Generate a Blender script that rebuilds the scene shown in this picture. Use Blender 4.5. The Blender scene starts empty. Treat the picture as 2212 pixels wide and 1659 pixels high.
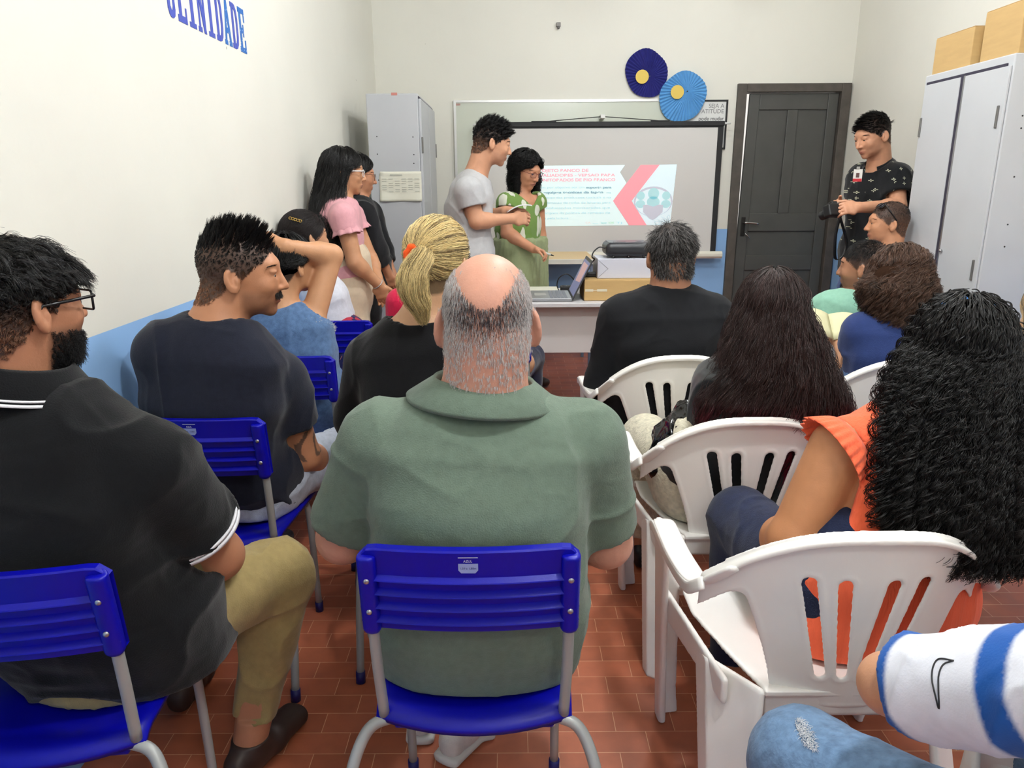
import bpy, bmesh, math, random
import numpy as np
from mathutils import Vector, Matrix
random.seed(7)
SC = bpy.context.scene
COL = SC.collection

# ---------------------------------------------------------------- camera
FPX, YAW, PITCH, ROLL, CAMZ = 1571.8, -0.0012, 0.2679, -0.0058, 1.42
cy_, sy_, cp_, sp_ = math.cos(YAW), math.sin(YAW), math.cos(PITCH), math.sin(PITCH)
_F = np.array([sy_*cp_, cy_*cp_, -sp_]); _R = np.array([cy_, -sy_, 0.0]); _U = np.cross(_R, _F)
_c, _s = math.cos(ROLL), math.sin(ROLL)
_R, _U = _c*_R+_s*_U, -_s*_R+_c*_U
cam = bpy.data.cameras.new('camera'); cam_o = bpy.data.objects.new('camera', cam); COL.objects.link(cam_o)
cam.sensor_width = 36.0; cam.lens = 36.0*FPX/2212.0; cam.clip_start = 0.02; cam.clip_end = 60
cam_o.matrix_world = Matrix(((_R[0], _U[0], -_F[0], 0), (_R[1], _U[1], -_F[1], 0), (_R[2], _U[2], -_F[2], CAMZ), (0, 0, 0, 1)))
SC.camera = cam_o

# ---------------------------------------------------------------- world, exposure
w = bpy.data.worlds.new('world'); SC.world = w; w.use_nodes = True
w.node_tree.nodes['Background'].inputs[0].default_value = (1.0, 0.96, 0.9, 1)
w.node_tree.nodes['Background'].inputs[1].default_value = 1.0
SC.view_settings.view_transform = 'Standard'; SC.view_settings.look = 'None'
SC.view_settings.gamma = 1.0; SC.view_settings.use_curve_mapping = False
SC.view_settings.exposure = 0.0
SC.cycles.max_bounces = 6; SC.cycles.diffuse_bounces = 4; SC.cycles.glossy_bounces = 3
SC.cycles.use_denoising = True

# room: x from XL to XR, y up to YB, ceiling at ZC
XL, XR, YB, YF, ZC, ZD = -1.10, 2.763, 6.33, -1.7, 3.15, 1.042
LAMPS = [(0.72, 0.85, 94), (0.66, 2.95, 90), (1.25, 4.55, 34), (0.75, -1.0, 36)]     # x, y, power (W); last two added to brighten right wall and camera-facing sides

# ---------------------------------------------------------------- helpers
def V(*a): return np.array(a, float)
def at(px, py, y=None, z=None, x=None):
    """the point seen at pixel (px, py) of the 2212x1659 frame that lies on the plane y=, z= or x="""
    d = (px-1106)/FPX*_R-(py-829.5)/FPX*_U+_F
    t = y/d[1] if y is not None else ((z-CAMZ)/d[2] if z is not None else x/d[0])
    return V(0, 0, CAMZ)+t*d

def srgb(r, g, b):
    f = lambda c: (c/255/12.92) if c <= 10.3 else ((c/255+0.055)/1.055)**2.4
    return (f(r), f(g), f(b), 1)

def tag(o, label=None, cat=None, group=None, kind=None):
    if label: o['label'] = label
    if cat: o['category'] = cat
    if group: o['group'] = group
    if kind: o['kind'] = kind
    return o
def empty(name, loc, rz=0):
    o = bpy.data.objects.new(name, None); COL.objects.link(o)
    o.location = loc; o.rotation_euler = (0, 0, rz); o.empty_display_size = 0.1
    return o
def par(o, p):
    if p is not None:
        bpy.context.view_layer.update()
        o.parent = p; o.matrix_parent_inverse = p.matrix_world.inverted() if PINV else Matrix()
    return o
PINV = False
def mesh_obj(name, verts, faces, mat, parent=None, smooth=True, col=None, world=True):
    """one mesh object; verts may be numpy arrays; faces a list or an (n,4)/(n,3) array; world=True: verts are world
    coordinates even when the parent has its own location"""
    me = bpy.data.meshes.new(name)
    verts = np.asarray(verts, np.float32)
    if isinstance(faces, np.ndarray):
        n, k = faces.shape
        me.vertices.add(len(verts)); me.vertices.foreach_set('co', verts.ravel())
        me.loops.add(n*k); me.loops.foreach_set('vertex_index', faces.astype(np.int32).ravel())
        me.polygons.add(n)
        me.polygons.foreach_set('loop_start', np.arange(0, n*k, k, dtype=np.int32))
        me.polygons.foreach_set('loop_total', np.full(n, k, np.int32))
        me.update(calc_edges=True)
    else:
        me.from_pydata(verts.tolist(), [], faces); me.update()
    if smooth: me.polygons.foreach_set('use_smooth', np.ones(len(me.polygons), bool))
    if col is not None:
        a = me.color_attributes.new('Col', 'FLOAT_COLOR', 'POINT')
        c = np.ones((len(verts), 4), np.float32); c[:, :3] = col
        a.data.foreach_set('color', c.ravel())
    if mat: me.materials.append(mat)
    o = bpy.data.objects.new(name, me); COL.objects.link(o)
    if parent is not None:
        o.parent = parent
        if world: o.matrix_parent_inverse = Matrix.Translation(-Vector(parent.location)) if parent.rotation_euler.z == 0 else parent_inv(parent)
    return o
def parent_inv(p):
    return (Matrix.Translation(p.location) @ Matrix.Rotation(p.rotation_euler.z, 4, 'Z')).inverted()
def copy_tree(o, parent=None):
    c = o.copy(); COL.objects.link(c)
    if parent is not None: c.parent = parent
    for ch in [x for x in bpy.data.objects if x.parent == o]: copy_tree(ch, c)
    return c

# ---------------------------------------------------------------- materials
def mat(name, col, rough=0.6, metal=0.0, noise=0.0, nscale=20, bump=0.0, bscale=60, spec=0.5, vcol=False, emit=None, sheen=0.0,
        stretch=None, coat=0.0):
    m = bpy.data.materials.new(name); m.use_nodes = True
    nt = m.node_tree; b = nt.nodes['Principled BSDF']
    b.inputs['Roughness'].default_value = rough; b.inputs['Metallic'].default_value = metal
    b.inputs['Specular IOR Level'].default_value = spec
    b.inputs['Sheen Weight'].default_value = sheen
    b.inputs['Coat Weight'].default_value = coat
    tc = nt.nodes.new('ShaderNodeTexCoord'); mp = nt.nodes.new('ShaderNodeMapping')
    nt.links.new(tc.outputs['Object'], mp.inputs[0])
    if stretch: mp.inputs['Scale'].default_value = stretch
    src = None
    if vcol:
        at_ = nt.nodes.new('ShaderNodeAttribute'); at_.attribute_name = 'Col'; src = at_.outputs['Color']
    if noise > 0:
        n = nt.nodes.new('ShaderNodeTexNoise'); n.inputs['Scale'].default_value = nscale; n.inputs['Detail'].default_value = 5
        nt.links.new(mp.outputs[0], n.inputs['Vector'])
        mr = nt.nodes.new('ShaderNodeMapRange'); mr.inputs[3].default_value = 1-noise; mr.inputs[4].default_value = 1+noise
        mr.inputs[1].default_value = 0.25; mr.inputs[2].default_value = 0.75
        nt.links.new(n.outputs[0], mr.inputs[0])
        mx = nt.nodes.new('ShaderNodeVectorMath'); mx.operation = 'SCALE'
        if src: nt.links.new(src, mx.inputs[0])
        else: mx.inputs[0].default_value = col[:3]
        nt.links.new(mr.outputs[0], mx.inputs['Scale']); src = mx.outputs[0]
    if src: nt.links.new(src, b.inputs['Base Color'])
    else: b.inputs['Base Color'].default_value = col
    if bump > 0:
        n = nt.nodes.new('ShaderNodeTexNoise'); n.inputs['Scale'].default_value = bscale; n.inputs['Detail'].default_value = 4
        nt.links.new(mp.outputs[0], n.inputs['Vector'])
        bp = nt.nodes.new('ShaderNodeBump'); bp.inputs['Strength'].default_value = bump; bp.inputs['Distance'].default_value = 0.004
        nt.links.new(n.outputs[0], bp.inputs['Height']); nt.links.new(bp.outputs[0], b.inputs['Normal'])
    if emit:
        b.inputs['Emission Color'].default_value = emit[0]; b.inputs['Emission Strength'].default_value = emit[1]
    return m

def cloth(name, rgb, noise=0.08, rough=0.9, bump=0.25, bscale=350, sheen=0.15, **k):
    return mat(name, srgb(*rgb), rough=rough, noise=noise, nscale=60, bump=bump, bscale=bscale, spec=0.15, sheen=sheen, **k)

# ---------------------------------------------------------------- signed-distance modelling
def norm(v):
    v = np.asarray(v, float); return v/max(np.linalg.norm(v), 1e-9)
def frame(axis, side):
    w = norm(axis); u = np.asarray(side, float); u = norm(u-w*(u@w)); return u, np.cross(w, u), w
class SDF:
    def __init__(s, vox, k=0.02): s.vox, s.k, s.it = vox, k, []
    def add(s, f, lo, hi, op='u', k=None): s.it.append((f, np.minimum(lo, hi), np.maximum(lo, hi), op, s.k if k is None else k))
    def ell(s, c, r, M=None, k=None, op='u'):
        c = np.asarray(c, float); r = np.asarray(r, float) if np.ndim(r) else np.full(3, float(r))
        M = np.eye(3) if M is None else M
        def f(X, Y, Z):
            x, y, z = X-c[0], Y-c[1], Z-c[2]
            q = [(M[0, i]*x+M[1, i]*y+M[2, i]*z)/r[i] for i in range(3)]
            k0 = np.sqrt(q[0]**2+q[1]**2+q[2]**2)
            k1 = np.sqrt((q[0]/r[0])**2+(q[1]/r[1])**2+(q[2]/r[2])**2)
            return k0*(k0-1)/np.maximum(k1, 1e-6)
        e = np.abs(M)@r; s.add(f, c-e, c+e, op, k)
    def cone(s, a, b, ra, rb, k=None, op='u', cut0=False, cut1=False):
        a = np.asarray(a, float); b = np.asarray(b, float); d = b-a; L = np.linalg.norm(d)+1e-9; w = d/L
        def f(X, Y, Z):
            x, y, z = X-a[0], Y-a[1], Z-a[2]
            q = w[0]*x+w[1]*y+w[2]*z; t = np.clip(q/L, 0, 1)
            dd = np.sqrt((x-t*d[0])**2+(y-t*d[1])**2+(z-t*d[2])**2)-(ra+(rb-ra)*t)
            if cut1: dd = np.maximum(dd, q-L)
            if cut0: dd = np.maximum(dd, -q)
            return dd
        r = max(ra, rb); s.add(f, np.minimum(a, b)-r, np.maximum(a, b)+r, op, k)
    def loft(s, secs, side, k=None, op='u', n=2.3, ks=0.02, cut0=False, cut1=False):
        """secs: [(centre, r_side, r_front)...]; elliptical sections joined smoothly"""
        secs = [(np.asarray(c, float), a, b) for c, a, b in secs]
        def f(X, Y, Z):
            F = None
            for i in range(len(secs)-1):
                c0, a0, b0 = secs[i]; c1, a1, b1 = secs[i+1]
                d = c1-c0; L = np.linalg.norm(d)+1e-9; u, v, w_ = frame(d, side)
                x, y, z = X-c0[0], Y-c0[1], Z-c0[2]
                q = w_[0]*x+w_[1]*y+w_[2]*z; t = np.clip(q/L, 0, 1); o = q-t*L
                t = t*t*(3-2*t)*0.5+t*0.5
                A = a0+(a1-a0)*t; B = b0+(b1-b0)*t
                uu = np.abs(u[0]*x+u[1]*y+u[2]*z)/A; vv = np.abs(v[0]*x+v[1]*y+v[2]*z)/B
                kk = (uu**n+vv**n)**(1/n); m = np.minimum(A, B)
                oo = o/m
                if (i == 0 and cut0) or (i == len(secs)-2 and cut1): oo = 0
                dd = (np.sqrt(kk**2+oo**2)-1)*m
                if F is None: F = dd
                else:
                    h = np.maximum(ks-np.abs(F-dd), 0)/ks; F = np.minimum(F, dd)-h*h*ks/4
            for on_, a_, b_ in ((cut0, 0, 1), (cut1, -1, -2)):
                if on_: w_ = norm(secs[a_][0]-secs[b_][0]); c_ = secs[a_][0]; F = np.maximum(F, w_[0]*(X-c_[0])+w_[1]*(Y-c_[1])+w_[2]*(Z-c_[2]))
            return F
        P = np.array([c for c, _, _ in secs]); r = max(max(a, b) for _, a, b in secs)
        s.add(f, P.min(0)-r, P.max(0)+r, op, k)
    def box(s, c, h, M=None, r=0.004, k=None, op='u'):
        c = np.asarray(c, float); h = np.asarray(h, float); M = np.eye(3) if M is None else M
        def f(X, Y, Z):
            x, y, z = X-c[0], Y-c[1], Z-c[2]
            q = [np.abs(M[0, i]*x+M[1, i]*y+M[2, i]*z)-h[i]+r for i in range(3)]
            o = np.sqrt(np.maximum(q[0], 0)**2+np.maximum(q[1], 0)**2+np.maximum(q[2], 0)**2)
            return o+np.minimum(np.maximum(np.maximum(q[0], q[1]), q[2]), 0)-r
        e = np.abs(M)@h; s.add(f, c-e, c+e, op, k)
    def mesh(s, lo=None, hi=None):
        v = s.vox; pad = 3*v
        us = [i for i in s.it if i[3] == 'u']
        L = np.min([i[1] for i in us], 0)-pad-0.5*s.k; H = np.max([i[2] for i in us], 0)+pad+0.5*s.k
        if lo is not None: L = np.maximum(L, lo)
        if hi is not None: H = np.minimum(H, hi)
        n = np.ceil((H-L)/v).astype(int)+1
        ax = [(L[i]+v*np.arange(n[i])).astype(np.float32) for i in range(3)]
        F = np.full(n, 0.06, np.float32)
        for f, a, b, op, k in s.it:
            m = k+2*v
            i0 = np.clip(np.floor((a-m-L)/v).astype(int), 0, n); i1 = np.clip(np.ceil((b+m-L)/v).astype(int)+1, 0, n)
            if np.any(i1 <= i0): continue
            sl = tuple(slice(i0[j], i1[j]) for j in range(3))
            d = f(ax[0][sl[0]][:, None, None], ax[1][sl[1]][None, :, None], ax[2][sl[2]][None, None, :])
            B = F[sl]
            if op == 'u':
                if k > 0: h = np.maximum(k-np.abs(B-d), 0)/k; F[sl] = np.minimum(B, d)-h*h*k/4
                else: F[sl] = np.minimum(B, d)
            elif op == 's':
                d = -d
                if k > 0: h = np.maximum(k-np.abs(B-d), 0)/k; F[sl] = np.maximum(B, d)+h*h*k/4
                else: F[sl] = np.maximum(B, d)
            elif op == 'i': F[sl] = np.maximum(B, d)
        return nets(F, L, v)
def nets(F, L, v):
    I = F < 0; n = F.shape
    cnt = np.zeros([m-1 for m in n], np.int8)
    for dx in (0, 1):
        for dy in (0, 1):
            for dz in (0, 1): cnt += I[dx:n[0]-1+dx, dy:n[1]-1+dy, dz:n[2]-1+dz]
    act = (cnt > 0) & (cnt < 8); ids = np.full(act.shape, -1, np.int32); c = np.argwhere(act); ids[act] = np.arange(len(c))
    S = np.zeros((len(c), 3)); W = np.zeros(len(c))
    cor = [(0, 0, 0), (1, 0, 0), (0, 1, 0), (1, 1, 0), (0, 0, 1), (1, 0, 1), (0, 1, 1), (1, 1, 1)]
    val = [F[c[:, 0]+a, c[:, 1]+b, c[:, 2]+d] for a, b, d in cor]
    for i in range(8):
        for j in range(i+1, 8):
            a, b = np.array(cor[i]), np.array(cor[j])
            if np.abs(a-b).sum() != 1: continue
            m = (val[i] < 0) != (val[j] < 0)
            t = np.where(m, val[i]/np.where(np.abs(val[i]-val[j]) < 1e-9, 1, val[i]-val[j]), 0)
            S += m[:, None]*(a+(b-a)*t[:, None]); W += m
    verts = L+(c+S/W[:, None])*v
    fs = []
    for axn in range(3):
        o = [(axn+1) % 3, (axn+2) % 3]
        sa = [slice(None)]*3; sb = [slice(None)]*3
        sa[axn] = slice(0, n[axn]-1); sb[axn] = slice(1, n[axn])
        A, B = I[tuple(sa)], I[tuple(sb)]
        e = np.argwhere(A != B); e = e[(e[:, o[0]] > 0) & (e[:, o[1]] > 0) & (e[:, o[0]] < n[o[0]]-1) & (e[:, o[1]] < n[o[1]]-1)]
        if not len(e): continue
        q = []
        for da, db in ((0, 0), (1, 0), (1, 1), (0, 1)):
            p = e.copy(); p[:, o[0]] -= da; p[:, o[1]] -= db; q.append(ids[p[:, 0], p[:, 1], p[:, 2]])
        q = np.stack(q, 1); fl = ~A[e[:, 0], e[:, 1], e[:, 2]]
        q[fl] = q[fl][:, ::-1]; fs.append(q)
    f = np.concatenate(fs); f = f[(f >= 0).all(1)]
    return verts, f
def vnormals(v, f):
    a = v[f[:, 2]]-v[f[:, 0]]; b = v[f[:, 3 if f.shape[1] > 3 else 1]]-v[f[:, 1 if f.shape[1] > 3 else 0]]
    fn = np.cross(a, b); n = np.zeros_like(v)
    for i in range(f.shape[1]): np.add.at(n, f[:, i], fn)
    return n/np.maximum(np.linalg.norm(n, axis=1), 1e-12)[:, None]
def smooth_mesh(v, f, it=1, lam=0.5):
    for _ in range(it):
        s = np.zeros_like(v); c = np.zeros(len(v))
        k = f.shape[1]
        for i in range(k):
            j = f[:, (i+1) % k]; np.add.at(s, f[:, i], v[j]); np.add.at(c, f[:, i], 1)
            np.add.at(s, j, v[f[:, i]]); np.add.at(c, j, 1)
        v = v+(s/np.maximum(c, 1)[:, None]-v)*lam
    return v
_rng = np.random.RandomState(3)
_LAT = _rng.rand(32, 32, 32).astype(np.float32)
def vnoise(p, scale, seed=0):
    q = np.asarray(p)*np.asarray(scale)+seed*7.31; i = np.floor(q).astype(int); t = q-i; t = t*t*(3-2*t); r = 0
    for a in (0, 1):
        for b in (0, 1):
            for c in (0, 1):
                wt = (t[:, 0] if a else 1-t[:, 0])*(t[:, 1] if b else 1-t[:, 1])*(t[:, 2] if c else 1-t[:, 2])
                r = r+wt*_LAT[(i[:, 0]+a) % 32, (i[:, 1]+b) % 32, (i[:, 2]+c) % 32]
    return r*2-1
def ridge(p, scale, seed=0): return 1-2*np.abs(vnoise(p, scale, seed))
def wrinkle(v, f, amp=0.004, sc=(9, 9, 5), seed=0, fine=0.3):
    n = vnormals(v, f)
    w_ = V(0, 0, 0)+v; w_ = w_+0.05*np.stack([vnoise(v, 4, seed+i) for i in (1, 2, 3)], 1)
    d = amp*(ridge(w_, sc, seed)**3*1.2+0.6*vnoise(v, np.array(sc)*0.6, seed+5))+amp*fine*ridge(w_, np.array(sc)*2.3, seed+9)**2
    return v+n*d[:, None]

# ---------------------------------------------------------------- plain mesh makers
def box_vf(x0, x1, y0, y1, z0, z1):
    v = [(x0, y0, z0), (x1, y0, z0), (x1, y1, z0), (x0, y1, z0), (x0, y0, z1), (x1, y0, z1), (x1, y1, z1), (x0, y1, z1)]
    f = [(0, 3, 2, 1), (4, 5, 6, 7), (0, 1, 5, 4), (1, 2, 6, 5), (2, 3, 7, 6), (3, 0, 4, 7)]
    return v, f
def bevel_obj(o, wd=0.003, seg=2):
    m = o.modifiers.new('bevel', 'BEVEL'); m.width = wd; m.segments = seg; m.limit_method = 'ANGLE'; return o
def box(name, x0, x1, y0, y1, z0, z1, m, parent=None, bevel=0.003, world=True):
    v, f = box_vf(x0, x1, y0, y1, z0, z1); o = mesh_obj(name, v, f, m, parent, smooth=False, world=world)
    if bevel: bevel_obj(o, bevel)
    return o
def multi(parts):
    vs, fs, k = [], [], 0
    for v, f in parts:
        vs += [tuple(q) for q in v]; fs += [tuple(int(i)+k for i in q) for q in f]; k += len(v)
    return vs, fs
def tube_vf(pts, r, n=10, caps=True):
    pts = np.asarray(pts, float); r = np.full(len(pts), r) if np.ndim(r) == 0 else np.asarray(r)
    T = np.gradient(pts, axis=0); T /= np.linalg.norm(T, axis=1)[:, None]
    up = V(0, 0, 1) if abs(T[0][2]) < 0.9 else V(0, 1, 0)
    u = norm(np.cross(T[0], up)); vs, fs = [], []
    for i in range(len(pts)):
        u = norm(u-T[i]*(u@T[i])); w_ = np.cross(T[i], u)
        for k in range(n):
            a = 2*math.pi*k/n; vs.append(tuple(pts[i]+r[i]*(math.cos(a)*u+math.sin(a)*w_)))
    for i in range(len(pts)-1):
        for k in range(n):
            k2 = (k+1) % n; fs.append((i*n+k, i*n+k2, (i+1)*n+k2, (i+1)*n+k))
    if caps: fs.append(tuple(range(n))[::-1]); fs.append(tuple((len(pts)-1)*n+k for k in range(n)))
    return vs, fs
def sweep_vf(pts, wd, th, side, n=12, e=4.0, ends=True):
    """flat rounded bar: superellipse section wd (along side) by th"""
    pts = np.asarray(pts, float); T = np.gradient(pts, axis=0); wd = np.full(len(pts), wd) if np.ndim(wd) == 0 else np.interp(np.linspace(0, 1, len(pts)), np.linspace(0, 1, len(wd)), wd); vs, fs = [], []
    for i in range(len(pts)):
        u, v_, _ = frame(T[i], side)
        for k in range(n): a = 2*math.pi*(k+.5)/n; ca, sa = math.cos(a), math.sin(a); vs.append(tuple(pts[i]+u*wd[i]*math.copysign(abs(ca)**(2/e), ca)+v_*th*math.copysign(abs(sa)**(2/e), sa)))
    for i in range(len(pts)-1):
        for k in range(n): k2 = (k+1) % n; fs.append((i*n+k, i*n+k2, (i+1)*n+k2, (i+1)*n+k))
    if ends: fs.append(tuple(range(n))[::-1]); fs.append(tuple((len(pts)-1)*n+k for k in range(n)))
    return vs, fs
def spline(pts, n=8):
    P = np.asarray(pts, float); Q = np.vstack([2*P[0]-P[1], P, 2*P[-1]-P[-2]]); out = []
    for i in range(len(P)-1):
        for t in np.linspace(0, 1, n, endpoint=(i == len(P)-2)):
            a, b, c, d = Q[i], Q[i+1], Q[i+2], Q[i+3]
            out.append(0.5*(2*b+(c-a)*t+(2*a-5*b+4*c-d)*t*t+(3*b-a-3*c+d)*t**3))
    return np.array(out)
def lathe_vf(prof, n=24, c=(0, 0, 0)):
    vs, fs = [], []
    for r, z in prof:
        for k in range(n): a = 2*math.pi*k/n; vs.append((c[0]+r*math.cos(a), c[1]+r*math.sin(a), c[2]+z))
    for i in range(len(prof)-1):
        for k in range(n): k2 = (k+1) % n; fs.append((i*n+k, i*n+k2, (i+1)*n+k2, (i+1)*n+k))
    return vs, fs
def prism_vf(poly, h0, h1, M):
    """poly: 2-D outline; M maps (a, b, h) to a world point"""
    n = len(poly); vs = [tuple(M(a, b, h0)) for a, b in poly]+[tuple(M(a, b, h1)) for a, b in poly]
    fs = [tuple(range(n))[::-1], tuple(range(n, 2*n))]+[(i, (i+1) % n, n+(i+1) % n, n+i) for i in range(n)]
    return vs, fs
def text_obj(name, body, size, m, parent, origin, ux, uz, depth=0.0006, align='LEFT', sx=1.0, bold=0.0):
    """lettering as a mesh lying in the plane (ux, uz) with its baseline start at origin"""
    c = bpy.data.curves.new(name, 'FONT'); c.body = body; c.size = size; c.extrude = depth; c.align_x = align; c.offset = bold
    t = bpy.data.objects.new('tmp', c); COL.objects.link(t)
    dg = bpy.context.evaluated_depsgraph_get(); dg.update()
    me = bpy.data.meshes.new_from_object(t.evaluated_get(dg)); bpy.data.objects.remove(t)
    ux, uz = norm(ux), norm(uz); nn = np.cross(ux, uz); o = np.asarray(origin, float)
    for q in me.vertices:
        p = o+ux*q.co.x*sx+uz*q.co.y+nn*q.co.z; q.co = Vector(p)
    me.materials.clear(); me.materials.append(m); me.name = name
    ob = bpy.data.objects.new(name, me); COL.objects.link(ob)
    if parent is not None: ob.parent = parent; ob.matrix_parent_inverse = parent_inv(parent)
    return ob

# ---------------------------------------------------------------- hair strands
def strands(paths, rad, cols=None):
    """paths (N,S,3) -> three-sided tubes; rad (N,S) or scalar; cols (N,3) or (N,S,3)"""
    N, S, _ = paths.shape; T = np.gradient(paths, axis=1); T /= np.maximum(np.linalg.norm(T, axis=2), 1e-9)[..., None]
    ref = _rng.randn(N, 1, 3); u = np.cross(T, ref+0*T); u /= np.maximum(np.linalg.norm(u, axis=2), 1e-9)[..., None]
    w_ = np.cross(T, u)
    if np.ndim(rad) == 0: rad = np.full((N, S), rad)*np.linspace(1, 0.35, S)[None]
    vs = np.stack([paths+rad[..., None]*(math.cos(a)*u+math.sin(a)*w_) for a in (0, 2.094, 4.189)], 2)
    i = np.arange(N)[:, None, None]*S*3; s = np.arange(S-1)[None, :, None]*3; k = np.arange(3)[None, None, :]; k2 = (k+1) % 3
    f = np.stack([i+s+k, i+s+k2, i+s+3+k2, i+s+3+k], -1).reshape(-1, 4)
    c = None
    if cols is not None:
        if cols.ndim == 2: cols = np.repeat(cols[:, None], S, 1)
        c = np.repeat(cols[:, :, None], 3, 2).reshape(-1, 3)
    return vs.reshape(-1, 3), f, c
def hair_obj(name, paths, rad, cols, m, parent):
    """a hair-curves object: paths (N,S,3), rad scalar or (N,S), cols (N,3) or (N,S,3)"""
    N, S, _ = paths.shape; hc = bpy.data.hair_curves.new(name); hc.add_curves([S]*N)
    hc.attributes['position'].data.foreach_set('vector', paths.astype(np.float32).ravel()) if 'position' in hc.attributes else hc.position_data.foreach_set('vector', paths.astype(np.float32).ravel())
    if np.ndim(rad) == 0: rad = np.full((N, S), rad)*np.linspace(1, 0.35, S)[None]
    a = hc.attributes.get('radius') or hc.attributes.new('radius', 'FLOAT', 'POINT'); a.data.foreach_set('value', rad.astype(np.float32).ravel())
    if cols.ndim == 2: cols = np.repeat(cols[:, None], S, 1)
    c = np.ones((N*S, 4), np.float32); c[:, :3] = cols.reshape(-1, 3)
    a = hc.attributes.new('Col', 'FLOAT_COLOR', 'POINT'); a.data.foreach_set('color', c.ravel())
    hc.materials.append(m); o = bpy.data.objects.new(name, hc); COL.objects.link(o)
    if parent is not None: o.parent = parent
    return o
def join(parts):
    vs, fs, cs, k = [], [], [], 0
    for v, f, c in parts:
        vs.append(v); fs.append(f+k); cs.append(np.broadcast_to(c, (len(v), 3))); k += len(v)
    return np.vstack(vs), np.vstack(fs), np.vstack(cs)

# ---------------------------------------------------------------- people
def dirs(yaw): a = math.radians(yaw); return V(math.cos(a), math.sin(a), 0), V(-math.sin(a), math.cos(a), 0)   # right, forward
def head_frame(yaw, pitch=0, roll=0):
    """columns right, forward, up; yaw 0 looks along +y, positive turns to the left; pitch positive looks down"""
    m = Matrix.Rotation(math.radians(yaw), 3, 'Z') @ Matrix.Rotation(math.radians(-pitch), 3, 'X') @ Matrix.Rotation(math.radians(roll), 3, 'Y')
    return np.array(m)
UPZ = V(0, 0, 1)
def skel(base, yaw, head, hyaw=0, hpitch=0, hroll=0, sit=0.45, sw=0.17, hs=1.0, leg=1.0, spread=0.09, neck=0.17, **o):
    """joints of a figure: base = where the pelvis is (x, y); head = centre of the skull"""
    r, f = dirs(yaw); K = dict(r=r, f=f, s=hs, H=np.asarray(head, float), M=head_frame(hyaw, hpitch, hroll))
    if sit:
        K['seat'] = o.get('seatz', .457)
        K['P'] = V(base[0], base[1], sit+0.10)
    else: K['P'] = V(base[0], base[1], 0.90*leg)
    K['N'] = o.get('N', K['H']-K['M'][:, 2]*0.06*hs-K['M'][:, 1]*0.02-UPZ*(neck-0.06)*hs-f*0.015)
    rr = norm(r+0.0*UPZ)
    K['S0'] = K['N']-rr*sw-UPZ*0.045; K['S1'] = K['N']+rr*sw-UPZ*0.045
    for i, sg in ((0, -1), (1, 1)):
        K['T%d' % i] = K['P']+r*sg*0.09
        if sit:
            K['K%d' % i] = K['T%d' % i]+f*0.42*leg+r*sg*spread-UPZ*0.03
            K['A%d' % i] = V(*(K['K%d' % i]+f*0.03)[:2], 0.09)
            K['E%d' % i] = K['S%d' % i]+r*sg*0.05+f*0.06-UPZ*0.27
            K['W%d' % i] = K['E%d' % i]+f*0.21-r*sg*0.07-UPZ*0.06
        else:
            K['K%d' % i] = V(*(K['T%d' % i]+r*sg*0.01)[:2], 0.48*leg)
            K['A%d' % i] = V(*(K['T%d' % i]+r*sg*0.02-f*0.02)[:2], 0.08)
            K['E%d' % i] = K['S%d' % i]+r*sg*0.05-UPZ*0.28
            K['W%d' % i] = K['E%d' % i]+f*0.06-UPZ*0.24
        K['F%d' % i] = f
    K.update(o)
    return K
def seat_cut(S, K, d=.0):
    """flatten what rests on the seat"""
    if 'seat' in K:
        z = K['seat']-d; c = V(*(K['P']+K['f']*-.07)[:2], z-.15); S.box(c, (.30, .24, .15), np.stack([K['r'], K['f'], UPZ], 1), r=.002, op='s', k=.004)
def torso_secs(K, g, off, t0=-0.12):
    P, N, f = K['P'], K['N'], K['f']; d = N-P; b = g.get('b', 1.0); bl = g.get('belly', 0.0); w_ = g.get('w', 1.0)
    T = [(t0, .165*g.get('hip', 1), .115), (.08, .168*g.get('hip', 1), .12+bl*.4), (.30, .143*g.get('waist', 1), .108+bl),
         (.58, .158*w_, .115+bl*.6), (.80, .160*w_*(.5+.5*g.get('top', 1)), .100+bl*.15), (.92, .098*w_*g.get('top', 1), .068)]
    bow = g.get('bow', 0.03)
    return [(P+d*t-f*bow*math.sin(math.pi*min(max(t, 0), 1)), a*b+off, c*b+off) for t, a, c in T]
def add_torso(S, K, g, off=0.0, k=0.04, t0=-0.12, **kw):
    S.loft(torso_secs(K, g, off, t0), K['r'], k=k, n=2.4, ks=0.03, **kw)
    b = g.get('b', 1.0)
    for i in (0, 1):
        tr = g.get('trap', 1.0); n = K['N']-UPZ*(0.040+.07*(1-tr)); s_ = K['S%d' % i]
        S.cone(n, n+(s_-n)*0.90, .048*b*tr+off, .043*b+off, k=0.045)
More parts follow.
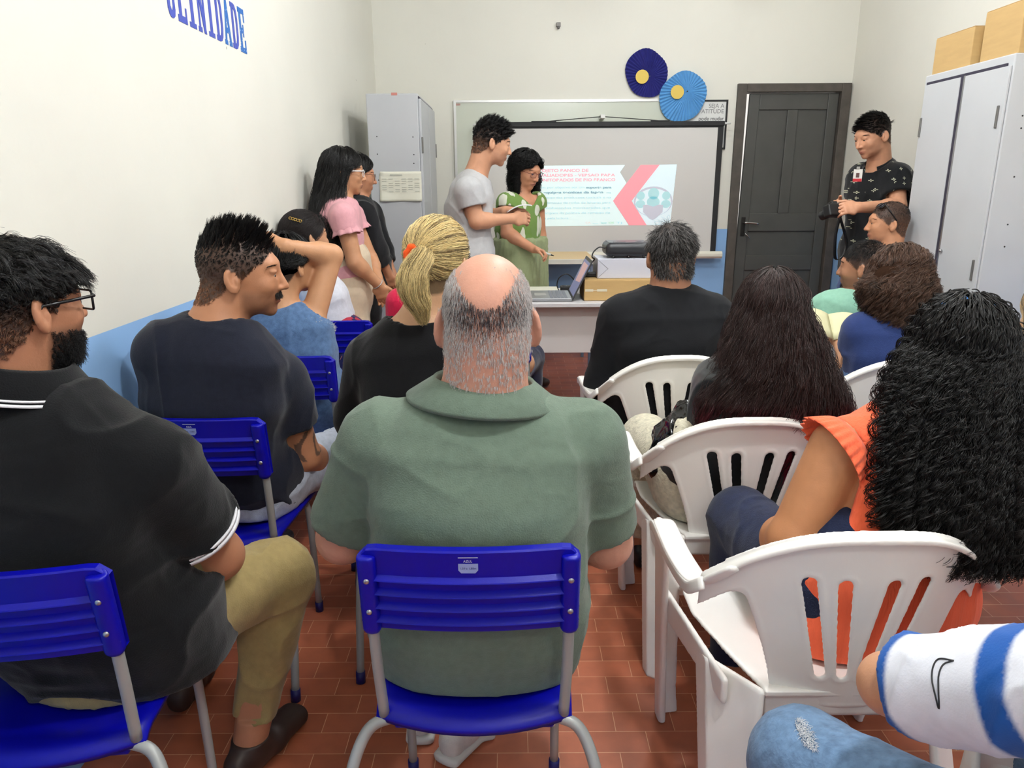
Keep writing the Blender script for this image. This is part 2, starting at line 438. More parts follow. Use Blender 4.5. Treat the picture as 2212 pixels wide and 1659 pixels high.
def add_head(S, K, g):
    H, M, s = K['H'], K['M'], K['s']; L = lambda x, y, z: H+M@(V(x, y, z)*s); fem = g.get('fem', 0); fw = g.get('face', 1.0)
    S.ell(L(0, -.018, .030), V(.076, .097, .088)*s, M, k=.02)
    S.ell(L(0, .030, -.020), V(.062*fw, .066, .078)*s, M, k=.03)
    S.ell(L(0, .028, -.068), V(.050*fw-.004*fem, .054, .036)*s, M, k=.03)
    S.ell(L(0, .070, -.096), V(.020-.003*fem, .016, .016)*s, M, k=.02)
    S.ell(L(0, .072, .028), V(.046, .020, .016-.003*fem)*s, M, k=.02)
    for q in (-1, 1):
        S.ell(L(q*.034, .062, -.026), V(.022, .022, .02)*s, M, k=.02)
        S.ell(L(q*.031, .097, .003), V(.017, .016, .011)*s, M, k=.012, op='s')
        S.ell(L(q*.031, .0755, .002), V(.0140, .0130, .0130)*s, M, k=.003)
        S.ell(L(q*.031, .0800, .0115), V(.0175, .0120, .0065)*s, M, k=.005); S.ell(L(q*.031, .0785, -.0085), V(.0165, .0120, .0052)*s, M, k=.005)
    nz = g.get('nose', 1.0)
    S.cone(L(0, .089, .010), L(0, .089+.020*nz, -.030), .0075*s, .0105*s, k=.010)
    for q in (-1, 1): S.ell(L(q*.011*nz, .093+.003*nz, -.034), V(.0085, .010, .0075)*s, M, k=.006)
    S.ell(L(0, .087, -.060), V(.024, .012, .0055)*s, M, k=.006); S.ell(L(0, .085, -.070), V(.020, .012, .006)*s, M, k=.005)
    S.ell(L(0, .101, -.0648), V(.024, .008, .0014)*s, M, k=.003, op='s')
    e = g.get('ear', 1.0)
    for q in (-1, 1):
        Me = M@head_frame(q*30, 0, 0)@np.array(Matrix.Rotation(math.radians(-q*(6 if e <= 1 else 12)), 3, 'Y'))@np.array(Matrix.Rotation(math.radians(10), 3, 'X'))
        c = L(q*(.082+.004*(e-1)), -.012, -.012)
        S.ell(c, V(.0085, .020*e, .033*e)*s, Me, k=.006)
        S.ell(c+Me@V(q*.0085, .003, .004)*s, V(.0060, .0115, .021)*s*e, Me, k=.003, op='s'); S.ell(c+Me@V(q*.0045, .010, -.004)*s, V(.006, .005, .010)*s*e, Me, k=.003)
    nk = g.get('neck', 1.0)
    S.cone(L(0, -.028, -.055), K['N']-UPZ*.02, .052*s*nk, .055*s*nk, k=.03)
    S.cone(L(0, -.045, -.03), K['N']-UPZ*.02-K['f']*.01, .045*s*nk, .055*s*nk, k=.03)
def add_arm(S, K, g, i, off=0.0, t0=0.0, t1=2.0, k=0.02, cut=False):
    """t: 0 shoulder, 1 elbow, 2 wrist"""
    s_, e, w_ = K['S%d' % i], K['E%d' % i], K['W%d' % i]; b = g.get('arm', g.get('b', 1.0))
    rs = lambda t: (.050+(.042-.050)*t if t < 1 else .041+(.027-.041)*(t-1))*b+off
    pos = lambda t: s_+(e-s_)*t if t < 1 else e+(w_-e)*(t-1)
    a = t0
    while a < t1-1e-6:
        n = min(1.0 if a < 1 else 2.0, t1)
        last = n >= t1-1e-6
        if a >= 1 or n <= 1:
            S.cone(pos(a), pos(n), rs(a+1e-6), rs(n-1e-6), k=k, cut1=cut and last)
        a = n
    if off == 0 and t0 == 0:
        m = e+(w_-e)*.25; S.ell(m, V(.040, .040, .040)*b, k=.03)
def add_leg(S, K, g, i, off=0.0, t1=2.0, k=0.03, cut=False):
    T, Kn, A = K['T%d' % i], K['K%d' % i], K['A%d' % i]; b = g.get('leg', g.get('b', 1.0))
    S.cone(T, T+(Kn-T)*min(t1, 1), .088*b+off, (.088+(.058-.088)*min(t1, 1))*b+off, k=k, cut1=cut and t1 <= 1)
    if t1 > 1:
        e = Kn+(A-Kn)*(t1-1); S.cone(Kn, e, .056*b+off, (.056+(.038-.056)*(t1-1))*b+off, k=k, cut1=cut)
        c = Kn+(A-Kn)*.3-K['f']*.015
        if off < .02: S.ell(c, V(.05, .05, .09)*b+off, k=.03)
def add_hand(S, W, d, pn, th, curl=0.5, s=1.0, spread=0.0, bends=None):
    """W wrist, d direction of the hand, pn palm normal, th thumb side"""
    d = norm(d); th = norm(th-d*(th@d)); pn = norm(pn-d*(pn@d)-th*(pn@th))
    S.loft([(W-d*.012*s, .027*s, .020*s), (W+d*.03*s, .036*s, .016*s), (W+d*.075*s, .040*s, .013*s)], th, k=.012, n=2.6)
    for j, (o, ln) in enumerate(((.030, .072), (.010, .080), (-.011, .075), (-.030, .058))):
        p = W+d*(.082-.004*abs(j-1))*s+th*o*s; a = 0; dd = norm(d+th*o*spread*12)
        cj = bends[j] if bends else curl
        for q, fr in enumerate((.44, .31, .25)):
            a += cj*(0.9, 1.0, .7)[q]; u = dd*math.cos(a)+pn*math.sin(a); n_ = p+u*ln*fr*s
            S.cone(p, n_, (.0092, .0085, .0078)[q]*s, (.0085, .0078, .0068)[q]*s, k=.003); p = n_
    p = W+d*.022*s+th*.026*s+pn*.006*s; u = norm(d*.75+th*.75+pn*.25)
    n_ = p+u*.042*s; S.cone(p, n_, .0125*s, .0100*s, k=.008)
    u = norm(d*1.0+th*.25+pn*(.2+curl*.5)); S.cone(n_, n_+u*.032*s, .0098*s, .0085*s, k=.003)
    m = n_+u*.032*s; S.cone(m, m+norm(u+pn*.3)*.024*s, .0085*s, .0070*s, k=.002)

PEOPLE = []
SKINM = {}
def skin_mat():
    if 'm' not in SKINM:
        m = mat('skin', (1, 1, 1, 1), rough=0.5, noise=0.05, nscale=35, bump=0.12, bscale=260, vcol=True, spec=0.4); SKINM['m'] = m
        b = m.node_tree.nodes['Principled BSDF']; b.inputs['Subsurface Weight'].default_value = 0.0
    return SKINM['m']
def hair_mat():
    if 'h' not in SKINM:
        SKINM['h'] = mat('hair', (1, 1, 1, 1), rough=0.40, vcol=True, spec=0.30)
        SKINM['s'] = mat('styled_hair', (1, 1, 1, 1), rough=0.30, vcol=True, spec=0.40)
    return SKINM['h']
HL = [(.10, .078), (.088, .070), (.072, .055), (.058, .030), (.040, .022), (.022, .000), (.010, -.012), (-.004, .000), (-.016, -.018), (-.04, -.05), (-.07, -.078), (-.12, -.085)]
def hairline(y, hl=HL):
    ys = np.array([a for a, _ in hl])[::-1]; zs = np.array([b for _, b in hl])[::-1]; return np.interp(y, ys, zs)

def make_body(label, K, g, skin, vox=0.006, hands=(0.5, 0.5), hand_dirs=None, legs=True, seed=0, hair_rgb=None, hl=HL, lip=(150, 80, 75),
              stubble=None, paint=None, group=None, head=True, arms=(True, True), browcol=None, eyes=True, cat='person', lo=None, hi=None):
    S = SDF(vox, k=.02)
    add_torso(S, K, g)
    if legs:
        for i in (0, 1):
            add_leg(S, K, g, i)
    seat_cut(S, K)
    if head: add_head(S, K, g)
    for i in (0, 1):
        if not arms[i]: continue
        add_arm(S, K, g, i)
        w_, e = K['W%d' % i], K['E%d' % i]; d = norm(w_-e); sg = (-1, 1)[i]
        if hand_dirs and hand_dirs[i]: hd, pn, th = hand_dirs[i]; cu = hands[i]
        else: hd, pn, th = d+K['f']*.3, -UPZ-K['r']*sg*.2, -K['r']*sg; cu = hands[i]
        bends = cu if isinstance(cu, (list, tuple)) else None
        add_hand(S, w_, np.asarray(hd, float), np.asarray(pn, float), np.asarray(th, float), curl=cu if bends is None else .5, s=g.get('hand', 1.0)*(1 if not g.get('fem') else .92), bends=bends)
    v, f = S.mesh(lo, hi)
    v = smooth_mesh(v, f, 1, 0.35)
    Lc = (v-K['H'])@K['M']/K['s']
    base = np.array(srgb(*skin)[:3]); col = np.tile(base, (len(v), 1))
    n1 = vnoise(v, 18, seed)[:, None]*.05+vnoise(v, 60, seed+1)[:, None]*.03; col = col*(1+n1)
    if head:
        x, y, z = Lc.T
        near = (np.abs(x) < .12) & (np.abs(y) < .15) & (z > -.16) & (z < .16)
        def blend(mask, rgb, a): 
            nonlocal col; mk = (np.clip(mask, 0, 1)*a*near)[:, None]; col = col*(1-mk)+np.array(srgb(*rgb)[:3])*mk
        blend(np.clip(1.4-np.sqrt((x/.023)**2+((z+.0645)/.0105)**2), 0, 1)*(y > .06), lip, .75)
        blend(np.clip(1-np.abs(y-.095)/.03, 0, 1)*np.clip(1-np.abs(x)/.02, 0, 1)*np.clip(1-np.abs(z+.028)/.015, 0, 1), tuple(min(255, c+d) for c, d in zip(skin, (20, -6, -8))), .4)
        if hair_rgb is not None:
            blend(np.clip((z-hairline(y, hl))/.008+.3, 0, 1)*(np.abs(x) < .078+.02*(z > 0.01))*(((x/.076)**2+((y+.018)/.097)**2+((z-.03)/.088)**2 < 1.25) | ((z < .0) & (y < .0) & (y > -.10) & (np.abs(x) < .07))), hair_rgb, .93)
        if stubble:
            rgb, a = stubble
            blend((z < -.035)*(y > -.0)*np.clip((-.035-z)/.02, 0, 1)*np.clip(y/.02+.3, 0, 1)*(z > -.14)*(1-np.clip(1.4-np.sqrt((x/.026)**2+((z+.0645)/.011)**2), 0, 1)), rgb, a)
        if paint: col = paint(Lc, v, col, blend)
    o = mesh_obj('person', v, f, skin_mat(), None, col=col)
    tag(o, label, cat, group); o['_m'] = 0; del o['_m']
    if head:
        if eyes:
            for q in (-1, 1):
                c = K['H']+K['M']@(V(q*.031, .0772, .002)*K['s'])
                ev, ef = ball(c, .0122*K['s'], K['M'])
                lc = (ev-c)@K['M']/K['s']; rr = np.hypot(lc[:, 0], lc[:, 2]+.001)
                ec = np.where(((rr < .0064) & (lc[:, 1] > 0))[:, None], np.array([.02, .012, .008]), np.array([.50, .45, .41]))
                mesh_obj('eye', ev, ef, mat_cache('eye', rough=.15, vcol=True), o, col=ec)
        if browcol is not None: make_brows(K, browcol, o)
    PEOPLE.append(o)
    return o, v, f, Lc
_MC = {}
def mat_cache(name, rgb=(255, 255, 255), **k):
    key = (name, rgb, tuple(sorted(k.items())) if all(not isinstance(x, (list, dict)) for x in k.values()) else name)
    if key not in _MC: _MC[key] = mat(name, srgb(*rgb), **k)
    return _MC[key]
def ball(c, r, M=None, n=20, m=12):
    """closed sphere of quads and thin triangles drawn as quads"""
    M = np.eye(3) if M is None else M; r = np.ones(3)*r if np.ndim(r) == 0 else np.asarray(r)
    vs = []; 
    for i in range(m+1):
        t = math.pi*i/m
        for k in range(n): p = 2*math.pi*k/n; vs.append((math.sin(t)*math.cos(p), math.cos(t), math.sin(t)*math.sin(p)))
    vs = np.array(vs)*r@M.T+np.asarray(c); f = []
    for i in range(m):
        for k in range(n): k2 = (k+1) % n; f.append((i*n+k, i*n+k2, (i+1)*n+k2, (i+1)*n+k))
    return vs, np.array(f)
def make_brows(K, rgb, o, n=240):
    H, M, s = K['H'], K['M'], K['s']
    for q in (-1, 1):
        ps = []
        t = _rng.rand(n); x = .012+.040*t; z = .0215+.006*np.sin(t*2.4)+(_rng.rand(n)-.5)*.006*(1-.6*t)
        y = .092-.020*t**2; p0 = np.stack([q*x, y, z], 1); d = np.stack([q*(.6+.4*t), -.35*t, .5-.7*t], 1); d /= np.linalg.norm(d, axis=1)[:, None]
        ps.append(np.stack([p0+d*.008*u for u in np.linspace(0, 1, 3)], 1))
        P = H+np.concatenate(ps)*s@M.T; v, f, c = strands(P, .00045*s, np.tile(np.array(srgb(*rgb)[:3]), (len(P), 1)))
        mesh_obj('eyebrow', v, f, hair_mat(), o, col=c)

def garment(name, S, m, parent, wr=0.003, sc=(9, 9, 5), seed=0, sm=1, col=None, lo=None, hi=None, fine=.3):
    v, f = S.mesh(lo, hi)
    if sm: v = smooth_mesh(v, f, sm, .5)
    if wr: v = wrinkle(v, f, wr, sc, seed, fine)
    c = col(v) if col else None
    return mesh_obj(name, v, f, m, parent, col=c)
def shirt_sdf(K, g, vox, off=.014, sleeve=(.62, .62), hem=-.05, neck_r=.072, slo=.012, neckz=0.0, armk=.03, cutarm=True, nf=.012):
    S = SDF(vox, k=.03)
    add_torso(S, K, g, off, k=.05, t0=hem)
    for i in (0, 1):
        if sleeve[i] > 0: add_arm(S, K, g, i, off=off+slo*.5, t1=sleeve[i], k=armk, cut=True)
    seat_cut(S, K)
    # neck opening
    N = K['N']; up = norm(K['H']-N)
    S.cone(N-up*.012+K['f']*nf+UPZ*neckz, N+up*.12+K['f']*nf, neck_r-.012, neck_r+.03, k=.006, op='s')
    for i in (0, 1):
        t = sleeve[i]
        if 0 < t <= 1:
            s_, e = K['S%d' % i], K['E%d' % i]; c = s_+(e-s_)*t; b = g.get('arm', g.get('b', 1))
            r = (.050-.008*t)*b+off-.002; d = norm(e-s_)
            S.cone(c-d*.03, c+d*.03, r*.95, r, k=.002, op='s')
    return S
def trousers_sdf(K, g, vox, off=.012, t1=1.9, hip=.02):
    S = SDF(vox, k=.04)
    P = K['P']; b = g.get('b', 1)
    S.loft([(P-UPZ*.05, .165*g.get('hip', 1)*b+off, .125*b+off), (P+UPZ*.10, .155*g.get('hip', 1)*b+off, .115*b+off)], K['r'], k=.03)
    for i in (0, 1): add_leg(S, K, g, i, off=off, t1=t1, k=.04, cut=True)
    seat_cut(S, K)
    return S
def shoes(K, m, parent, s=1.0, sole=None, name='shoe'):
    for i in (0, 1):
        A = K['A%d' % i]; f = norm(V(*K['F%d' % i][:2], 0)); r = V(f[1], -f[0], 0); S = SDF(.005, k=.02)
        S.loft([(V(A[0], A[1], .045)-f*.05*s, .032*s, .042), (V(A[0], A[1], .042)+f*.06*s, .042*s, .036), (V(A[0], A[1], .032)+f*.155*s, .040*s, .028)], r, k=.02)
        S.cone(V(A[0], A[1], .06), V(A[0], A[1], .095), .046*s, .044*s, cut1=True)
        S.box(V(A[0], A[1], -.1), (.4, .4, .1), op='s', k=.0)
        v, f_ = S.mesh(); sh = mesh_obj(name, v, f_, m, parent)
        if sole:
            S = SDF(.005, k=.01); S.loft([(V(A[0], A[1], .010)-f*.075*s, .036*s, .014), (V(A[0], A[1], .010)+f*.05*s, .046*s, .014), (V(A[0], A[1], .010)+f*.17*s, .036*s, .013)], r, n=3)
            S.box(V(A[0], A[1], -.1), (.4, .4, .1), op='s', k=.0); v, f_ = S.mesh(); mesh_obj('sole', v, f_, sole, sh)

def scalp(v, f, Lc, K, n, hl=HL, mask=None, dens=None):
    nn = vnormals(v, f); x, y, z = Lc.T
    ok = (np.abs(x) < .1) & (np.abs(y) < .13) & (z < .13) & (z > hairline(y, hl)) & (np.abs(x) < .079+.03*(z > .02))
    if mask is not None: ok &= mask(x, y, z)
    idx = np.where(ok)[0]; idx = _rng.choice(idx, n, replace=True)
    j = _rng.randn(n, 3)*.0018
    return v[idx]+j, nn[idx], Lc[idx]
def short_hair(parent, K, vf, n, length, comb, rgb, rad=.00045, S=5, curl=0.0, freq=3.0, clump=0, hl=HL, mask=None, up=.5, grav=.15, jit=.25,
               var=.25, cfun=None, name='hair', matl=None, turns=None):
    """length(x,y,z) metres; comb(x,y,z)->(n,3) combing direction in head axes"""
    v, f, Lc = vf; p, nn, lc = scalp(v, f, Lc, K, n, hl, mask); M = K['M']
    if clump:
        gi = _rng.randint(0, max(n//clump, 1), n)
        ci = _rng.randint(0, n, max(n//clump, 1)); cp = p[ci]
        # each strand takes the nearest of its guides
        from_ = np.zeros(n, int); B = 2000
        for a in range(0, n, B):
            d = ((p[a:a+B, None]-cp[None])**2).sum(2); from_[a:a+B] = d.argmin(1)
        gid = from_
    else: gid = np.arange(n)
    G = len(np.unique(gid)) if clump else n
    ln = length(*lc.T)*(1+var*(_rng.rand(n)-.5)*2)
    gj = _rng.randn(max(n, 1), 3)
    cb = comb(*lc.T)@M.T
    d = nn*up+cb+jit*gj[gid]*(1 if clump else 1)+.08*_rng.randn(n, 3); d /= np.linalg.norm(d, axis=1)[:, None]
    P = [p]; q = p.copy()
    ph = _rng.rand(n)*6.28; ph = ph[gid]; hand = np.where(_rng.rand(n) < .5, -1, 1)[gid]
    t1 = np.cross(d, gj[gid]); t1 /= np.linalg.norm(t1, axis=1)[:, None]; t2 = np.cross(d, t1)
    tips = None
    if clump: tips = q[ci][gid]
    for s_ in range(1, S):
        t = s_/(S-1)
        d = d+V(0, 0, -1)*grav*t/(S/4)+cb*.1; d /= np.linalg.norm(d, axis=1)[:, None]
        q = q+d*(ln/(S-1))[:, None]
        qq = q.copy()
        if clump: qq = qq+(tips+(q-p)-qq)*min(1, t*1.3)*.75
        if curl: 
            w_ = freq*6.283*t; qq = qq+curl*min(t*2, 1)*(t1*(np.cos(w_*hand+ph)-np.cos(ph))[:, None]+t2*(np.sin(w_*hand+ph)-np.sin(ph))[:, None])
        P.append(qq)
    P = np.stack(P, 1)
    c = np.tile(np.array(srgb(*rgb)[:3]), (n, 1))*(1+.35*_rng.randn(n, 1)*.5) if cfun is None else cfun(lc, n)
    return hair_obj(name, P, rad, np.clip(c, 0.002, 1), matl or hair_mat(), parent)

def long_hair(parent, K, env, zt, rgb, *, cf=.72, endc=0.0, fly=0, n=1500, child=6, tip=None, S=26, curl=.004, freq=14, rad=.0006, spread=.006, amax=115, hl=HL, face=.0,
              rootz=-.03, core=True, corecol=None, vtip=.25, front=None, inner=.75, seed=1, shine=False, lift=1.06, cr=None, taper=.5, cz=1.0, arcw=.0):
    """hair that runs over the skull and hangs inside an envelope: env = [(z, cx, cy, rx, ry)] world, top to bottom; zt lowest tip height"""
    rs = np.random.RandomState(seed); H, M, s = K['H'], K['M'], K['s']
    r3, f3 = M[:, 0], M[:, 1]; r2 = norm(V(r3[0], r3[1], 0)); f2 = norm(V(f3[0], f3[1], 0))
    env = sorted(env, key=lambda e: -e[0]); ez = np.array([e[0] for e in env]); ee = np.array([e[1:] for e in env])
    # guide roots on the skull
    az = (rs.rand(n)*2-1)*math.pi; el = np.arcsin(rs.rand(n)*1.15-.15)
    el = np.clip(el, -.3, 1.5)
    fr = (np.abs(az) > math.radians(100)) & (el < .55); az = np.where(fr, np.sign(az)*math.radians(100)*rs.rand(n), az)
    azt = np.sign(az)*np.minimum(np.abs(az), math.radians(amax)); azt = azt*(1-.15*rs.rand(n))
    c0 = V(0, -.018, .030); R0 = V(.079, .101, .091)*lift
    t = np.linspace(0, 1, S)[None, :]
    z0 = (H+M@c0)[2]-.02; ta = .38
    zend = zt+(vtip*rs.rand(n)**1.5)*(z0-zt); rho = inner+(1.0-inner)*rs.rand(n)
    # arc part
    u = np.clip(t/ta, 0, 1); us = u*u*(3-2*u)
    A = az[:, None]+(azt-az)[:, None]*us; E = el[:, None]+(-.12-el)[:, None]*np.sin(u*math.pi/2)
    loc = np.stack([np.sin(A)*np.cos(E), -np.cos(A)*np.cos(E), np.sin(E)], -1)*R0+c0
    arc = H+(loc*s)@M.T
    arc = arc+ (loc-c0)@M.T*(rho[:, None, None]-inner)*.16
    # hanging part
    h = np.clip((t-ta*.6)/(1-ta*.6), 0, 1); Z = z0+(zend-z0)[:, None]*h**1.0
    cx = np.interp(-Z, -ez, ee[:, 0]); cy = np.interp(-Z, -ez, ee[:, 1]); rx = np.interp(-Z, -ez, ee[:, 2]); ry = np.interp(-Z, -ez, ee[:, 3])
    if fly: rho[:fly] = 1.0+.12*rs.rand(fly)
    sa, ca = np.sin(azt)[:, None], -np.cos(azt)[:, None]
    hx = cx+rho[:, None]*(rx*sa*r2[0]+ry*ca*f2[0]); hy = cy+rho[:, None]*(rx*sa*r2[1]+ry*ca*f2[1])
    hang = np.stack([hx, hy, Z], -1)
    bl = np.clip((t-ta*.55)/(ta*.75), 0, 1); bl = (bl*bl*(3-2*bl))[..., None]
    G = arc*(1-bl)+hang*bl
    lq = ((G-H)@M/s-c0)/R0; q_ = np.linalg.norm(lq, axis=2); lim = 1.0+.10*((rho-inner)/max(1-inner, .01))[:, None]; sc_ = np.where(q_ < lim, lim/np.maximum(q_, .05), 1)[..., None]
    G = H+((lq*sc_)*R0+c0)*s@M.T
    # children
    N = n*child; gi = np.repeat(np.arange(n), child); P = G[gi].copy()
    off = rs.randn(N, 3)*spread; P += off[:, None]*np.clip(t*3, .25, 1)[..., None]*(1-.3*t[..., None])
    ph = rs.rand(n)[gi]*6.28; fq = (freq*(.8+.4*rs.rand(n)))[gi]; am = (curl*(.6+.8*rs.rand(n))*np.where(np.arange(n) < fly, 2.6, 1))[gi]; am = am*(.85+.3*rs.rand(N))
    Lh = np.linalg.norm(np.diff(P, axis=1), axis=2).cumsum(1); Lh = np.concatenate([np.zeros((N, 1)), Lh], 1)
    w_ = ph[:, None]+fq[:, None]*Lh*6.283; a = am[:, None]*np.clip(Lh/.12, 0, 1)**cz*(1+endc*t**4)
    T = np.gradient(P, axis=1); T /= np.maximum(np.linalg.norm(T, axis=2), 1e-9)[..., None]
    ra = V(.3, .2, .9)+0*T; ra = np.where((np.abs(T[..., 2:]) > .8), V(1, .3, 0), ra); n1 = np.cross(T, ra); n1 /= np.linalg.norm(n1, axis=2)[..., None]; n2 = np.cross(T, n1)
    P = P+a[..., None]*(n1*np.cos(w_)[..., None]+n2*np.sin(w_)[..., None])
    base = np.array(srgb(*rgb)[:3]); c = base[None, None]*(1+.30*rs.randn(n)[gi][:, None, None]+.12*rs.randn(N)[:, None, None])+0*P
    if tip is not None:
        trgb, z1, z2, am_ = tip; mk = np.clip((z1-P[..., 2])/(z1-z2), 0, 1)[..., None]*am_*(rs.rand(n)[gi] < .6)[:, None, None]
        c = c*(1-mk)+np.array(srgb(*trgb)[:3])*mk
    R = np.full((N, S), rad)*(1-taper*t**2)
    parts = []
    if core:
        Sd = SDF(.008, k=.02); Mh = M; Sd.ell(H+M@(c0*s), R0*s*(.89 if lift > 1.09 else .93), Mh, k=.02)
        # leave the face free
        Sd.ell(H+M@(V(0, .085, -.03)*s), V(.062, .06, .085)*s, Mh, k=.02, op='s')
        zz = [z0-.01]+[e for e in ez if zt+.04 < e < z0-.03]+[zt+.35*vtip*(z0-zt)+.02]
        secs = []
        for z_ in zz:
            q = [np.interp(-z_, -ez, ee[:, i]) for i in range(4)]; secs.append((V(q[0]-.10*q[3]*f2[0], q[1]-.10*q[3]*f2[1], z_), q[2]*cf, q[3]*cf*.75))
        if len(secs) > 1: Sd.loft(secs, r2, k=.02, ks=.02, n=2.2)
        if front: front(Sd)
        kv, kf = Sd.mesh(); kv = wrinkle(kv, kf, .003, (30, 30, 6), seed)
        kc = np.array(srgb(*(corecol or rgb))[:3])*.35; parts.append((kv, kf, kc))
        if tip is not None:
            mk = np.clip((tip[1]-kv[:, 2:])/(tip[1]-tip[2]), 0, 1)*tip[3]*.5; parts[-1] = (kv, kf, kc*(1-mk)+np.array(srgb(*tip[0])[:3])*mk)
    v, f, cc = join(parts)
    hair_mat(); hm = SKINM['s'] if shine else SKINM['h']
    ho = mesh_obj('hair', v, f, mat_cache('hair_mass', rough=.9, vcol=True, spec=.0), parent, col=cc)
    hair_obj('hair_strands', P, R, np.clip(c, .002, 1), hm, ho)
    return ho

def glasses(K, m, parent, wd=.058, ht=.038, r=.0016, lens=True, y=.104, z=.0, rnd=.3, temple=.0022):
    H, M, s = K['H'], K['M'], K['s']; L = lambda x, yy, zz: H+M@(V(x, yy, zz)*s); parts = []
    for q in (-1, 1):
        pts = []
        for a in np.linspace(0, 2*math.pi, 25)[:-1]:
            ca, sa = math.cos(a), math.sin(a); e = 2/(2+6*(1-rnd)); pts.append(L(q*(.034+wd/2*np.sign(ca)*abs(ca)**e), y-.004*(1+ca*q*q), z+ht/2*np.sign(sa)*abs(sa)**e))
        pts.append(pts[0]); pts.append(pts[1]); parts.append(tube_vf(pts, r*s, 6, False))
        parts.append(tube_vf([L(q*(.034+wd/2), y-.005, z+ht*.3), L(q*.074, y-.012, z+ht*.3), L(q*.079, .04, z+.008), L(q*.082, -.008, z+.006), L(q*.080, -.025, z-.018)], temple*s, 6))
    parts.append(tube_vf([L(-.008, y+.0, z+.006), L(0, y+.003, z+.009), L(.008, y, z+.006)], r*s, 6))
    v, f = multi(parts); g = mesh_obj('eyeglasses', v, f, m, parent)
    if lens:
        for q in (-1, 1):
            poly = [(q*.034+.96*wd/2*math.copysign(abs(math.cos(a))**.6, math.cos(a)), z+.96*ht/2*math.copysign(abs(math.sin(a))**.6, math.sin(a))) for a in np.linspace(0, 2*math.pi, 17)[:-1]]
            pv, pf = prism_vf(poly, y-.005, y-.004, lambda a, b, h: L(a, h, b)); mesh_obj('lens', pv, pf, GLASS(), g, smooth=False)
    return g
def GLASS():
    if 'g' not in _MC:
        m = bpy.data.materials.new('clear_glass'); m.use_nodes = True; nt = m.node_tree; nt.nodes.clear()
        o = nt.nodes.new('ShaderNodeOutputMaterial'); t = nt.nodes.new('ShaderNodeBsdfTransparent'); g = nt.nodes.new('ShaderNodeBsdfGlossy')
        g.inputs['Roughness'].default_value = .03; mx = nt.nodes.new('ShaderNodeMixShader'); mx.inputs[0].default_value = .07
        nt.links.new(t.outputs[0], mx.inputs[1]); nt.links.new(g.outputs[0], mx.inputs[2]); nt.links.new(mx.outputs[0], o.inputs[0]); _MC['g'] = m
    return _MC['g']

# ---------------------------------------------------------------- room
def wall_mat(name, white=(231, 229, 219), blue=(150, 192, 240)):
    m = bpy.data.materials.new(name); m.use_nodes = True; nt = m.node_tree; b = nt.nodes['Principled BSDF']; b.inputs['Roughness'].default_value = .75
    b.inputs['Specular IOR Level'].default_value = .25
    g = nt.nodes.new('ShaderNodeNewGeometry'); sp = nt.nodes.new('ShaderNodeSeparateXYZ'); nt.links.new(g.outputs['Position'], sp.inputs[0])
    gt = nt.nodes.new('ShaderNodeMath'); gt.operation = 'GREATER_THAN'; gt.inputs[1].default_value = ZD; nt.links.new(sp.outputs[2], gt.inputs[0])
    mx = nt.nodes.new('ShaderNodeMix'); mx.data_type = 'RGBA'; mx.inputs[6].default_value = srgb(*blue); mx.inputs[7].default_value = srgb(*white)
    nt.links.new(gt.outputs[0], mx.inputs[0])
    n = nt.nodes.new('ShaderNodeTexNoise'); n.inputs['Scale'].default_value = 1.7; n.inputs['Detail'].default_value = 6; nt.links.new(g.outputs['Position'], n.inputs['Vector'])
    mr = nt.nodes.new('ShaderNodeMapRange'); mr.inputs[1].default_value = .3; mr.inputs[2].default_value = .7; mr.inputs[3].default_value = .975; mr.inputs[4].default_value = 1.02
    nt.links.new(n.outputs[0], mr.inputs[0])
    # scuffs: small sparse grey marks
    v = nt.nodes.new('ShaderNodeTexVoronoi'); v.inputs['Scale'].default_value = 2.6; nt.links.new(g.outputs['Position'], v.inputs['Vector'])
    mr2 = nt.nodes.new('ShaderNodeMapRange'); mr2.inputs[1].default_value = .010; mr2.inputs[2].default_value = .018; mr2.inputs[3].default_value = .55; mr2.inputs[4].default_value = 1.0
    nt.links.new(v.outputs['Distance'], mr2.inputs[0])
    mu = nt.nodes.new('ShaderNodeMath'); mu.operation = 'MULTIPLY'; nt.links.new(mr.outputs[0], mu.inputs[0]); nt.links.new(mr2.outputs[0], mu.inputs[1])
    sc = nt.nodes.new('ShaderNodeVectorMath'); sc.operation = 'SCALE'; nt.links.new(mx.outputs[2], sc.inputs[0]); nt.links.new(mu.outputs[0], sc.inputs['Scale'])
    nt.links.new(sc.outputs[0], b.inputs['Base Color'])
    n2 = nt.nodes.new('ShaderNodeTexNoise'); n2.inputs['Scale'].default_value = 9; n2.inputs['Detail'].default_value = 6; nt.links.new(g.outputs['Position'], n2.inputs['Vector'])
    bp = nt.nodes.new('ShaderNodeBump'); bp.inputs['Strength'].default_value = .25; bp.inputs['Distance'].default_value = .01
    nt.links.new(n2.outputs[0], bp.inputs['Height']); nt.links.new(bp.outputs[0], b.inputs['Normal'])
    return m
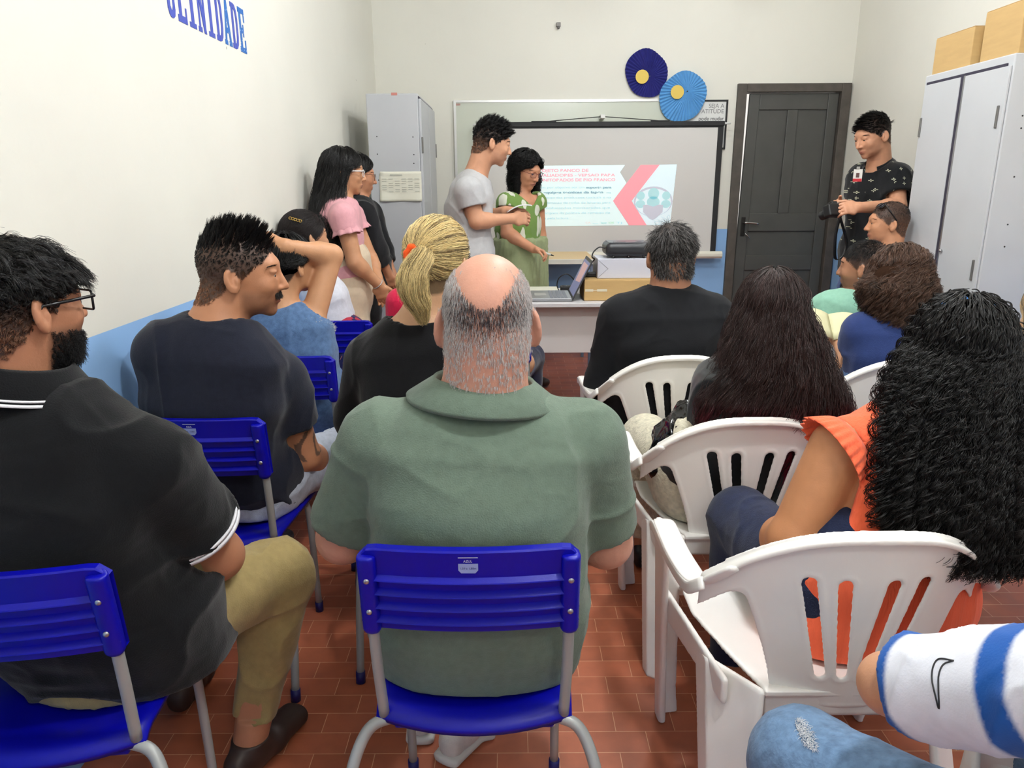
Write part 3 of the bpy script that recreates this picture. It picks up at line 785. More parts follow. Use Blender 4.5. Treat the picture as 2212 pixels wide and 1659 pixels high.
def floor_mat():
    m = bpy.data.materials.new('clay_tiles'); m.use_nodes = True; nt = m.node_tree; b = nt.nodes['Principled BSDF']
    g = nt.nodes.new('ShaderNodeNewGeometry'); mp = nt.nodes.new('ShaderNodeMapping'); mp.inputs['Location'].default_value = (.045, -.0639, 0)
    nt.links.new(g.outputs['Position'], mp.inputs[0])
    br = nt.nodes.new('ShaderNodeTexBrick'); br.inputs['Scale'].default_value = 1; br.inputs['Brick Width'].default_value = .1585; br.inputs['Row Height'].default_value = .075
    br.inputs['Mortar Size'].default_value = .0011; br.inputs['Mortar Smooth'].default_value = .3; br.inputs['Bias'].default_value = 0
    br.inputs['Color1'].default_value = srgb(178, 100, 70); br.inputs['Color2'].default_value = srgb(158, 86, 58); br.inputs['Mortar'].default_value = srgb(215, 165, 130)
    nt.links.new(mp.outputs[0], br.inputs['Vector'])
    n = nt.nodes.new('ShaderNodeTexNoise'); n.inputs['Scale'].default_value = 14; n.inputs['Detail'].default_value = 6; nt.links.new(g.outputs['Position'], n.inputs['Vector'])
    mr = nt.nodes.new('ShaderNodeMapRange'); mr.inputs[1].default_value = .3; mr.inputs[2].default_value = .7; mr.inputs[3].default_value = .86; mr.inputs[4].default_value = 1.12
    nt.links.new(n.outputs[0], mr.inputs[0])
    sc = nt.nodes.new('ShaderNodeVectorMath'); sc.operation = 'SCALE'; nt.links.new(br.outputs[0], sc.inputs[0]); nt.links.new(mr.outputs[0], sc.inputs['Scale'])
    nt.links.new(sc.outputs[0], b.inputs['Base Color'])
    mr3 = nt.nodes.new('ShaderNodeMapRange'); mr3.inputs[3].default_value = .30; mr3.inputs[4].default_value = .55; nt.links.new(n.outputs[0], mr3.inputs[0]); nt.links.new(mr3.outputs[0], b.inputs['Roughness'])
    bp = nt.nodes.new('ShaderNodeBump'); bp.inputs['Strength'].default_value = .35; bp.inputs['Distance'].default_value = .002; bp.invert = True
    nt.links.new(br.outputs['Fac'], bp.inputs['Height']); nt.links.new(bp.outputs[0], b.inputs['Normal'])
    return m
def struct(o): o['kind'] = 'structure'; return o
WM = wall_mat('painted_wall'); T = .12
struct(box('floor', XL-T, XR+T, YF-T, YB+T, -.08, 0, floor_mat(), bevel=0))
CM = mat('ceiling_paint', srgb(236, 234, 226), rough=.8)
struct(box('ceiling', XL-T, XR+T, YF-T, YB+T, ZC, ZC+.08, CM, bevel=0))
struct(box('wall_left', XL-T, XL, YF, YB, 0, ZC, WM, bevel=0))
struct(box('wall_right', XR, XR+T, YF, YB, 0, ZC, WM, bevel=0))
struct(box('wall_rear', XL-T, XR+T, YF-T, YF, 0, ZC, WM, bevel=0))
DX0, DX1, DZ = 1.834, 2.752, 2.194          # outer edges of the door frame
v, f = multi([box_vf(XL-T, DX0+.02, YB, YB+T, 0, ZC), box_vf(DX1-.02, XR+T, YB, YB+T, 0, ZC), box_vf(DX0+.02, DX1-.02, YB, YB+T, DZ-.02, ZC)])
struct(mesh_obj('wall_back', v, f, WM, smooth=False))
# door
GREY = mat('grey_door_paint', srgb(74, 74, 71), rough=.5, noise=.10, nscale=6, bump=.15, bscale=25)
worn = mat('worn_frame_paint', srgb(80, 74, 68), rough=.6, noise=.25, nscale=14, bump=.2, bscale=30)
chrome = mat('chrome', srgb(190, 190, 190), rough=.25, metal=1.0)
fw_ = .075
v, f = multi([box_vf(DX0, DX0+fw_, YB-.03, YB+T, 0, DZ), box_vf(DX1-fw_, DX1, YB-.03, YB+T, 0, DZ), box_vf(DX0+fw_, DX1-fw_, YB-.03, YB+T, DZ-.065, DZ)])
door = struct(mesh_obj('door_1', v, f, worn, smooth=False)); bevel_obj(door, .004)
# the leaf sags a little: a wedge-shaped gap stays open along its left edge
S_ = []
lx0t, lx0b, lx1, lz1 = DX0+fw_+.040, DX0+fw_+.004, DX1-fw_-.004, DZ-.072
def leaf(a, b): return lx0b+(lx0t-lx0b)*b/lz1+a*(lx1-(lx0b+(lx0t-lx0b)*b/lz1)), b
def lp(poly, y0, y1): return prism_vf([leaf(*q) for q in poly], y0, y1, lambda a, b, h: (a, h, b))
parts = [lp([(0, .01), (1, .01), (1, lz1), (0, lz1)], YB+.030, YB+.050)]
rects = [(0, .115, .01, lz1), (.885, 1, .01, lz1), (.115, .885, .01, .16), (.115, .885, lz1-.125, lz1), (.115, .885, 1.02, 1.17), (.115, .885, .69, .82), (.44, .56, .16, .69), (.44, .56, 1.17, lz1-.125)]
parts += [lp([(a, c), (b, c), (b, d), (a, d)], YB+.012, YB+.031) for a, b, c, d in rects]
v, f = multi(parts); dl = mesh_obj('door_leaf', v, f, GREY, door, smooth=False); bevel_obj(dl, .005, 2)
kx = DX0+fw_+.060
hp = box('lock_plate', kx-.018, kx+.018, YB+.004, YB+.013, .98, 1.14, mat('dark_metal', srgb(60, 58, 56), rough=.4, metal=.8), dl)
v, f = tube_vf(spline([(kx, YB+.01, 1.095), (kx, YB-.035, 1.095), (kx+.02, YB-.045, 1.095), (kx+.115, YB-.045, 1.088)], 6), .009, 8); mesh_obj('door_handle', v, f, chrome, dl)
v, f = multi([tube_vf([(kx+.008, YB+.008, 1.02), (kx+.02, YB-.02, 1.00), (kx+.06, YB-.025, .965)], .004, 6)]); mesh_obj('key', v, f, chrome, dl)
dkm = mat('black_rubber', srgb(22, 22, 24), rough=.5)
# outside the door: a yard in daylight
struct(box('yard_ground', 0.6, 4.2, YB+T, YB+3.5, -.12, -.02, mat('concrete_yard', srgb(170, 160, 150), rough=.9, noise=.1), bevel=0))

# ceiling lamps; those by the desk and at the rear are added fill
lampM = mat('lit_globe', srgb(255, 255, 255), emit=((1.0, .97, .92, 1), 1.0))
for i, (x, y, pw) in enumerate(LAMPS):
    e = empty('ceiling_lamp', (x, y, ZC)); tag(e, ['white round ceiling lamp over the nearest row of chairs', 'white round ceiling lamp over the middle rows of chairs', 'added round ceiling lamp by the desk, brightening the right wall and cabinet', 'added round fill lamp on the ceiling behind the camera'][i], 'ceiling lamp', 'ceiling lamps')
    v, f = lathe_vf([(0, 0), (.07, 0), (.07, -.03), (.035, -.04), (.035, -.06), (0, -.06)], 24, (x, y, ZC)); mesh_obj('lamp_base', v, f, mat_cache('white_plastic', (225, 225, 222), rough=.4), e)
    r = .10; m = bpy.data.materials.new('lit_bulb'); m.use_nodes = True; nt = m.node_tree; nt.nodes.clear(); em = nt.nodes.new('ShaderNodeEmission'); ou = nt.nodes.new('ShaderNodeOutputMaterial')
    em.inputs[0].default_value = (.95, .985, 1.01, 1); em.inputs[1].default_value = pw/(4*math.pi*r*r*math.pi)
    nt.links.new(em.outputs[0], ou.inputs[0]); bv, bf = ball((x, y, ZC-.06-r*.92), r, n=24, m=16); mesh_obj('bulb', bv, bf, m, e)

# lettering on the left wall
violet = mat('violet_blue_vinyl', srgb(60, 78, 178), rough=.45); azure = mat('speckled_blue_vinyl', srgb(28, 104, 186), rough=.45)
def speckle(m):
    nt = m.node_tree; b = nt.nodes['Principled BSDF']; c = tuple(b.inputs['Base Color'].default_value)
    g = nt.nodes.new('ShaderNodeNewGeometry'); vo = nt.nodes.new('ShaderNodeTexVoronoi'); vo.inputs['Scale'].default_value = 75; nt.links.new(g.outputs['Position'], vo.inputs['Vector'])
    lt = nt.nodes.new('ShaderNodeMath'); lt.operation = 'LESS_THAN'; lt.inputs[1].default_value = .16; nt.links.new(vo.outputs['Distance'], lt.inputs[0])
    mx = nt.nodes.new('ShaderNodeMix'); mx.data_type = 'RGBA'; mx.inputs[6].default_value = c; mx.inputs[7].default_value = srgb(215, 225, 235); nt.links.new(lt.outputs[0], mx.inputs[0]); nt.links.new(mx.outputs[2], b.inputs['Base Color'])
speckle(azure)
let = empty('wall_lettering', (XL, 2.8, 1.95)); tag(let, 'tall slab-serif blue lettering reading LINIDADE high on the left wall', 'lettering')
def R2(a, b, c, d): return [(a, c), (b, c), (b, d), (a, d)]
GL = {'I': [R2(.33, .67, 0, 1), R2(.12, .88, 0, .10), R2(.12, .88, .90, 1)],
      'L': [R2(.16, .46, 0, 1), R2(.02, .62, .90, 1), R2(.02, .96, 0, .13), R2(.82, .96, 0, .30)],
      'U': [R2(.14, .42, .14, 1), R2(.66, .88, .14, 1), R2(.02, .52, .90, 1), R2(.56, .99, .90, 1), [(.14, .18), (.24, .05), (.4, 0), (.62, 0), (.80, .05), (.88, .18), (.66, .22), (.58, .14), (.48, .14), (.42, .2)]],
      'N': [R2(.10, .30, 0, 1), R2(.70, .90, 0, 1), R2(0, .42, 0, .10), R2(.58, 1, .90, 1), R2(0, .25, .90, 1), [(.08, 1), (.36, 1), (.92, 0), (.66, 0)]],
      'E': [R2(.14, .44, 0, 1), R2(.02, .94, 0, .12), R2(.02, .94, .88, 1), R2(.40, .72, .44, .56), R2(.80, .94, .70, 1), R2(.80, .94, 0, .30), R2(.62, .72, .36, .64)],
      'D': [R2(.12, .42, 0, 1), R2(.02, .5, 0, .11), R2(.02, .5, .89, 1), [(.4, 0), (.66, .02), (.86, .12), (.95, .3), (.95, .7), (.86, .88), (.66, .98), (.4, 1), (.4, .88), (.56, .86), (.66, .78), (.70, .66), (.70, .34), (.66, .22), (.56, .14), (.4, .12)]],
      'A': [[(.06, .05), (.30, .05), (.62, 1), (.38, 1)], [(.70, .05), (.96, .05), (.62, 1), (.38, 1)], R2(.25, .76, .26, .38), R2(0, .38, 0, .10), R2(.60, 1, 0, .10)],
      'C': [[(.95, .3), (.95, .12), (.7, 0), (.35, 0), (.1, .15), (.03, .5), (.1, .85), (.35, 1), (.7, 1), (.95, .88), (.95, .66), (.75, .68), (.6, .87), (.45, .85), (.33, .5), (.45, .15), (.6, .12), (.75, .3)]],
      'S': [[(.1, .3), (.1, .08), (.4, 0), (.75, .02), (.95, .2), (.93, .42), (.7, .56), (.4, .7), (.42, .86), (.62, .88), (.8, .72), (.93, .72), (.93, .96), (.5, 1), (.15, .93), (.05, .72), (.2, .5), (.55, .38), (.62, .2), (.5, .1), (.3, .14), (.2, .32)]]}
wl = .082
for i, ch in enumerate('ULINIDADE'):
    y0 = 3.215-wl*(8-i); parts = [prism_vf(p_, XL+.0004, XL+.0012+.0002*k, lambda a, b, h: (h, y0+a*wl*.90, 1.948+b*.168)) for k, p_ in enumerate(GL[ch])]
    v, f = multi(parts); mesh_obj('letter', v, f, azure if i in (6, 8) else violet, let, smooth=False)

# white board, screen, slide
alu = mat('aluminium', srgb(200, 200, 198), rough=.35, metal=.7)
wb = box('whiteboard', -.455, 1.30, YB-.022, YB-.002, .95, 2.065, mat('board_enamel', srgb(205, 210, 196), rough=.25), bevel=.002)
tag(wb, 'wide pale green-white whiteboard fixed to the back wall behind the screen', 'whiteboard')
v, f = multi([box_vf(-.47, -.45, YB-.03, YB-.001, .935, 2.08), box_vf(1.29, 1.31, YB-.03, YB-.001, .935, 2.08), box_vf(-.45, 1.29, YB-.03, YB-.001, 2.062, 2.08), box_vf(-.45, 1.29, YB-.03, YB-.001, .935, .953)])
mesh_obj('board_frame', v, f, alu, wb, smooth=False)
box('sticker', -.45, -.415, YB-.0235, YB-.022, 2.04, 2.055, mat_cache('faded_red_sticker', (190, 150, 140)), wb, bevel=0)
YS = 6.20
blackM = mat('black_border_fabric', srgb(24, 24, 27), rough=.6)
scr = empty('projection_screen', (.73, YS, .83)); tag(scr, 'pull-up projection screen with black border hanging before the whiteboard', 'projection screen')
X0, X1 = -.25, 1.71
box('screen_fabric', X0+.035, X1-.045, YS, YS+.003, .865, 1.855, mat('screen_white', srgb(214, 212, 209), rough=.85), scr, bevel=0)
v, f = multi([box_vf(X0, X0+.035, YS-.001, YS+.003, .86, 1.865), box_vf(X1-.045, X1, YS-.001, YS+.003, .86, 1.865), box_vf(X0+.035, X1-.045, YS-.001, YS+.003, 1.852, 1.865)])
mesh_obj('border', v, f, blackM, scr, smooth=False)
box('top_bar', X0-.01, X1+.005, YS-.014, YS+.012, 1.862, 1.902, blackM, scr, bevel=.006)
v, f = tube_vf([(X1+.003, YS, 1.883), (X1+.055, YS, 1.884)], .008, 8); mesh_obj('end_pin', v, f, mat_cache('white_plastic', (225, 225, 222), rough=.4), scr)
v, f = tube_vf([(X0-.06, YS, 1.883), (X0-.01, YS, 1.884)], .008, 8); mesh_obj('end_pin', v, f, mat_cache('white_plastic', (225, 225, 222), rough=.4), scr)
hexa = [(.032*math.cos(a), .032*math.sin(a)) for a in [math.pi/8+i*math.pi/4 for i in range(8)]]
v, f = prism_vf([(YS+a, .838+b) for a, b in hexa], X0-.05, X1+.055, lambda a, b, h: (h, a, b)); bevel_obj(mesh_obj('roller_case', v, f, mat_cache('white_enamel', (232, 228, 214), rough=.35), scr, smooth=False), .004)
v, f = tube_vf([(.28, YS-.01, 1.905), (.72, YS-.01, 1.938), (.745, YS-.01, 1.938), (1.20, YS-.01, 1.905)], .0035, 6); mesh_obj('hanging_wire', v, f, blackM, scr)
box('wire_clip', .16, .36, YS-.016, YS+.004, 1.90, 1.909, blackM, scr, bevel=0); box('wire_clip', 1.12, 1.27, YS-.016, YS+.004, 1.90, 1.909, blackM, scr, bevel=0)
hk = box('wall_hook', .715, .752, YS-.02, YB-.024, 1.925, 1.955, mat_cache('white_plastic', (225, 225, 222), rough=.4)); tag(hk, 'small white hook holding the screen wire on the whiteboard', 'hook')

# projected picture
def glow(name, rgb, e): return mat(name, srgb(*rgb), rough=.9, emit=(srgb(*rgb), e))
EG = .30
sl = empty('projected_slide', (.75, YS-.002, 1.08)); tag(sl, 'projected slide with pink title, red chevron and circle logo on the screen', 'projected slide')
def on(a, b, h): return (a, YS-h, b)
def S2(px, py): p_ = at(px, py, y=YS); return (p_[0], p_[2])
def slab(name, poly, m, h, par_=None, px=True):
    q = [S2(*c) for c in poly] if px else poly
    v, f = prism_vf(q[::-1], h*.0006+.0006, h*.0006, on); return mesh_obj(name, v, f, m, par_ or sl, smooth=False)
slab('slide_ground', [(1128, 358.5), (1350, 356.5), (1339, 372), (1353, 395), (1324, 434), (1358, 486.5), (1134, 489)], glow('slide_white', (226, 246, 247), EG), 0)
slab('slide_corner', [(1424, 356), (1462, 355), (1447, 487), (1396, 486), (1365, 434)], glow('slide_pale_blue', (222, 240, 247), EG), 0)
slab('chevron', [(1384, 356.5), (1425, 356), (1364, 434), (1397, 486.5), (1359, 486.7), (1324, 434)], glow('slide_red', (250, 160, 170), EG), 1)
pinkT = glow('slide_pink_text', (244, 178, 190), EG); blueT = glow('slide_blue_text', (176, 200, 210), EG); boldT = glow('slide_bold_text', (140, 168, 182), EG)
def line(body, px, py, x1, h, m, bold=0):
    a, b = S2(px, py); w_ = S2(x1, py)[0]-a
    c = bpy.data.curves.new('q', 'FONT'); c.body = body; c.size = h; t = bpy.data.objects.new('q', c); COL.objects.link(t); bpy.context.view_layer.update(); wd = t.dimensions.x; bpy.data.objects.remove(t)
    text_obj('text_line', body, h, m, sl, (a, YS-.0028, b), (1, 0, 0), (0, 0, 1), depth=.0003, sx=w_/max(wd, 1e-4), bold=bold)
line('PROJETO BANCO DE', 1157, 371.5, 1270, .032, pinkT, .0012)
line('AVALIADORES - VERSAO PARA', 1157, 381.8, 1328, .032, pinkT, .0012)
line('MONITORADOS DE RIO BRANCO', 1155, 392, 1328, .032, pinkT, .0012)
for i, (tx, x1) in enumerate([('Tem por objetivo ser um', 1262), ('as equipes tecnicas da Iapen', 1302), ('correcao das producoes textuais e na', 1319), ('coordenacao de rodas de leituras para', 1318), ('os reeducandos monitorados que', 1317), ('participam da politica de remicao de', 1317), ('pena pela leitura.', 1229)]):
    line(tx, 1160, 407+i*11.1, x1, .024, boldT if i == 1 else blueT, .0010 if i == 1 else 0)
line('suporte para', 1266, 407, 1320, .024, boldT, .001); line('na', 1310, 418, 1319, .024, blueT)
for x0, col_, tx in ((1264, (238, 196, 190), 'SA'), (1280, (120, 140, 150), '____'), (1298, (130, 175, 170), 'Iapen'), (1314, (170, 200, 150), 'ACRE'), (1331, (180, 210, 225), 'TJ')):
    line(tx, x0, 483, x0+12, .020, glow('slide_logo_text', col_, EG))
# logo: ring, three figures, open book
lc = S2(1411, 435); sx_, sz_ = .148, .152
def disc(cx, cz, rx, rz, m, h, n=28, name='logo_shape', a0=0, a1=360):
    poly = [(lc[0]+cx+rx*math.cos(math.radians(a)), lc[1]+cz+rz*math.sin(math.radians(a))) for a in np.linspace(a0, a1, n, endpoint=(a1-a0 < 360))]
    q = poly[::-1]; v, f = prism_vf(poly[::-1][::-1][::-1], h*.0006+.0006, h*.0006, on); return mesh_obj(name, v, f, m, sl, smooth=False)
teal = glow('slide_teal', (176, 216, 220), EG); mauve = glow('slide_mauve', (196, 196, 208), EG); sw_ = glow('slide_white2', (222, 240, 247), EG)
disc(0, -.0, .160, .120, mauve, 2, name='logo_ring'); disc(0, -.008, .147, .110, sw_, 3, name='logo_disc')
for cx, cz, rr in ((0, .062, .046), (-.105, .045, .034), (.105, .045, .034)): disc(cx, cz, rr, rr, teal, 4, name='logo_head'); disc(cx, cz-.066, rr*1.15, rr*.95, teal, 4, name='logo_body')
bk = [(-.082, -.03), (-.05, -.026), (0, -.042), (.05, -.026), (.082, -.03), (.082, -.085), (.03, -.135), (0, -.152), (-.03, -.135), (-.082, -.085)]
v, f = prism_vf([(lc[0]+a, lc[1]+b) for a, b in bk], .0042, .0036, on); mesh_obj('logo_book', v, f, mauve, sl, smooth=False)

# poster beside the flowers
pf = empty('framed_poster', (1.62, YB-.015, 1.70)); tag(pf, 'black-framed white poster with slogan beside the blue paper flower', 'poster')
box('poster_sheet', 1.36, 1.755, YB-.014, YB-.004, 1.70, 2.063, mat_cache('poster_paper', (222, 222, 220), rough=.6), pf, bevel=0)
v, f = multi([box_vf(1.352, 1.366, YB-.022, YB-.002, 1.69, 2.073), box_vf(1.75, 1.764, YB-.022, YB-.002, 1.69, 2.073), box_vf(1.366, 1.75, YB-.022, YB-.002, 2.060, 2.073), box_vf(1.366, 1.75, YB-.022, YB-.002, 1.69, 1.703)])
mesh_obj('poster_frame', v, f, blackM, pf, smooth=False)
ink = mat_cache('grey_ink', (120, 120, 122))
text_obj('text_line', 'SEJA A', .045, ink, pf, (1.735, YB-.0145, 2.012), (1, 0, 0), (0, 0, 1), align='RIGHT'); text_obj('text_line', 'ATITUDE', .045, ink, pf, (1.735, YB-.0145, 1.97), (1, 0, 0), (0, 0, 1), align='RIGHT')
text_obj('text_line', 'pode mudar', .042, mat_cache('black_ink', (40, 40, 42)), pf, (1.738, YB-.0145, 1.915), (1, 0, 0), (0, 0, 1), align='RIGHT')
hb = empty('wall_bracket', (.377, YB-.02, 2.628)); tag(hb, 'small grey metal bracket stub high on the back wall', 'bracket')
v, f = box_vf(.360, .394, YB-.03, YB, 2.622, 2.652); bevel_obj(mesh_obj('bracket_plate', v, f, mat_cache('grey_metal', (120, 118, 115), rough=.5, metal=.5), hb, smooth=False))
v, f = tube_vf([(.377, YB-.01, 2.63), (.377, YB-.035, 2.61)], .010, 8); mesh_obj('bracket_stub', v, f, mat_cache('grey_metal', (120, 118, 115), rough=.5, metal=.5), hb)

# pleated paper flowers
def flower(cx, cz, rx, rz, rot, cpx, m, label, y, n=40, off=0.0):
    e = empty('paper_flower', (cx, y, cz)); tag(e, label, 'paper flower', 'pleated paper flowers above the screen')
    vs, fs = [], []; ro = math.radians(rot)
    # two fans of pleats, each with its own centre, glued edge to edge
    for half in (0,):
        hx, hz = off*math.cos(ro), off*math.sin(ro)
        k0 = len(vs); N = 2*n
        for i in range(N+1):
            a = 2*math.pi*i/N; d = .012 if i % 2 else -.004; rr_ = 1+.05*math.cos(2*(a-ro))+.02*math.sin(5*a)
            ex = cx+rx*rr_*math.cos(a); ez = cz+rz*rr_*math.sin(a)
            for t in (.03, .5, 1.0):
                x = cx+hx+(ex-cx-hx)*t; z = cz+hz+(ez-cz-hz)*t; vs.append((x, y-.006-d*t-.004*half, z))
        for i in range(N):
            for j in range(2): a = k0+i*3+j; fs.append((a, a+3, a+4, a+1))
    o = mesh_obj('pleated_fans', vs, fs, m, e, smooth=False); sm = o.modifiers.new('thick', 'SOLIDIFY'); sm.thickness = .0012
    v, f = prism_vf([(cpx[0]+cpx[2]*math.cos(a), cpx[1]+cpx[2]*math.sin(a)) for a in np.linspace(0, 2*math.pi, 29)[:-1]], y-.026, y-.023, lambda a, b, h: (a, h, b)); mesh_obj('flower_centre', v, f, mat_cache('yellow_card', (226, 196, 96), rough=.7), e, smooth=False)
flower(1.090, 2.275, .168, .185, -38, (1.053, 2.248, .053), mat('navy_crepe', srgb(38, 40, 122), rough=.7, noise=.06), 'dark navy pleated paper flower with yellow centre on the back wall', YB-.012, off=.035)
flower(1.385, 2.095, .190, .190, 48, (1.336, 2.128, .053), mat('sky_crepe', srgb(96, 160, 214), rough=.7, noise=.06), 'light blue pleated paper flower with yellow centre on the back wall', YB-.040, off=.055)

# ---------------------------------------------------------------- cabinets and boxes
grey = mat('grey_enamel', srgb(186, 188, 192), rough=.42, noise=.03, nscale=4); dark = mat_cache('dark_gap', (50, 46, 62), rough=.8); holeM = mat_cache('black_hole', (30, 30, 32))
c1 = empty('steel_cabinet', (-.76, 5.4, 0)); tag(c1, 'tall grey steel cabinet side-on in the back left corner, paper taped on it', 'cabinet')
box('cabinet_body', -.933, -.600, 4.98, 5.88, .0, 1.985, grey, c1, bevel=.006)
for y0, y1 in ((4.995, 5.425), (5.435, 5.865)): d_ = box('cabinet_door', -.600, -.582, y0, y1, .06, 1.955, grey, c1, bevel=.004)
box('door_gap', -.602, -.596, 5.0, 5.86, .05, 1.97, dark, c1, bevel=0)
box('cabinet_handle', -.582, -.572, 5.40, 5.422, 1.0, 1.12, chrome, d_, bevel=.002)
for z in (1.62, .4):
    box('hinge', -.586, -.575, 4.99, 5.005, z, z+.10, mat_cache('grey_metal', (120, 118, 115), rough=.5, metal=.5), c1)
    box('hinge', -.586, -.575, 5.858, 5.872, z, z+.10, mat_cache('grey_metal', (120, 118, 115), rough=.5, metal=.5), c1)
for px, py in ((814, 295), (892, 296), (815, 333), (894, 334), (894, 353), (818, 389), (823, 498)):
    p_ = at(px, py, y=4.979); v, f = prism_vf([(p_[0]+.004*math.cos(a), p_[2]+.004*math.sin(a)) for a in np.linspace(0, 6.28, 9)[:-1]], 4.9785, 4.9805, lambda a, b, h: (a, h, b)); mesh_obj('bolt_hole', v, f, holeM, c1, smooth=False)
q0, q1 = at(845, 200, y=4.979), at(858, 206, y=4.979); box('sticker', q0[0], q1[0], 4.9785, 4.9795, q1[2], q0[2], mat_cache('red_sticker', (200, 130, 120)), c1, bevel=0)
# taped sheet with curling corners
pm = mat('yellowed_paper', srgb(226, 224, 208), rough=.7)
sh = empty('taped_notice', (-.72, 4.97, 1.31)); tag(sh, 'creased white timetable sheet taped to the side of the left cabinet', 'notice')
vs, fs = [], []; NX, NZ = 18, 12
for j in range(NZ+1):
    for i in range(NX+1):
        a, b = i/NX, j/NZ; x = -.872+.278*a; z = 1.315+.190*b; y = 4.976
        cl = max(0, (1-a/.16)+(b-.84)/.16-1); y -= .02*cl+.004*max(0, .25-b)*4*abs(math.sin(a*6)); x += .012*cl
        if b < .3: y -= .012*max(0, .3-b)*math.exp(-((a-.1)/.2)**2)*3+.010*max(0, .3-b)*math.exp(-((a-.9)/.12)**2)*3
        vs.append((x, y, z))
for j in range(NZ):
    for i in range(NX): q = j*(NX+1)+i; fs.append((q, q+1, q+NX+2, q+NX+1))
o = mesh_obj('sheet', vs, fs, pm, sh); sm = o.modifiers.new('t', 'SOLIDIFY'); sm.thickness = .0006
parts = [box_vf(-.80, -.72, 4.9735, 4.9745, 1.478, 1.488)]
for r in range(7):
    for c in range(6):
        if (r*5+c*3) % 4: parts.append(box_vf(-.855+c*.043, -.855+c*.043+.030, 4.9738, 4.9748, 1.375+r*.0135, 1.379+r*.0135))
v, f = multi(parts); mesh_obj('printed_table', v, f, mat_cache('pale_print', (190, 190, 178)), sh, smooth=False)

white_grey = mat('light_grey_enamel', srgb(200, 202, 205), rough=.42, noise=.03, nscale=4)
c2 = empty('steel_cabinet', (2.5, 3.93, 0)); tag(c2, 'light grey two-door steel cabinet against the right wall, cardboard boxes on top', 'cabinet')
box('cabinet_body', 2.278, 2.735, 3.56, 4.30, 0, 1.98, white_grey, c2, bevel=.006)
box('door_gap', 2.2705, 2.28, 3.60, 4.268, .06, 1.942, dark, c2, bevel=0)
da = box('cabinet_door', 2.266, 2.276, 3.948, 4.272, .05, 1.928, white_grey, c2, bevel=.002); db = box('cabinet_door', 2.266, 2.276, 3.566, 3.912, .05, 1.928, white_grey, c2, bevel=.002)
box('door_lip', 2.264, 2.268, 3.904, 3.916, .05, 1.93, mat_cache('steel_strip', (150, 150, 150), rough=.3, metal=.7), db, bevel=.001)
v, f = ball((2.258, 3.885, 1.07), .009); mesh_obj('knob', v, f, chrome, db)
for z in (1.66, .95, .3):
    for y in (3.60, 4.262): box('hinge', 2.258, 2.268, y-.006, y+.006, z, z+.10, mat_cache('grey_metal', (120, 118, 115), rough=.5, metal=.5), c2)
for px, py in ((2209, 250), (2206, 277), (2191, 382), (2177, 485), (2170, 533)):
    p_ = at(px, py, y=3.559); v, f = prism_vf([(p_[0]+.004*math.cos(a), p_[2]+.004*math.sin(a)) for a in np.linspace(0, 6.28, 9)[:-1]], 3.5585, 3.5605, lambda a, b, h: (a, h, b)); mesh_obj('bolt_hole', v, f, holeM, c2, smooth=False)
card = mat('cardboard', srgb(196, 162, 108), rough=.8, noise=.05, nscale=9, stretch=(1, 1, 6))
def carton(x0, x1, y0, y1, z0, z1, label, tape=None):
    e = empty('cardboard_box', ((x0+x1)/2, (y0+y1)/2, z0)); tag(e, label, 'cardboard box')
    box('box_body', x0, x1, y0, y1, z0, z1, card, e, bevel=.004)
    m_ = (y0+y1)/2
    for a, b in ((y0+.002, m_-.001), (m_+.001, y1-.002)): box('top_flap', x0+.002, x1-.002, a, b, z1, z1+.003, card, e, bevel=.001)
    return e
carton(2.30, 2.62, 3.945, 4.285, 1.981, 2.163, 'lower brown cardboard box at the far end of the right cabinet top')
carton(2.30, 2.66, 3.58, 3.865, 1.981, 2.206, 'taller brown cardboard box at the near end of the right cabinet top')
o = box('paper_ream', 2.34, 2.55, 3.880, 3.930, 1.981, 2.115, pm, bevel=.004); tag(o, 'pale upright stack of paper wedged between the two cardboard boxes', 'paper stack')

# ---------------------------------------------------------------- desk at the front with its things
lam = mat('grey_laminate', srgb(205, 203, 205), rough=.45)
dk = empty('desk', (.55, 4.55, 0)); tag(dk, 'light grey office desk with modesty panel at the front of the room', 'desk')
box('desk_top', -.12, 1.22, 4.21, 4.86, .725, .750, lam, dk, bevel=.004)
box('modesty_panel', -.06, 1.16, 4.32, 4.338, .43, .725, mat('grey_laminate_panel', srgb(216, 214, 213), rough=.5), dk, bevel=.002)
whm = mat_cache('white_metal', (215, 213, 208), rough=.4)
for x in (-.03, .46+.0, 1.13):
    if x == .46: continue
    lg = box('desk_leg', x-.022, x+.022, 4.52, 4.58, .04, .725, whm, dk); v, f = tube_vf([(x, 4.27, .03), (x, 4.84, .03)], .02, 8); mesh_obj('desk_foot', v, f, whm, lg)
# rear counter with a tan top
rc = empty('side_table', (.1, 5.75, 0)); tag(rc, 'narrow table with tan top and white edge below the screen', 'table')
box('table_top', -.35, .615, 5.42, 6.08, .858, .882, mat('tan_laminate', srgb(222, 190, 135), rough=.4), rc, bevel=.003)
box('table_edge', -.352, .617, 5.412, 5.42, .848, .884, mat_cache('white_edge', (214, 210, 202), rough=.4), rc, bevel=.002)
for x in (-.33, .59):
    for y in (5.45, 6.03): box('table_leg', x-.012, x+.012, y-.012, y+.012, 0, .858, mat_cache('blue_grey_metal', (110, 125, 150), rough=.5), rc)
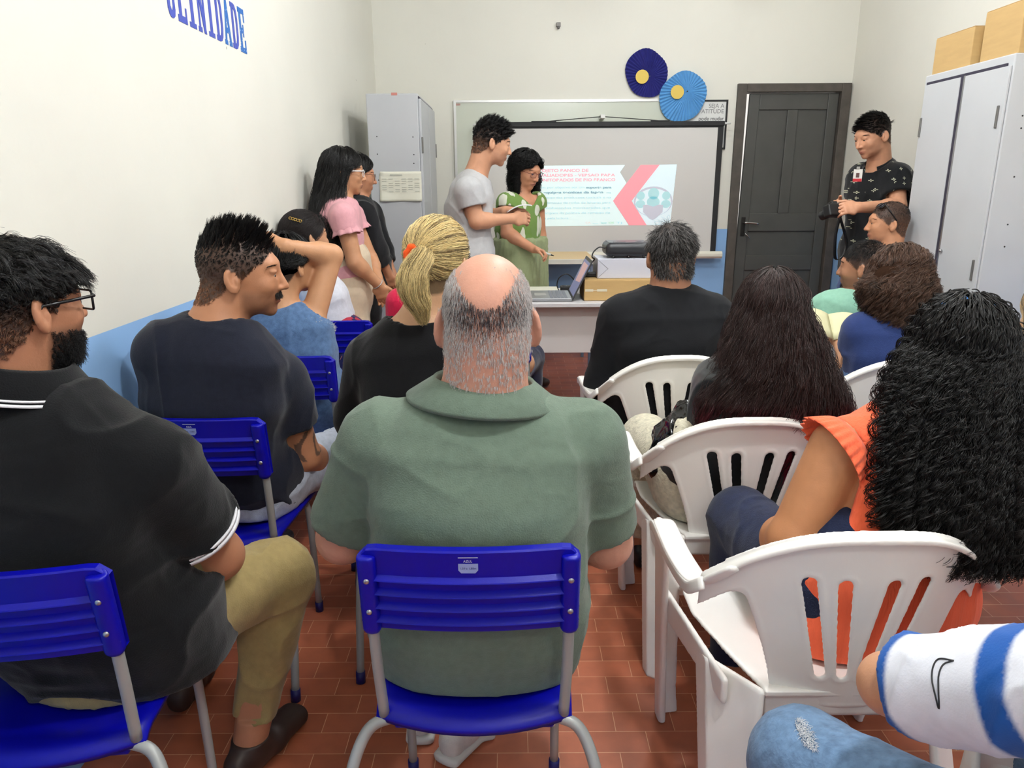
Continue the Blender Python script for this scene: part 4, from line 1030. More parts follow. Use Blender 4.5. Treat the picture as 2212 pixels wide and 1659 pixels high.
# laptop, side-on
lp_ = empty('laptop', (.24, 4.44, .751)); tag(lp_, 'open grey laptop turned side-on at the left of the desk', 'laptop')
silver = mat('laptop_silver', srgb(150, 152, 156), rough=.35, metal=.3)
lb = box('laptop_base', .115, .352, 4.27, 4.61, .752, .770, silver, lp_, bevel=.004)
box('base_underside', .117, .350, 4.272, 4.608, .750, .757, dkm, lp_, bevel=0)
parts = []
for i in range(5):
    for j in range(14): parts.append(box_vf(.225+i*.021, .225+i*.021+.018, 4.285+j*.0225, 4.285+j*.0225+.0195, .770, .772))
v, f = multi(parts); o = mesh_obj('keyboard', v, f, mat_cache('key_grey', (118, 122, 130), rough=.5), lp_, smooth=False)
box('touchpad', .135, .205, 4.39, 4.49, .770, .7708, mat_cache('pad_grey', (175, 175, 172), rough=.4), lp_, bevel=0)
s0, s1 = V(.355, 0, .760), V(.468, 0, .985); sd = s1-s0; sn = norm(V(-sd[2], 0, sd[0]))
def lid(a, y, h): p_ = s0+sd*a+sn*h; return (p_[0], y, p_[2])
v, f = prism_vf([(0, 4.27), (1, 4.27), (1, 4.61), (0, 4.61)], -.004, .004, lambda a, b, h: lid(a, b, h)); ld = mesh_obj('laptop_lid', v, f, mat_cache('dark_grey_plastic', (62, 62, 66), rough=.4), lp_, smooth=False)
lcd = mat('laptop_display', srgb(150, 140, 160), rough=.4, noise=.5, nscale=30, emit=(srgb(120, 112, 140), .5))
v, f = prism_vf([(.07, 4.285), (.93, 4.285), (.93, 4.595), (.07, 4.595)], .004, .0048, lambda a, b, h: lid(a, b, h)); sc_ = mesh_obj('display', v, f, mat_cache('display_bluegrey', (112, 116, 150), rough=.4, emit=((.16, .17, .30, 1), .6)), ld, smooth=False)
v, f = prism_vf([(.42, 4.32), (.86, 4.32), (.86, 4.56), (.36, 4.52)], .0048, .0052, lambda a, b, h: lid(a, b, h)); mesh_obj('display_picture', v, f, mat_cache('display_pink', (196, 160, 160), rough=.4, emit=((.5, .33, .33, 1), .5)), sc_, smooth=False)
# boxes and projector
cb = carton(.425, .93, 4.29, 4.60, .7515, .873, 'long brown cardboard carton with clear tape on the desk')
v, f = multi([box_vf(.43, .478, 4.2885, 4.290, .806, .820), box_vf(.50, .56, 4.2885, 4.290, .806, .820), box_vf(.478, .50, 4.2885, 4.290, .811, .815)]); mesh_obj('tape', v, f, mat_cache('clear_tape', (222, 214, 190), rough=.2), cb, smooth=False)
wrm = mat('white_wrapping', srgb(208, 210, 222), rough=.4)
wr = empty('wrapped_parcel', (.7, 4.47, .877)); tag(wr, 'parcel wrapped in white paper lying on the carton, under the projector', 'parcel')
YP = 4.335
za, zb, xa, xb = .8765, .993, .505, .84
box('parcel_body', xa, xb, YP, 4.58, za, zb, wrm, wr, bevel=.004)
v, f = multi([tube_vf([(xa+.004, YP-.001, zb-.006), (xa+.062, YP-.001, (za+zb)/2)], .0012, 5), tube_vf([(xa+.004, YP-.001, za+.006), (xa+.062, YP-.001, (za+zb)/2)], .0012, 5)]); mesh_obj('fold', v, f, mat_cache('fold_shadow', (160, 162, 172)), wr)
pj = empty('projector', (.7, 4.46, .995)); tag(pj, 'black data projector standing on the white wrapped parcel', 'projector')
S = SDF(.005, k=.01); S.box((.69, 4.46, 1.043), (.135, .115, .040), r=.028); v, f = S.mesh(); mesh_obj('projector_body', v, f, mat('projector_black', srgb(44, 46, 50), rough=.35), pj)
box('top_panel', .575, .805, 4.36, 4.56, 1.0815, 1.0850, mat('projector_grey', srgb(92, 96, 102), rough=.3), pj, bevel=.001)
text_obj('control_marks', 'XSXK', .030, mat_cache('black_ink', (40, 40, 42)), pj, (.60, 4.38, 1.0855), (1, 0, 0), (0, 1, 0))
v, f = lathe_vf([(.0, 0), (.022, 0), (.022, .002), (.014, .002)], 20, (.76, 4.42, 1.085)); mesh_obj('focus_ring', v, f, mat_cache('ring_grey', (140, 144, 150), rough=.3), pj)
v, f = tube_vf([(.69, 4.575, 1.04), (.69, 4.60, 1.04)], .030, 16); mesh_obj('projector_lens', v, f, mat_cache('lens_black', (12, 12, 16), rough=.1), pj)
for x in (.60, .69, .78): v, f = tube_vf([(x, 4.36, .9935), (x, 4.36, 1.008)], .008, 8); mesh_obj('projector_foot', v, f, dkm, pj)
ad = box('power_adapter', .44, .535, 4.40, 4.46, .8775, .905, dkm, bevel=.006); tag(ad, 'black power adapter brick on the carton behind the laptop lid', 'power adapter')
v, f = tube_vf(spline([(.556, 4.40, 1.05), (.52, 4.40, 1.055), (.485, 4.38, 1.03), (.475, 4.37, 1.0), (.49, 4.38, .985), (.47, 4.44, .95), (.44, 4.50, .90), (.41, 4.60, .80), (.395, 4.62, .76)], 8), .004, 6)
o = mesh_obj('video_cable', v, f, dkm); tag(o, 'black cable running from the projector down behind the laptop', 'cable')
v, f = tube_vf(spline([(.30, 4.64, .757), (.285, 4.64, .80), (.30, 4.62, .85), (.35, 4.62, .87), (.40, 4.64, .82), (.42, 4.68, .765), (.40, 4.74, .757)], 8), .0035, 6)
o = mesh_obj('power_cable', v, f, dkm); tag(o, 'thin black cable looping up behind the laptop keyboard', 'cable')
pl = box('paper_pile', .03, .30, 4.66, 4.82, .751, .766, pm, bevel=.002); tag(pl, 'low pile of papers and folders behind the laptop', 'papers')
sp_o = empty('power_strip', (.32, 4.70, .751)); tag(sp_o, 'black power strip among cables behind the laptop', 'power strip')
box('strip_body', .31, .42, 4.68, 4.73, .7505, .785, dkm, sp_o, bevel=.006)
for i in range(3): v, f = lathe_vf([(0, 0), (.014, 0), (.014, .002), (0, .002)], 12, (.335+i*.032, 4.705, .785)); mesh_obj('socket', v, f, mat_cache('socket_grey', (70, 70, 72)), sp_o)
cb2 = box('black_crate', -.57, -.37, 5.90, 6.20, .0, .50, dkm, bevel=.01); tag(cb2, 'low black case on the floor between cabinet and screen', 'case')

# ---------------------------------------------------------------- chairs
BLUE = mat('blue_plastic', srgb(4, 5, 152), rough=.36, spec=.32, bump=.06, bscale=500)
TUBE = mat('grey_tube', srgb(158, 160, 158), rough=.4, metal=.15)
LBL = mat_cache('chair_label', (150, 165, 215), rough=.5); CAP = mat_cache('blue_foot_cap', (14, 14, 90), rough=.5); RIV = mat_cache('rivet_steel', (175, 175, 180), rough=.3, metal=.9)
def school_chair():
    """school chair facing +y, origin on the floor under the top edge of the backrest"""
    e = empty('school_chair', (0, 0, 0))
    hw, zt, zb = .195, .820, .650
    lean = lambda z: .115*(.82-z)          # backrest leans back
    def cv(x): return .020*(1-(x/hw)**2)     # bulges backwards in the middle
    prof = [(0, -.000), (.004, .004), (-.000, .008), (0, .050)]
    z = .050
    for k in range(4): prof += [(-.010 if k == 0 else -.010, z+.006), (-.011, z+.009), (.004, z+.012), (.004, z+.028)]; z += .030
    prof = [(0.0, 0.0), (-.003, .003), (-.003, .052)]
    z = .052
    for k in range(4): prof += [(-.012, z+.007), (-.013, z+.009), (-.001, z+.011), (-.001, z+.0285)]; z += .0292
    vs, fs = [], []; NX = 24; n = len(prof)
    for i in range(NX+1):
        x = -hw*.99+2*hw*.99*i/NX; ed = max(0, abs(x)-(hw-.030)); dz = .030-math.sqrt(max(.030**2-ed**2, 0)) if ed > 0 else 0
        for (o, d) in prof:
            zz = zt-d-(dz*max(0, 1-d/.03)); vs.append((x, lean(zz)-cv(x)+o, zz))
    for i in range(NX):
        for j in range(n-1): a = i*n+j; fs.append((a, a+1, a+n+1, a+n))
    k0 = len(vs)
    for i in range(NX+1):
        x = -hw*.99+2*hw*.99*i/NX; ed = max(0, abs(x)-(hw-.030)); dz = .030-math.sqrt(max(.030**2-ed**2, 0)) if ed > 0 else 0
        for d in (0, .06, .12, prof[-1][1]): zz = zt-d-(dz*max(0, 1-d/.03)); vs.append((x, lean(zz)-cv(x)+.016, zz))
    for i in range(NX):
        for j in range(3): a = k0+i*4+j; fs.append((a, a+4, a+5, a+1))
        fs.append((i*n, (i+1)*n, k0+(i+1)*4, k0+i*4)); fs.append((i*n+n-1, k0+i*4+3, k0+(i+1)*4+3, (i+1)*n+n-1))
    br = mesh_obj('backrest', vs, fs, BLUE, e); br.data.polygons.foreach_set('use_smooth', np.zeros(len(br.data.polygons), bool)); 
    for q in (-1, 1):
        S = SDF(.0035, k=.004); x = q*(hw-.018)
        S.loft([(V(x, lean(zt)-.004, zt-.020), .017, .016), (V(x, lean(zb)-.004, zb+.005), .017, .016)], (1, 0, 0), n=2.6)
        S.box((x, lean(zt)-.012, zt-.004), (.022, .014, .010), r=.005, op='s', k=.003)
        v, f = S.mesh(); so = mesh_obj('side_socket', v, f, BLUE, br)
        for d in (.060, .125):
            v, f = ball((x, lean(zt-d)-.021, zt-d), (.0055, .003, .0055), n=12, m=8); mesh_obj('rivet', v, f, RIV, so)
        v, f = tube_vf(spline([(x, lean(zb)-.002, zb+.02), (q*.176, .030, .56), (q*.172, .046, .440)], 6), .0105, 12); mesh_obj('back_post', v, f, TUBE, e)
        # rear leg: an arch that runs out from under the seat and down
        v, f = tube_vf(spline([(q*.12, .052, .425), (q*.165, .048, .428), (q*.205, .034, .410), (q*.232, -.002, .345), (q*.238, -.035, .25), (q*.240, -.083, .02)], 7), .0115, 12); lg = mesh_obj('leg', v, f, TUBE, e)
        v, f = tube_vf([(q*.240, -.080, .035), (q*.240, -.085, .0)], .0140, 12); mesh_obj('foot_cap', v, f, CAP, lg)
        v, f = tube_vf(spline([(q*.165, .052, .428), (q*.165, .20, .432), (q*.168, .315, .425), (q*.174, .352, .36), (q*.176, .370, .02)], 7), .0105, 12); lg = mesh_obj('leg', v, f, TUBE, e)
        v, f = tube_vf([(q*.176, .370, .035), (q*.176, .370, .0)], .0135, 12); mesh_obj('foot_cap', v, f, CAP, lg)
    # seat
    vs, fs = [], []; NX, NY = 20, 22; sz = .452
    yb = lambda x: .008+.040*(x/.2)**2
    for layer in (0, 1):
        for j in range(NY+1):
            for i in range(NX+1):
                a = -1+2*i/NX; t = j/NY; x = a*(.200-.012*(1-t)); y0 = yb(x); y = y0+(.425-y0-.010*a*a)*t
                z_ = sz-.012*(1-a*a)*math.sin(math.pi*min(t*1.3, 1))+.010*a*a
                z_ -= .020*max(0, 1-t/.10)**2+.035*max(0, (t-.86)/.14)**2+.008*max(0, abs(a)-.9)*10
                if layer: z_ -= .012
                vs.append((x, y, z_))
    L1 = (NX+1)*(NY+1)
    for j in range(NY):
        for i in range(NX): a = j*(NX+1)+i; fs.append((a, a+1, a+NX+2, a+NX+1)); b = a+L1; fs.append((b, b+NX+1, b+NX+2, b+1))
    for i in range(NX): fs.append((i, L1+i, L1+i+1, i+1)); a = NY*(NX+1)+i; fs.append((a, a+1, a+1+L1, a+L1))
    for j in range(NY): a = j*(NX+1); b = a+NX+1; fs.append((a, b, b+L1, a+L1)); a += NX; b += NX; fs.append((a, a+L1, b+L1, b))
    mesh_obj('seat', vs, fs, BLUE, e)
    v, f = multi([box_vf(-.155, .155, .045, .068, .405, .428)]); bevel_obj(mesh_obj('seat_bracket', v, f, BLUE, e, smooth=False), .006)
    # label with rating lines
    def lab(x, z): return (x, lean(z)-cv(x)-.0038, z)
    v, f = prism_vf([(-.017, .784), (-.012, .778), (.012, .778), (.017, .784), (.017, .797), (-.017, .797)], 0, .0006, lambda a, b, h: (a, lab(a, b)[1]-h, b)); lb_ = mesh_obj('label', v, f, LBL, br, smooth=False)
    text_obj('label_text', '1,59 a 1,88m', .0055, mat_cache('dark_print', (50, 55, 110)), lb_, (-.0145, lab(0, .786)[1]-.0008, .786), (1, 0, 0), (0, 0, 1), depth=.0001)
    text_obj('label_text', 'AZUL', .006, mat_cache('white_print', (205, 208, 230)), br, (-.008, lab(0, .80)[1]-.0004, .8000), (1, 0, 0), (0, 0, 1), depth=.0002)
    v, f = prism_vf([(-.017, .8085), (.017, .8085), (.017, .8098), (-.017, .8098)], 0, .0005, lambda a, b, h: (a, lab(a, b)[1]-h, b)); mesh_obj('label_rule', v, f, mat_cache('white_print', (205, 208, 230)), br, smooth=False)
    return e
WHT = mat('white_plastic_chair', srgb(246, 243, 238), rough=.38, spec=.45, noise=.02, nscale=12, bump=.04, bscale=300)
def garden_chair():
    """white moulded armchair facing +y; origin on the floor under the top edge of the backrest"""
    e = empty('plastic_armchair', (0, 0, 0))
    R0 = .42
    def yc(x, z): return .0+.20*(.80-z)*.62 + (R0-math.sqrt(max(R0*R0-x*x, 1e-6)))*1.05
    v_ = .0028; S = SDF(v_, k=.0)
    def ycn(X, Z): return .125*(.80-Z)+(R0-np.sqrt(np.maximum(R0*R0-X*X, 1e-4)))*1.05
    def ztop(X): return .80-.155*np.abs(np.minimum(np.abs(X), .30)/.285)**2.6
    def shell(X, Y, Z):
        dy = np.abs(Y-ycn(X, Z))*.93
        top = Z-ztop(X)                                       # below the rim
        arch = np.maximum(-top*1.0-.078, top)                 # band under the rim
        hwid = .150+.10*np.clip((Z-.42)/.30, 0, 1)**1.3
        panel = np.maximum(np.maximum(np.abs(X)-hwid, top), .385-Z)
        k = .04; h = np.maximum(k-np.abs(arch-panel), 0)/k; o = np.minimum(arch, panel)-h*h*k/4
        o = np.maximum(o, np.abs(X)-.288)
        for a, b in ((.020, .046), (.062, .110)):
            for q in (-1, 1):
                t = np.clip((Z-.475)/(.685-.475), 0, 1); xc = q*(a+(b-a)*t); dzz = np.maximum(np.maximum(.475-Z, Z-.685), 0)
                o = np.maximum(o, -(np.hypot(X-xc, dzz)-(.009+.003*t)))
        # raised border round the slots
        th = .0028+.0016*np.clip(1-np.abs(o+.010)/.006, 0, 1)
        r = np.maximum(dy-th, o+.001)
        rim = np.hypot(np.maximum(np.abs(top+.004)-.004, 0), np.maximum(np.abs(Y-ycn(X, Z)+.010)-.013, 0))-.003
        rim = np.maximum(rim, np.abs(X)-.286)
        return np.minimum(r, rim)
    S.add(shell, V(-.30, -.05, .36), V(.30, .40, .82)); v, f = S.mesh(); v = smooth_mesh(v, f, 3, .5); mesh_obj('backrest', v, f, WHT, e)
    # seat pan
    S = SDF(.005, k=.01)
    def seat(X, Y, Z):
        t = np.clip((Y-.06)/.42, 0, 1); hw = .165+.085*np.clip(t*1.6, 0, 1)
        zc = .425-.018*(1-(X/.25)**2)*np.sin(np.pi*np.clip(t, 0, 1))+.012*t-.05*np.clip((t-.88)/.12, 0, 1)**2
        o = np.maximum(np.abs(X)-hw, np.maximum(.045-Y, Y-.50))
        return np.maximum(np.abs(Z-zc)-.005, o)
    S.add(seat, V(-.27, .03, .34), V(.27, .51, .46)); S.box((0, .056, .395), (.165, .006, .030), k=.01); v, f = S.mesh(); mesh_obj('seat', v, f, WHT, e)
    for q in (-1, 1):
        # armrest: flat top flowing out of the back rim
        pts = spline([(q*.245, .060, .700), (q*.280, .110, .645), (q*.290, .160, .618), (q*.300, .28, .614), (q*.302, .42, .616), (q*.300, .470, .602)], 6)
        v, f = multi([sweep_vf(pts, [.012, .018, .023, .027, .027, .026, .020], .005, (1, 0, 0)), sweep_vf(pts[4:]+V(q*.024, 0, -.012), .004, .013, (1, 0, 0))]); mesh_obj('armrest', v, f, WHT, e)
        # front leg rises to the armrest, angle section
        S = SDF(.005, k=.006)
        def plate(a0, b0, a1, b1, th):     # a tapered plate between two edge segments
            A0, B0, A1, B1 = map(lambda c: np.asarray(c, float), (a0, b0, a1, b1))
            n_ = max(9, int(max(np.linalg.norm(B0-A0), np.linalg.norm(B1-A1))/.0055))
            for i in range(n_):
                t0, t1 = i/(n_-1), i/(n_-1)
                S.cone(A0+(B0-A0)*t0, A1+(B1-A1)*t0, th, th, k=.006)
        plate((q*.312, .350, .604), (q*.308, .465, .604), (q*.270, .470, .003), (q*.272, .510, .003), .0075)
        plate((q*.308, .465, .604), (q*.292, .472, .594), (q*.270, .508, .003), (q*.225, .514, .003), .0065)
        plate((q*.250, .470, .42), (q*.292, .478, .50), (q*.235, .505, .10), (q*.265, .505, .10), .006)
        v, f = S.mesh(lo=V(-1, -1, .0)); v[:, 2] = np.maximum(v[:, 2], .0); mesh_obj('leg', v, f, WHT, e)
        S = SDF(.005, k=.006)
        plate((q*.250, .16, .420), (q*.170, .055, .420), (q*.262, -.005, .003), (q*.215, -.035, .003), .0075)
        plate((q*.250, .16, .420), (q*.255, .230, .415), (q*.262, -.005, .003), (q*.268, .030, .003), .0065)
        v, f = S.mesh(); v[:, 2] = np.maximum(v[:, 2], .0); mesh_obj('leg', v, f, WHT, e)
        # side rail under the arm, from the back to the front leg
        S = SDF(.005, k=.006)
        plate((q*.235, .09, .425), (q*.235, .09, .375), (q*.298, .455, .44), (q*.290, .460, .36), .006)
        v, f = S.mesh(); mesh_obj('side_rail', v, f, WHT, e)
    return e
def put(o, x, y, rz, label, group):
    o.location = (x, y, 0); o.rotation_euler = (0, 0, math.radians(rz)); tag(o, label, 'chair', group); return o
sc0 = school_chair(); gc0 = garden_chair()
SG, GG = 'blue school chairs', 'white plastic armchairs'
BL = [(-.862, 1.055, 6, 'blue school chair under the bearded man in the black polo'),
      (-.078, 1.135, 0, 'blue school chair under the bald man in the green polo'),
      (-.862, 1.86, -2, 'blue school chair under the man in the navy T-shirt'),
      (-.845, 2.59, -2, 'blue school chair under the person in the denim vest'),
      (-.840, 3.31, -2, 'blue school chair under the person in the white T-shirt with a hair clip'),
      (-.215, 1.93, 0, 'blue school chair under the blonde woman with the orange scrunchie'),
      (-.11, 3.20, -4, 'blue school chair under the person in the deep pink shirt')]
for i, (x, y, rz, lb_) in enumerate(BL): put(sc0 if i == 0 else copy_tree(sc0), x, y, rz, lb_, SG)
WL = [(.672, 1.205, 0, 'white plastic armchair under the woman in the coral top'),
      (.665, 1.877, 0, 'white plastic armchair under the woman with long red-tipped hair'),
      (.625, 2.62, 2, 'white plastic armchair under the man in the dark suit'),
      (1.475, 2.55, -3, 'white plastic armchair under the curly-haired woman in the navy top'),
      (1.42, 1.80, 8, 'white plastic armchair at the right edge, beside the woman in coral'),
      (1.46, 3.25, 0, 'white plastic armchair under the man in the mint green shirt'),
      (1.075, .575, 60, 'white plastic armchair in the bottom right corner, only one arm in view'),
      (1.925, 3.98, 0, 'white plastic armchair under the man with sunglasses on his head')]
for i, (x, y, rz, lb_) in enumerate(WL): put(gc0 if i == 0 else copy_tree(gc0), x, y, rz, lb_, GG)

# ---------------------------------------------------------------- clothing and hair extras
def ring(name, c, ax, prof, m, parent, front=None, gap=0, n=56):
    """lathe of profile (radius, height) about axis ax through c, left open by gap degrees towards front"""
    ax = norm(ax); f_ = np.asarray(front if front is not None else (0, 1, 0), float); f_ = norm(f_-ax*(f_@ax)); r_ = np.cross(f_, ax); vs, fs = [], []; k = len(prof)
    A = np.radians(np.linspace(90+gap/2, 450-gap/2, n)) if gap else np.radians(np.linspace(90, 450, n+1)[:-1])
    for a in A:
        for r, h in prof: vs.append(tuple(c+ax*h+r*(math.cos(a)*r_+math.sin(a)*f_)))
    N = len(A)
    for i in range(N-1 if gap else N):
        for j in range(k): j2 = (j+1) % k; i2 = (i+1) % N; fs.append((i*k+j, i2*k+j, i2*k+j2, i*k+j2))
    if gap: fs.append(tuple(range(k))[::-1]); fs.append(tuple((N-1)*k+j for j in range(k)))
    return mesh_obj(name, vs, fs, m, parent)
def collar(K, m, parent, r0=.088, r1=.068, h=.045, drop=.012, name='collar', tilt=0, cy=.012, stripe=None, gap=36, th=.005):
    up = norm(norm(K['H']-K['N'])+K['f']*tilt); N = K['N']-up*drop+K['f']*cy
    prof = [(r1-th, h*.2), (r1-th, h*.9), (r1-.001, h+.002), (r1+.004, h*.93), (r0+.003, .006), (r0+.002, -.002), (r0-.006, .002), (r0-.010, h*.25)]
    o = ring(name, N, up, prof, m, parent, K['f'], gap)
    if stripe:
        for a, b in stripe[1]:
            ra, rb = [r0+.003+(r1+.004-r0-.003)*(q-.006)/(h*.93-.006)+.0012 for q in (a, b)]
            ring('collar_stripe', N, up, [(ra, a), (rb, b), (rb-.002, b), (ra-.002, a)], stripe[0], o, K['f'], gap)
    return o
def cuff(K, g, i, t0, t1, off, m, parent, name='cuff'):
    s_, e, w_ = K['S%d' % i], K['E%d' % i], K['W%d' % i]; b = g.get('arm', g.get('b', 1.0)); d = e-s_; L = np.linalg.norm(d)
    r = lambda t: (.050-.008*t)*b+off
    return ring(name, s_, d, [(r(t0), t0*L), (r(t1), t1*L), (r(t1)-.005, t1*L), (r(t0)-.005, t0*L)], m, parent)
def ruffle(c, ax, r0, r1, ln, m, parent, n=26, amp=.006, a0=0, a1=360, name='ruffle', up=None):
    ax = norm(ax); u = norm(np.cross(ax, V(.1, .3, 1) if up is None else up)); w_ = np.cross(ax, u); vs, fs = [], []; N = n*6; M_ = 6
    for j in range(M_+1):
        t = j/M_; 
        for i in range(N+1):
            a = math.radians(a0+(a1-a0)*i/N); wv = amp*t*math.sin(i/N*n*6.283)+amp*.4*t*math.sin(i/N*n*2.3)
            r = r0+(r1-r0)*t**.8+wv; vs.append(tuple(c+ax*(ln*t+wv*.4)+r*(math.cos(a)*u+math.sin(a)*w_)))
    for j in range(M_):
        for i in range(N): q = j*(N+1)+i; fs.append((q, q+1, q+N+2, q+N+1))
    o = mesh_obj(name, vs, fs, m, parent); s_ = o.modifiers.new('t', 'SOLIDIFY'); s_.thickness = .0015; return o
def pony(parent, K, tie, tail, rgb, n=1300, child=4, tailr=.045, dark=None, hl=HL, seed=5, rad=.0006, lift=1.05):
    """strands gathered from the scalp to tie (head axes) and then down the guide points tail (world)"""
    rs = np.random.RandomState(seed); H, M, s = K['H'], K['M'], K['s']; c0 = V(0, -.018, .030); R0 = V(.079, .101, .091)*lift
    N = n*4; az = rs.rand(N)*6.283; el = np.arcsin(rs.rand(N)*1.75-.75); D = np.stack([np.cos(az)*np.cos(el), np.sin(az)*np.cos(el), np.sin(el)], 1)
    P = D*R0+c0; ok = P[:, 2] > hairline(P[:, 1], hl); D = D[ok][:n]; n = len(D)
    T = norm((V(*tie)-c0)/R0); S1, S2_ = 14, 14; t = np.linspace(0, 1, S1)[None, :, None]
    om = np.arccos(np.clip(D@T, -.98, .98))[:, None, None]
    Q = (np.sin((1-t)*om)*D[:, None]+np.sin(t*om)*T)/np.sin(om)
    A = H+((Q*R0*(1+.02*rs.rand(n)[:, None, None]))+c0)*s@M.T
    tp = H+M@(V(*tie)*s); g = spline(np.vstack([tp, tail]), 6); g = g[np.linspace(0, len(g)-1, S2_+1).astype(int)][1:]
    o = rs.randn(n, 3); o /= np.linalg.norm(o, axis=1)[:, None]; o *= (rs.rand(n)**.5)[:, None]
    pr = np.interp(np.linspace(0, 1, S2_), [0, .15, .5, .85, 1], [.25, .7, 1, .75, .35])
    L_ = rs.rand(n)*.25
    B = g[None]+o[:, None]*tailr*pr[None, :, None]
    A = A+(tp+o[:, None]*tailr*.12-A)*np.linspace(0, 1, S1)[None, :, None]**6
    G = np.concatenate([A, B], 1); N = n*child; gi = np.repeat(np.arange(n), child); G = G[gi]+rs.randn(N, 1, 3)*.0022+rs.randn(N, G.shape[1], 3)*.0006
    base = np.array(srgb(*rgb)[:3]); c = base*(1+.16*rs.randn(n)[gi][:, None]); 
    if dark is not None:
        mk = (rs.rand(n)[gi] < dark[1]); c[mk] = np.array(srgb(*dark[0])[:3])*(1+.2*rs.randn(mk.sum())[:, None])
    Sd = SDF(.006, k=.02); Sd.ell(H+M@(c0*s), R0*s*.985, M); Sd.ell(H+M@(V(0, .075, -.045)*s), V(.07, .075, .09)*s, M, k=.02, op='s')
    for q in (-1, 1): Sd.ell(H+M@(V(q*.085, .0, -.03)*s), V(.03, .035, .045)*s, M, k=.01, op='s')
    for i in range(0, S2_-3, 3): Sd.ell(g[i], tailr*pr[i]*.75)
    kv, kf = Sd.mesh(); hair_mat(); ho = mesh_obj('hair', kv, kf, SKINM['h'], parent, col=np.tile(base*.55, (len(kv), 1)))
    hair_obj('hair_strands', G, rad, np.clip(c, .002, 1), SKINM['h'], ho); return ho
def const(v): return lambda x, y, z: np.full(len(x), v)
def comb_c(a, b, c): return lambda x, y, z: np.tile(norm(V(a, b, c)), (len(x), 1))
def tang(ax=(0, 0, 1)):
    """comb along the surface away from the crown"""
    def f(x, y, z):
        p = np.stack([x, y+.06, z-.03], 1); p /= np.linalg.norm(p, axis=1)[:, None]; d = np.stack([x*0, .3-.0*x, -np.ones(len(x))], 1)
        d = d-p*(d*p).sum(1)[:, None]; return d/np.maximum(np.linalg.norm(d, axis=1), .05)[:, None]
    return f
ALL = [(.2, -1), (-.2, -1)]
def beard_mask(lo=-.2, hi=-.03, y0=.0, chin=False):
    def m(x, y, z):
        mouth = (np.abs(x) < .022) & (z > -.073) & (z < -.054)
        if chin: return (z < -.075) & (y > .04) & (np.abs(x) < .03)
        return (z < hi-.02*np.clip((y-.05)/.05, 0, 1)) & (z > lo) & (y > y0) & ~mouth & ~((z > -.045) & (np.abs(x) < .03)) 
    return m
def stache(x, y, z): return (np.abs(x) < .026) & (z > -.056) & (z < -.044) & (y > .07)
def fadecol(rgb, skin, z0=-.02, z1=.045):
    def f(lc, n):
        t = np.clip((lc[:, 2]-z0)/(z1-z0), 0, 1)[:, None]; return (np.array(srgb(*rgb)[:3])*t+np.array(srgb(*skin)[:3])*.45*(1-t))*(1+.2*_rng.randn(n, 1))
    return f
BLK = (13, 12, 13)

# ---------------------------------------------------------------- the audience
# bald man in the green polo, centre front
SK_ = (205, 150, 128)
H = at(1054, 690, y=1.385)
K = skel((-.075, 1.36), 0, H, hpitch=4, hs=1.06, sw=.185, N=at(1042, 862, y=1.375)-V(0, 0, .015))
K['E0'] = at(742, 1160, y=1.42); K['E1'] = at(1308, 1170, y=1.42); K['W0'] = K['E0']+V(.09, .21, -.08); K['W1'] = K['E1']+V(-.09, .21, -.08)
K['A0'] = V(-.25, 1.68, .09); K['A1'] = V(-.135, 1.60, .09); K['F1'] = V(.5, .85, 0)
K['S0'] = at(822, 952, y=1.375); K['S1'] = at(1262, 957, y=1.375)
g = dict(b=1.22, belly=.02, neck=1.36, ear=1.18, w=1.0, arm=1.30, hip=1.02, waist=1.14, bow=.035, trap=.86)
def bald(Lc, v, col, blend):
    x, y, z = Lc.T
    patch = np.clip((z-.030-.075*(np.abs(x)/.060)**2.2)/.01, 0, 1)
    blend(np.clip((z-hairline(y))/.008+.3, 0, 1)*(1-np.clip(patch*2, 0, 1))*(np.abs(x) < .09), (172, 150, 142), .55)
    blend(np.clip(1.3-np.hypot((x)/.05, (z+.10)/.05), 0, 1)*(y < 0), (200, 118, 100), .5)
    blend((np.abs(x) > .074)*(z > -.06)*(z < .04)*(np.abs(y) < .05)*1.0, (200, 110, 92), .6)
    return col
b, v, f, Lc = make_body('bald older man seen from behind in a grey-green polo shirt, centre front', K, g, SK_, vox=.005, paint=bald, browcol=(150, 140, 130), hands=(.6, .6))
def gh(x, y, z): return .0065+.002*(z > .0)
def gmask(x, y, z):
    zl = .030+.075*(np.abs(x)/.060)**2.2; keep = (z < zl) | (_rng.rand(len(x)) < .008)
    return keep & (_rng.rand(len(x)) < np.clip(1.0+(z+.01)/.09, .30, 1))
def gcol(lc, n):
    x, y, z = lc.T; dk = np.clip(1.6-np.hypot(x/.050, (z-.022)/.034), 0, 1)*(y < -.02); m = (_rng.rand(n) < dk*.85)[:, None]
    return np.where(m, np.array(srgb(70, 62, 64)[:3]), np.array(srgb(188, 184, 182)[:3]))*(1+.2*_rng.randn(n, 1))
short_hair(b, K, (v, f, Lc), 26000, gh, comb_c(0, -.1, -1), (180, 175, 172), rad=.00030, S=4, up=.35, jit=.10, mask=gmask, cfun=gcol, grav=.3,
           hl=[(.10, .078), (.06, .03), (.04, .022), (.022, .0), (.0, .0), (-.016, -.018), (-.04, -.06), (-.07, -.115), (-.12, -.125)])
PG = cloth('green_polo_fabric', (100, 116, 102), noise=.10, bump=.35)
S = shirt_sdf(K, g, .006, off=.012, sleeve=(.86, .86), neck_r=.095, hem=-.30, slo=.016)
sh_ = garment('polo_shirt', S, PG, b, wr=.0045, sc=(7, 7, 10), seed=2, sm=2)
collar(K, PG, b, r0=.148, r1=.099, h=.044, drop=-.012, cy=.002)
garment('trousers', trousers_sdf(K, g, .008, off=.008, hip=.01), cloth('dark_trousers', (34, 34, 40)), b, wr=.003)
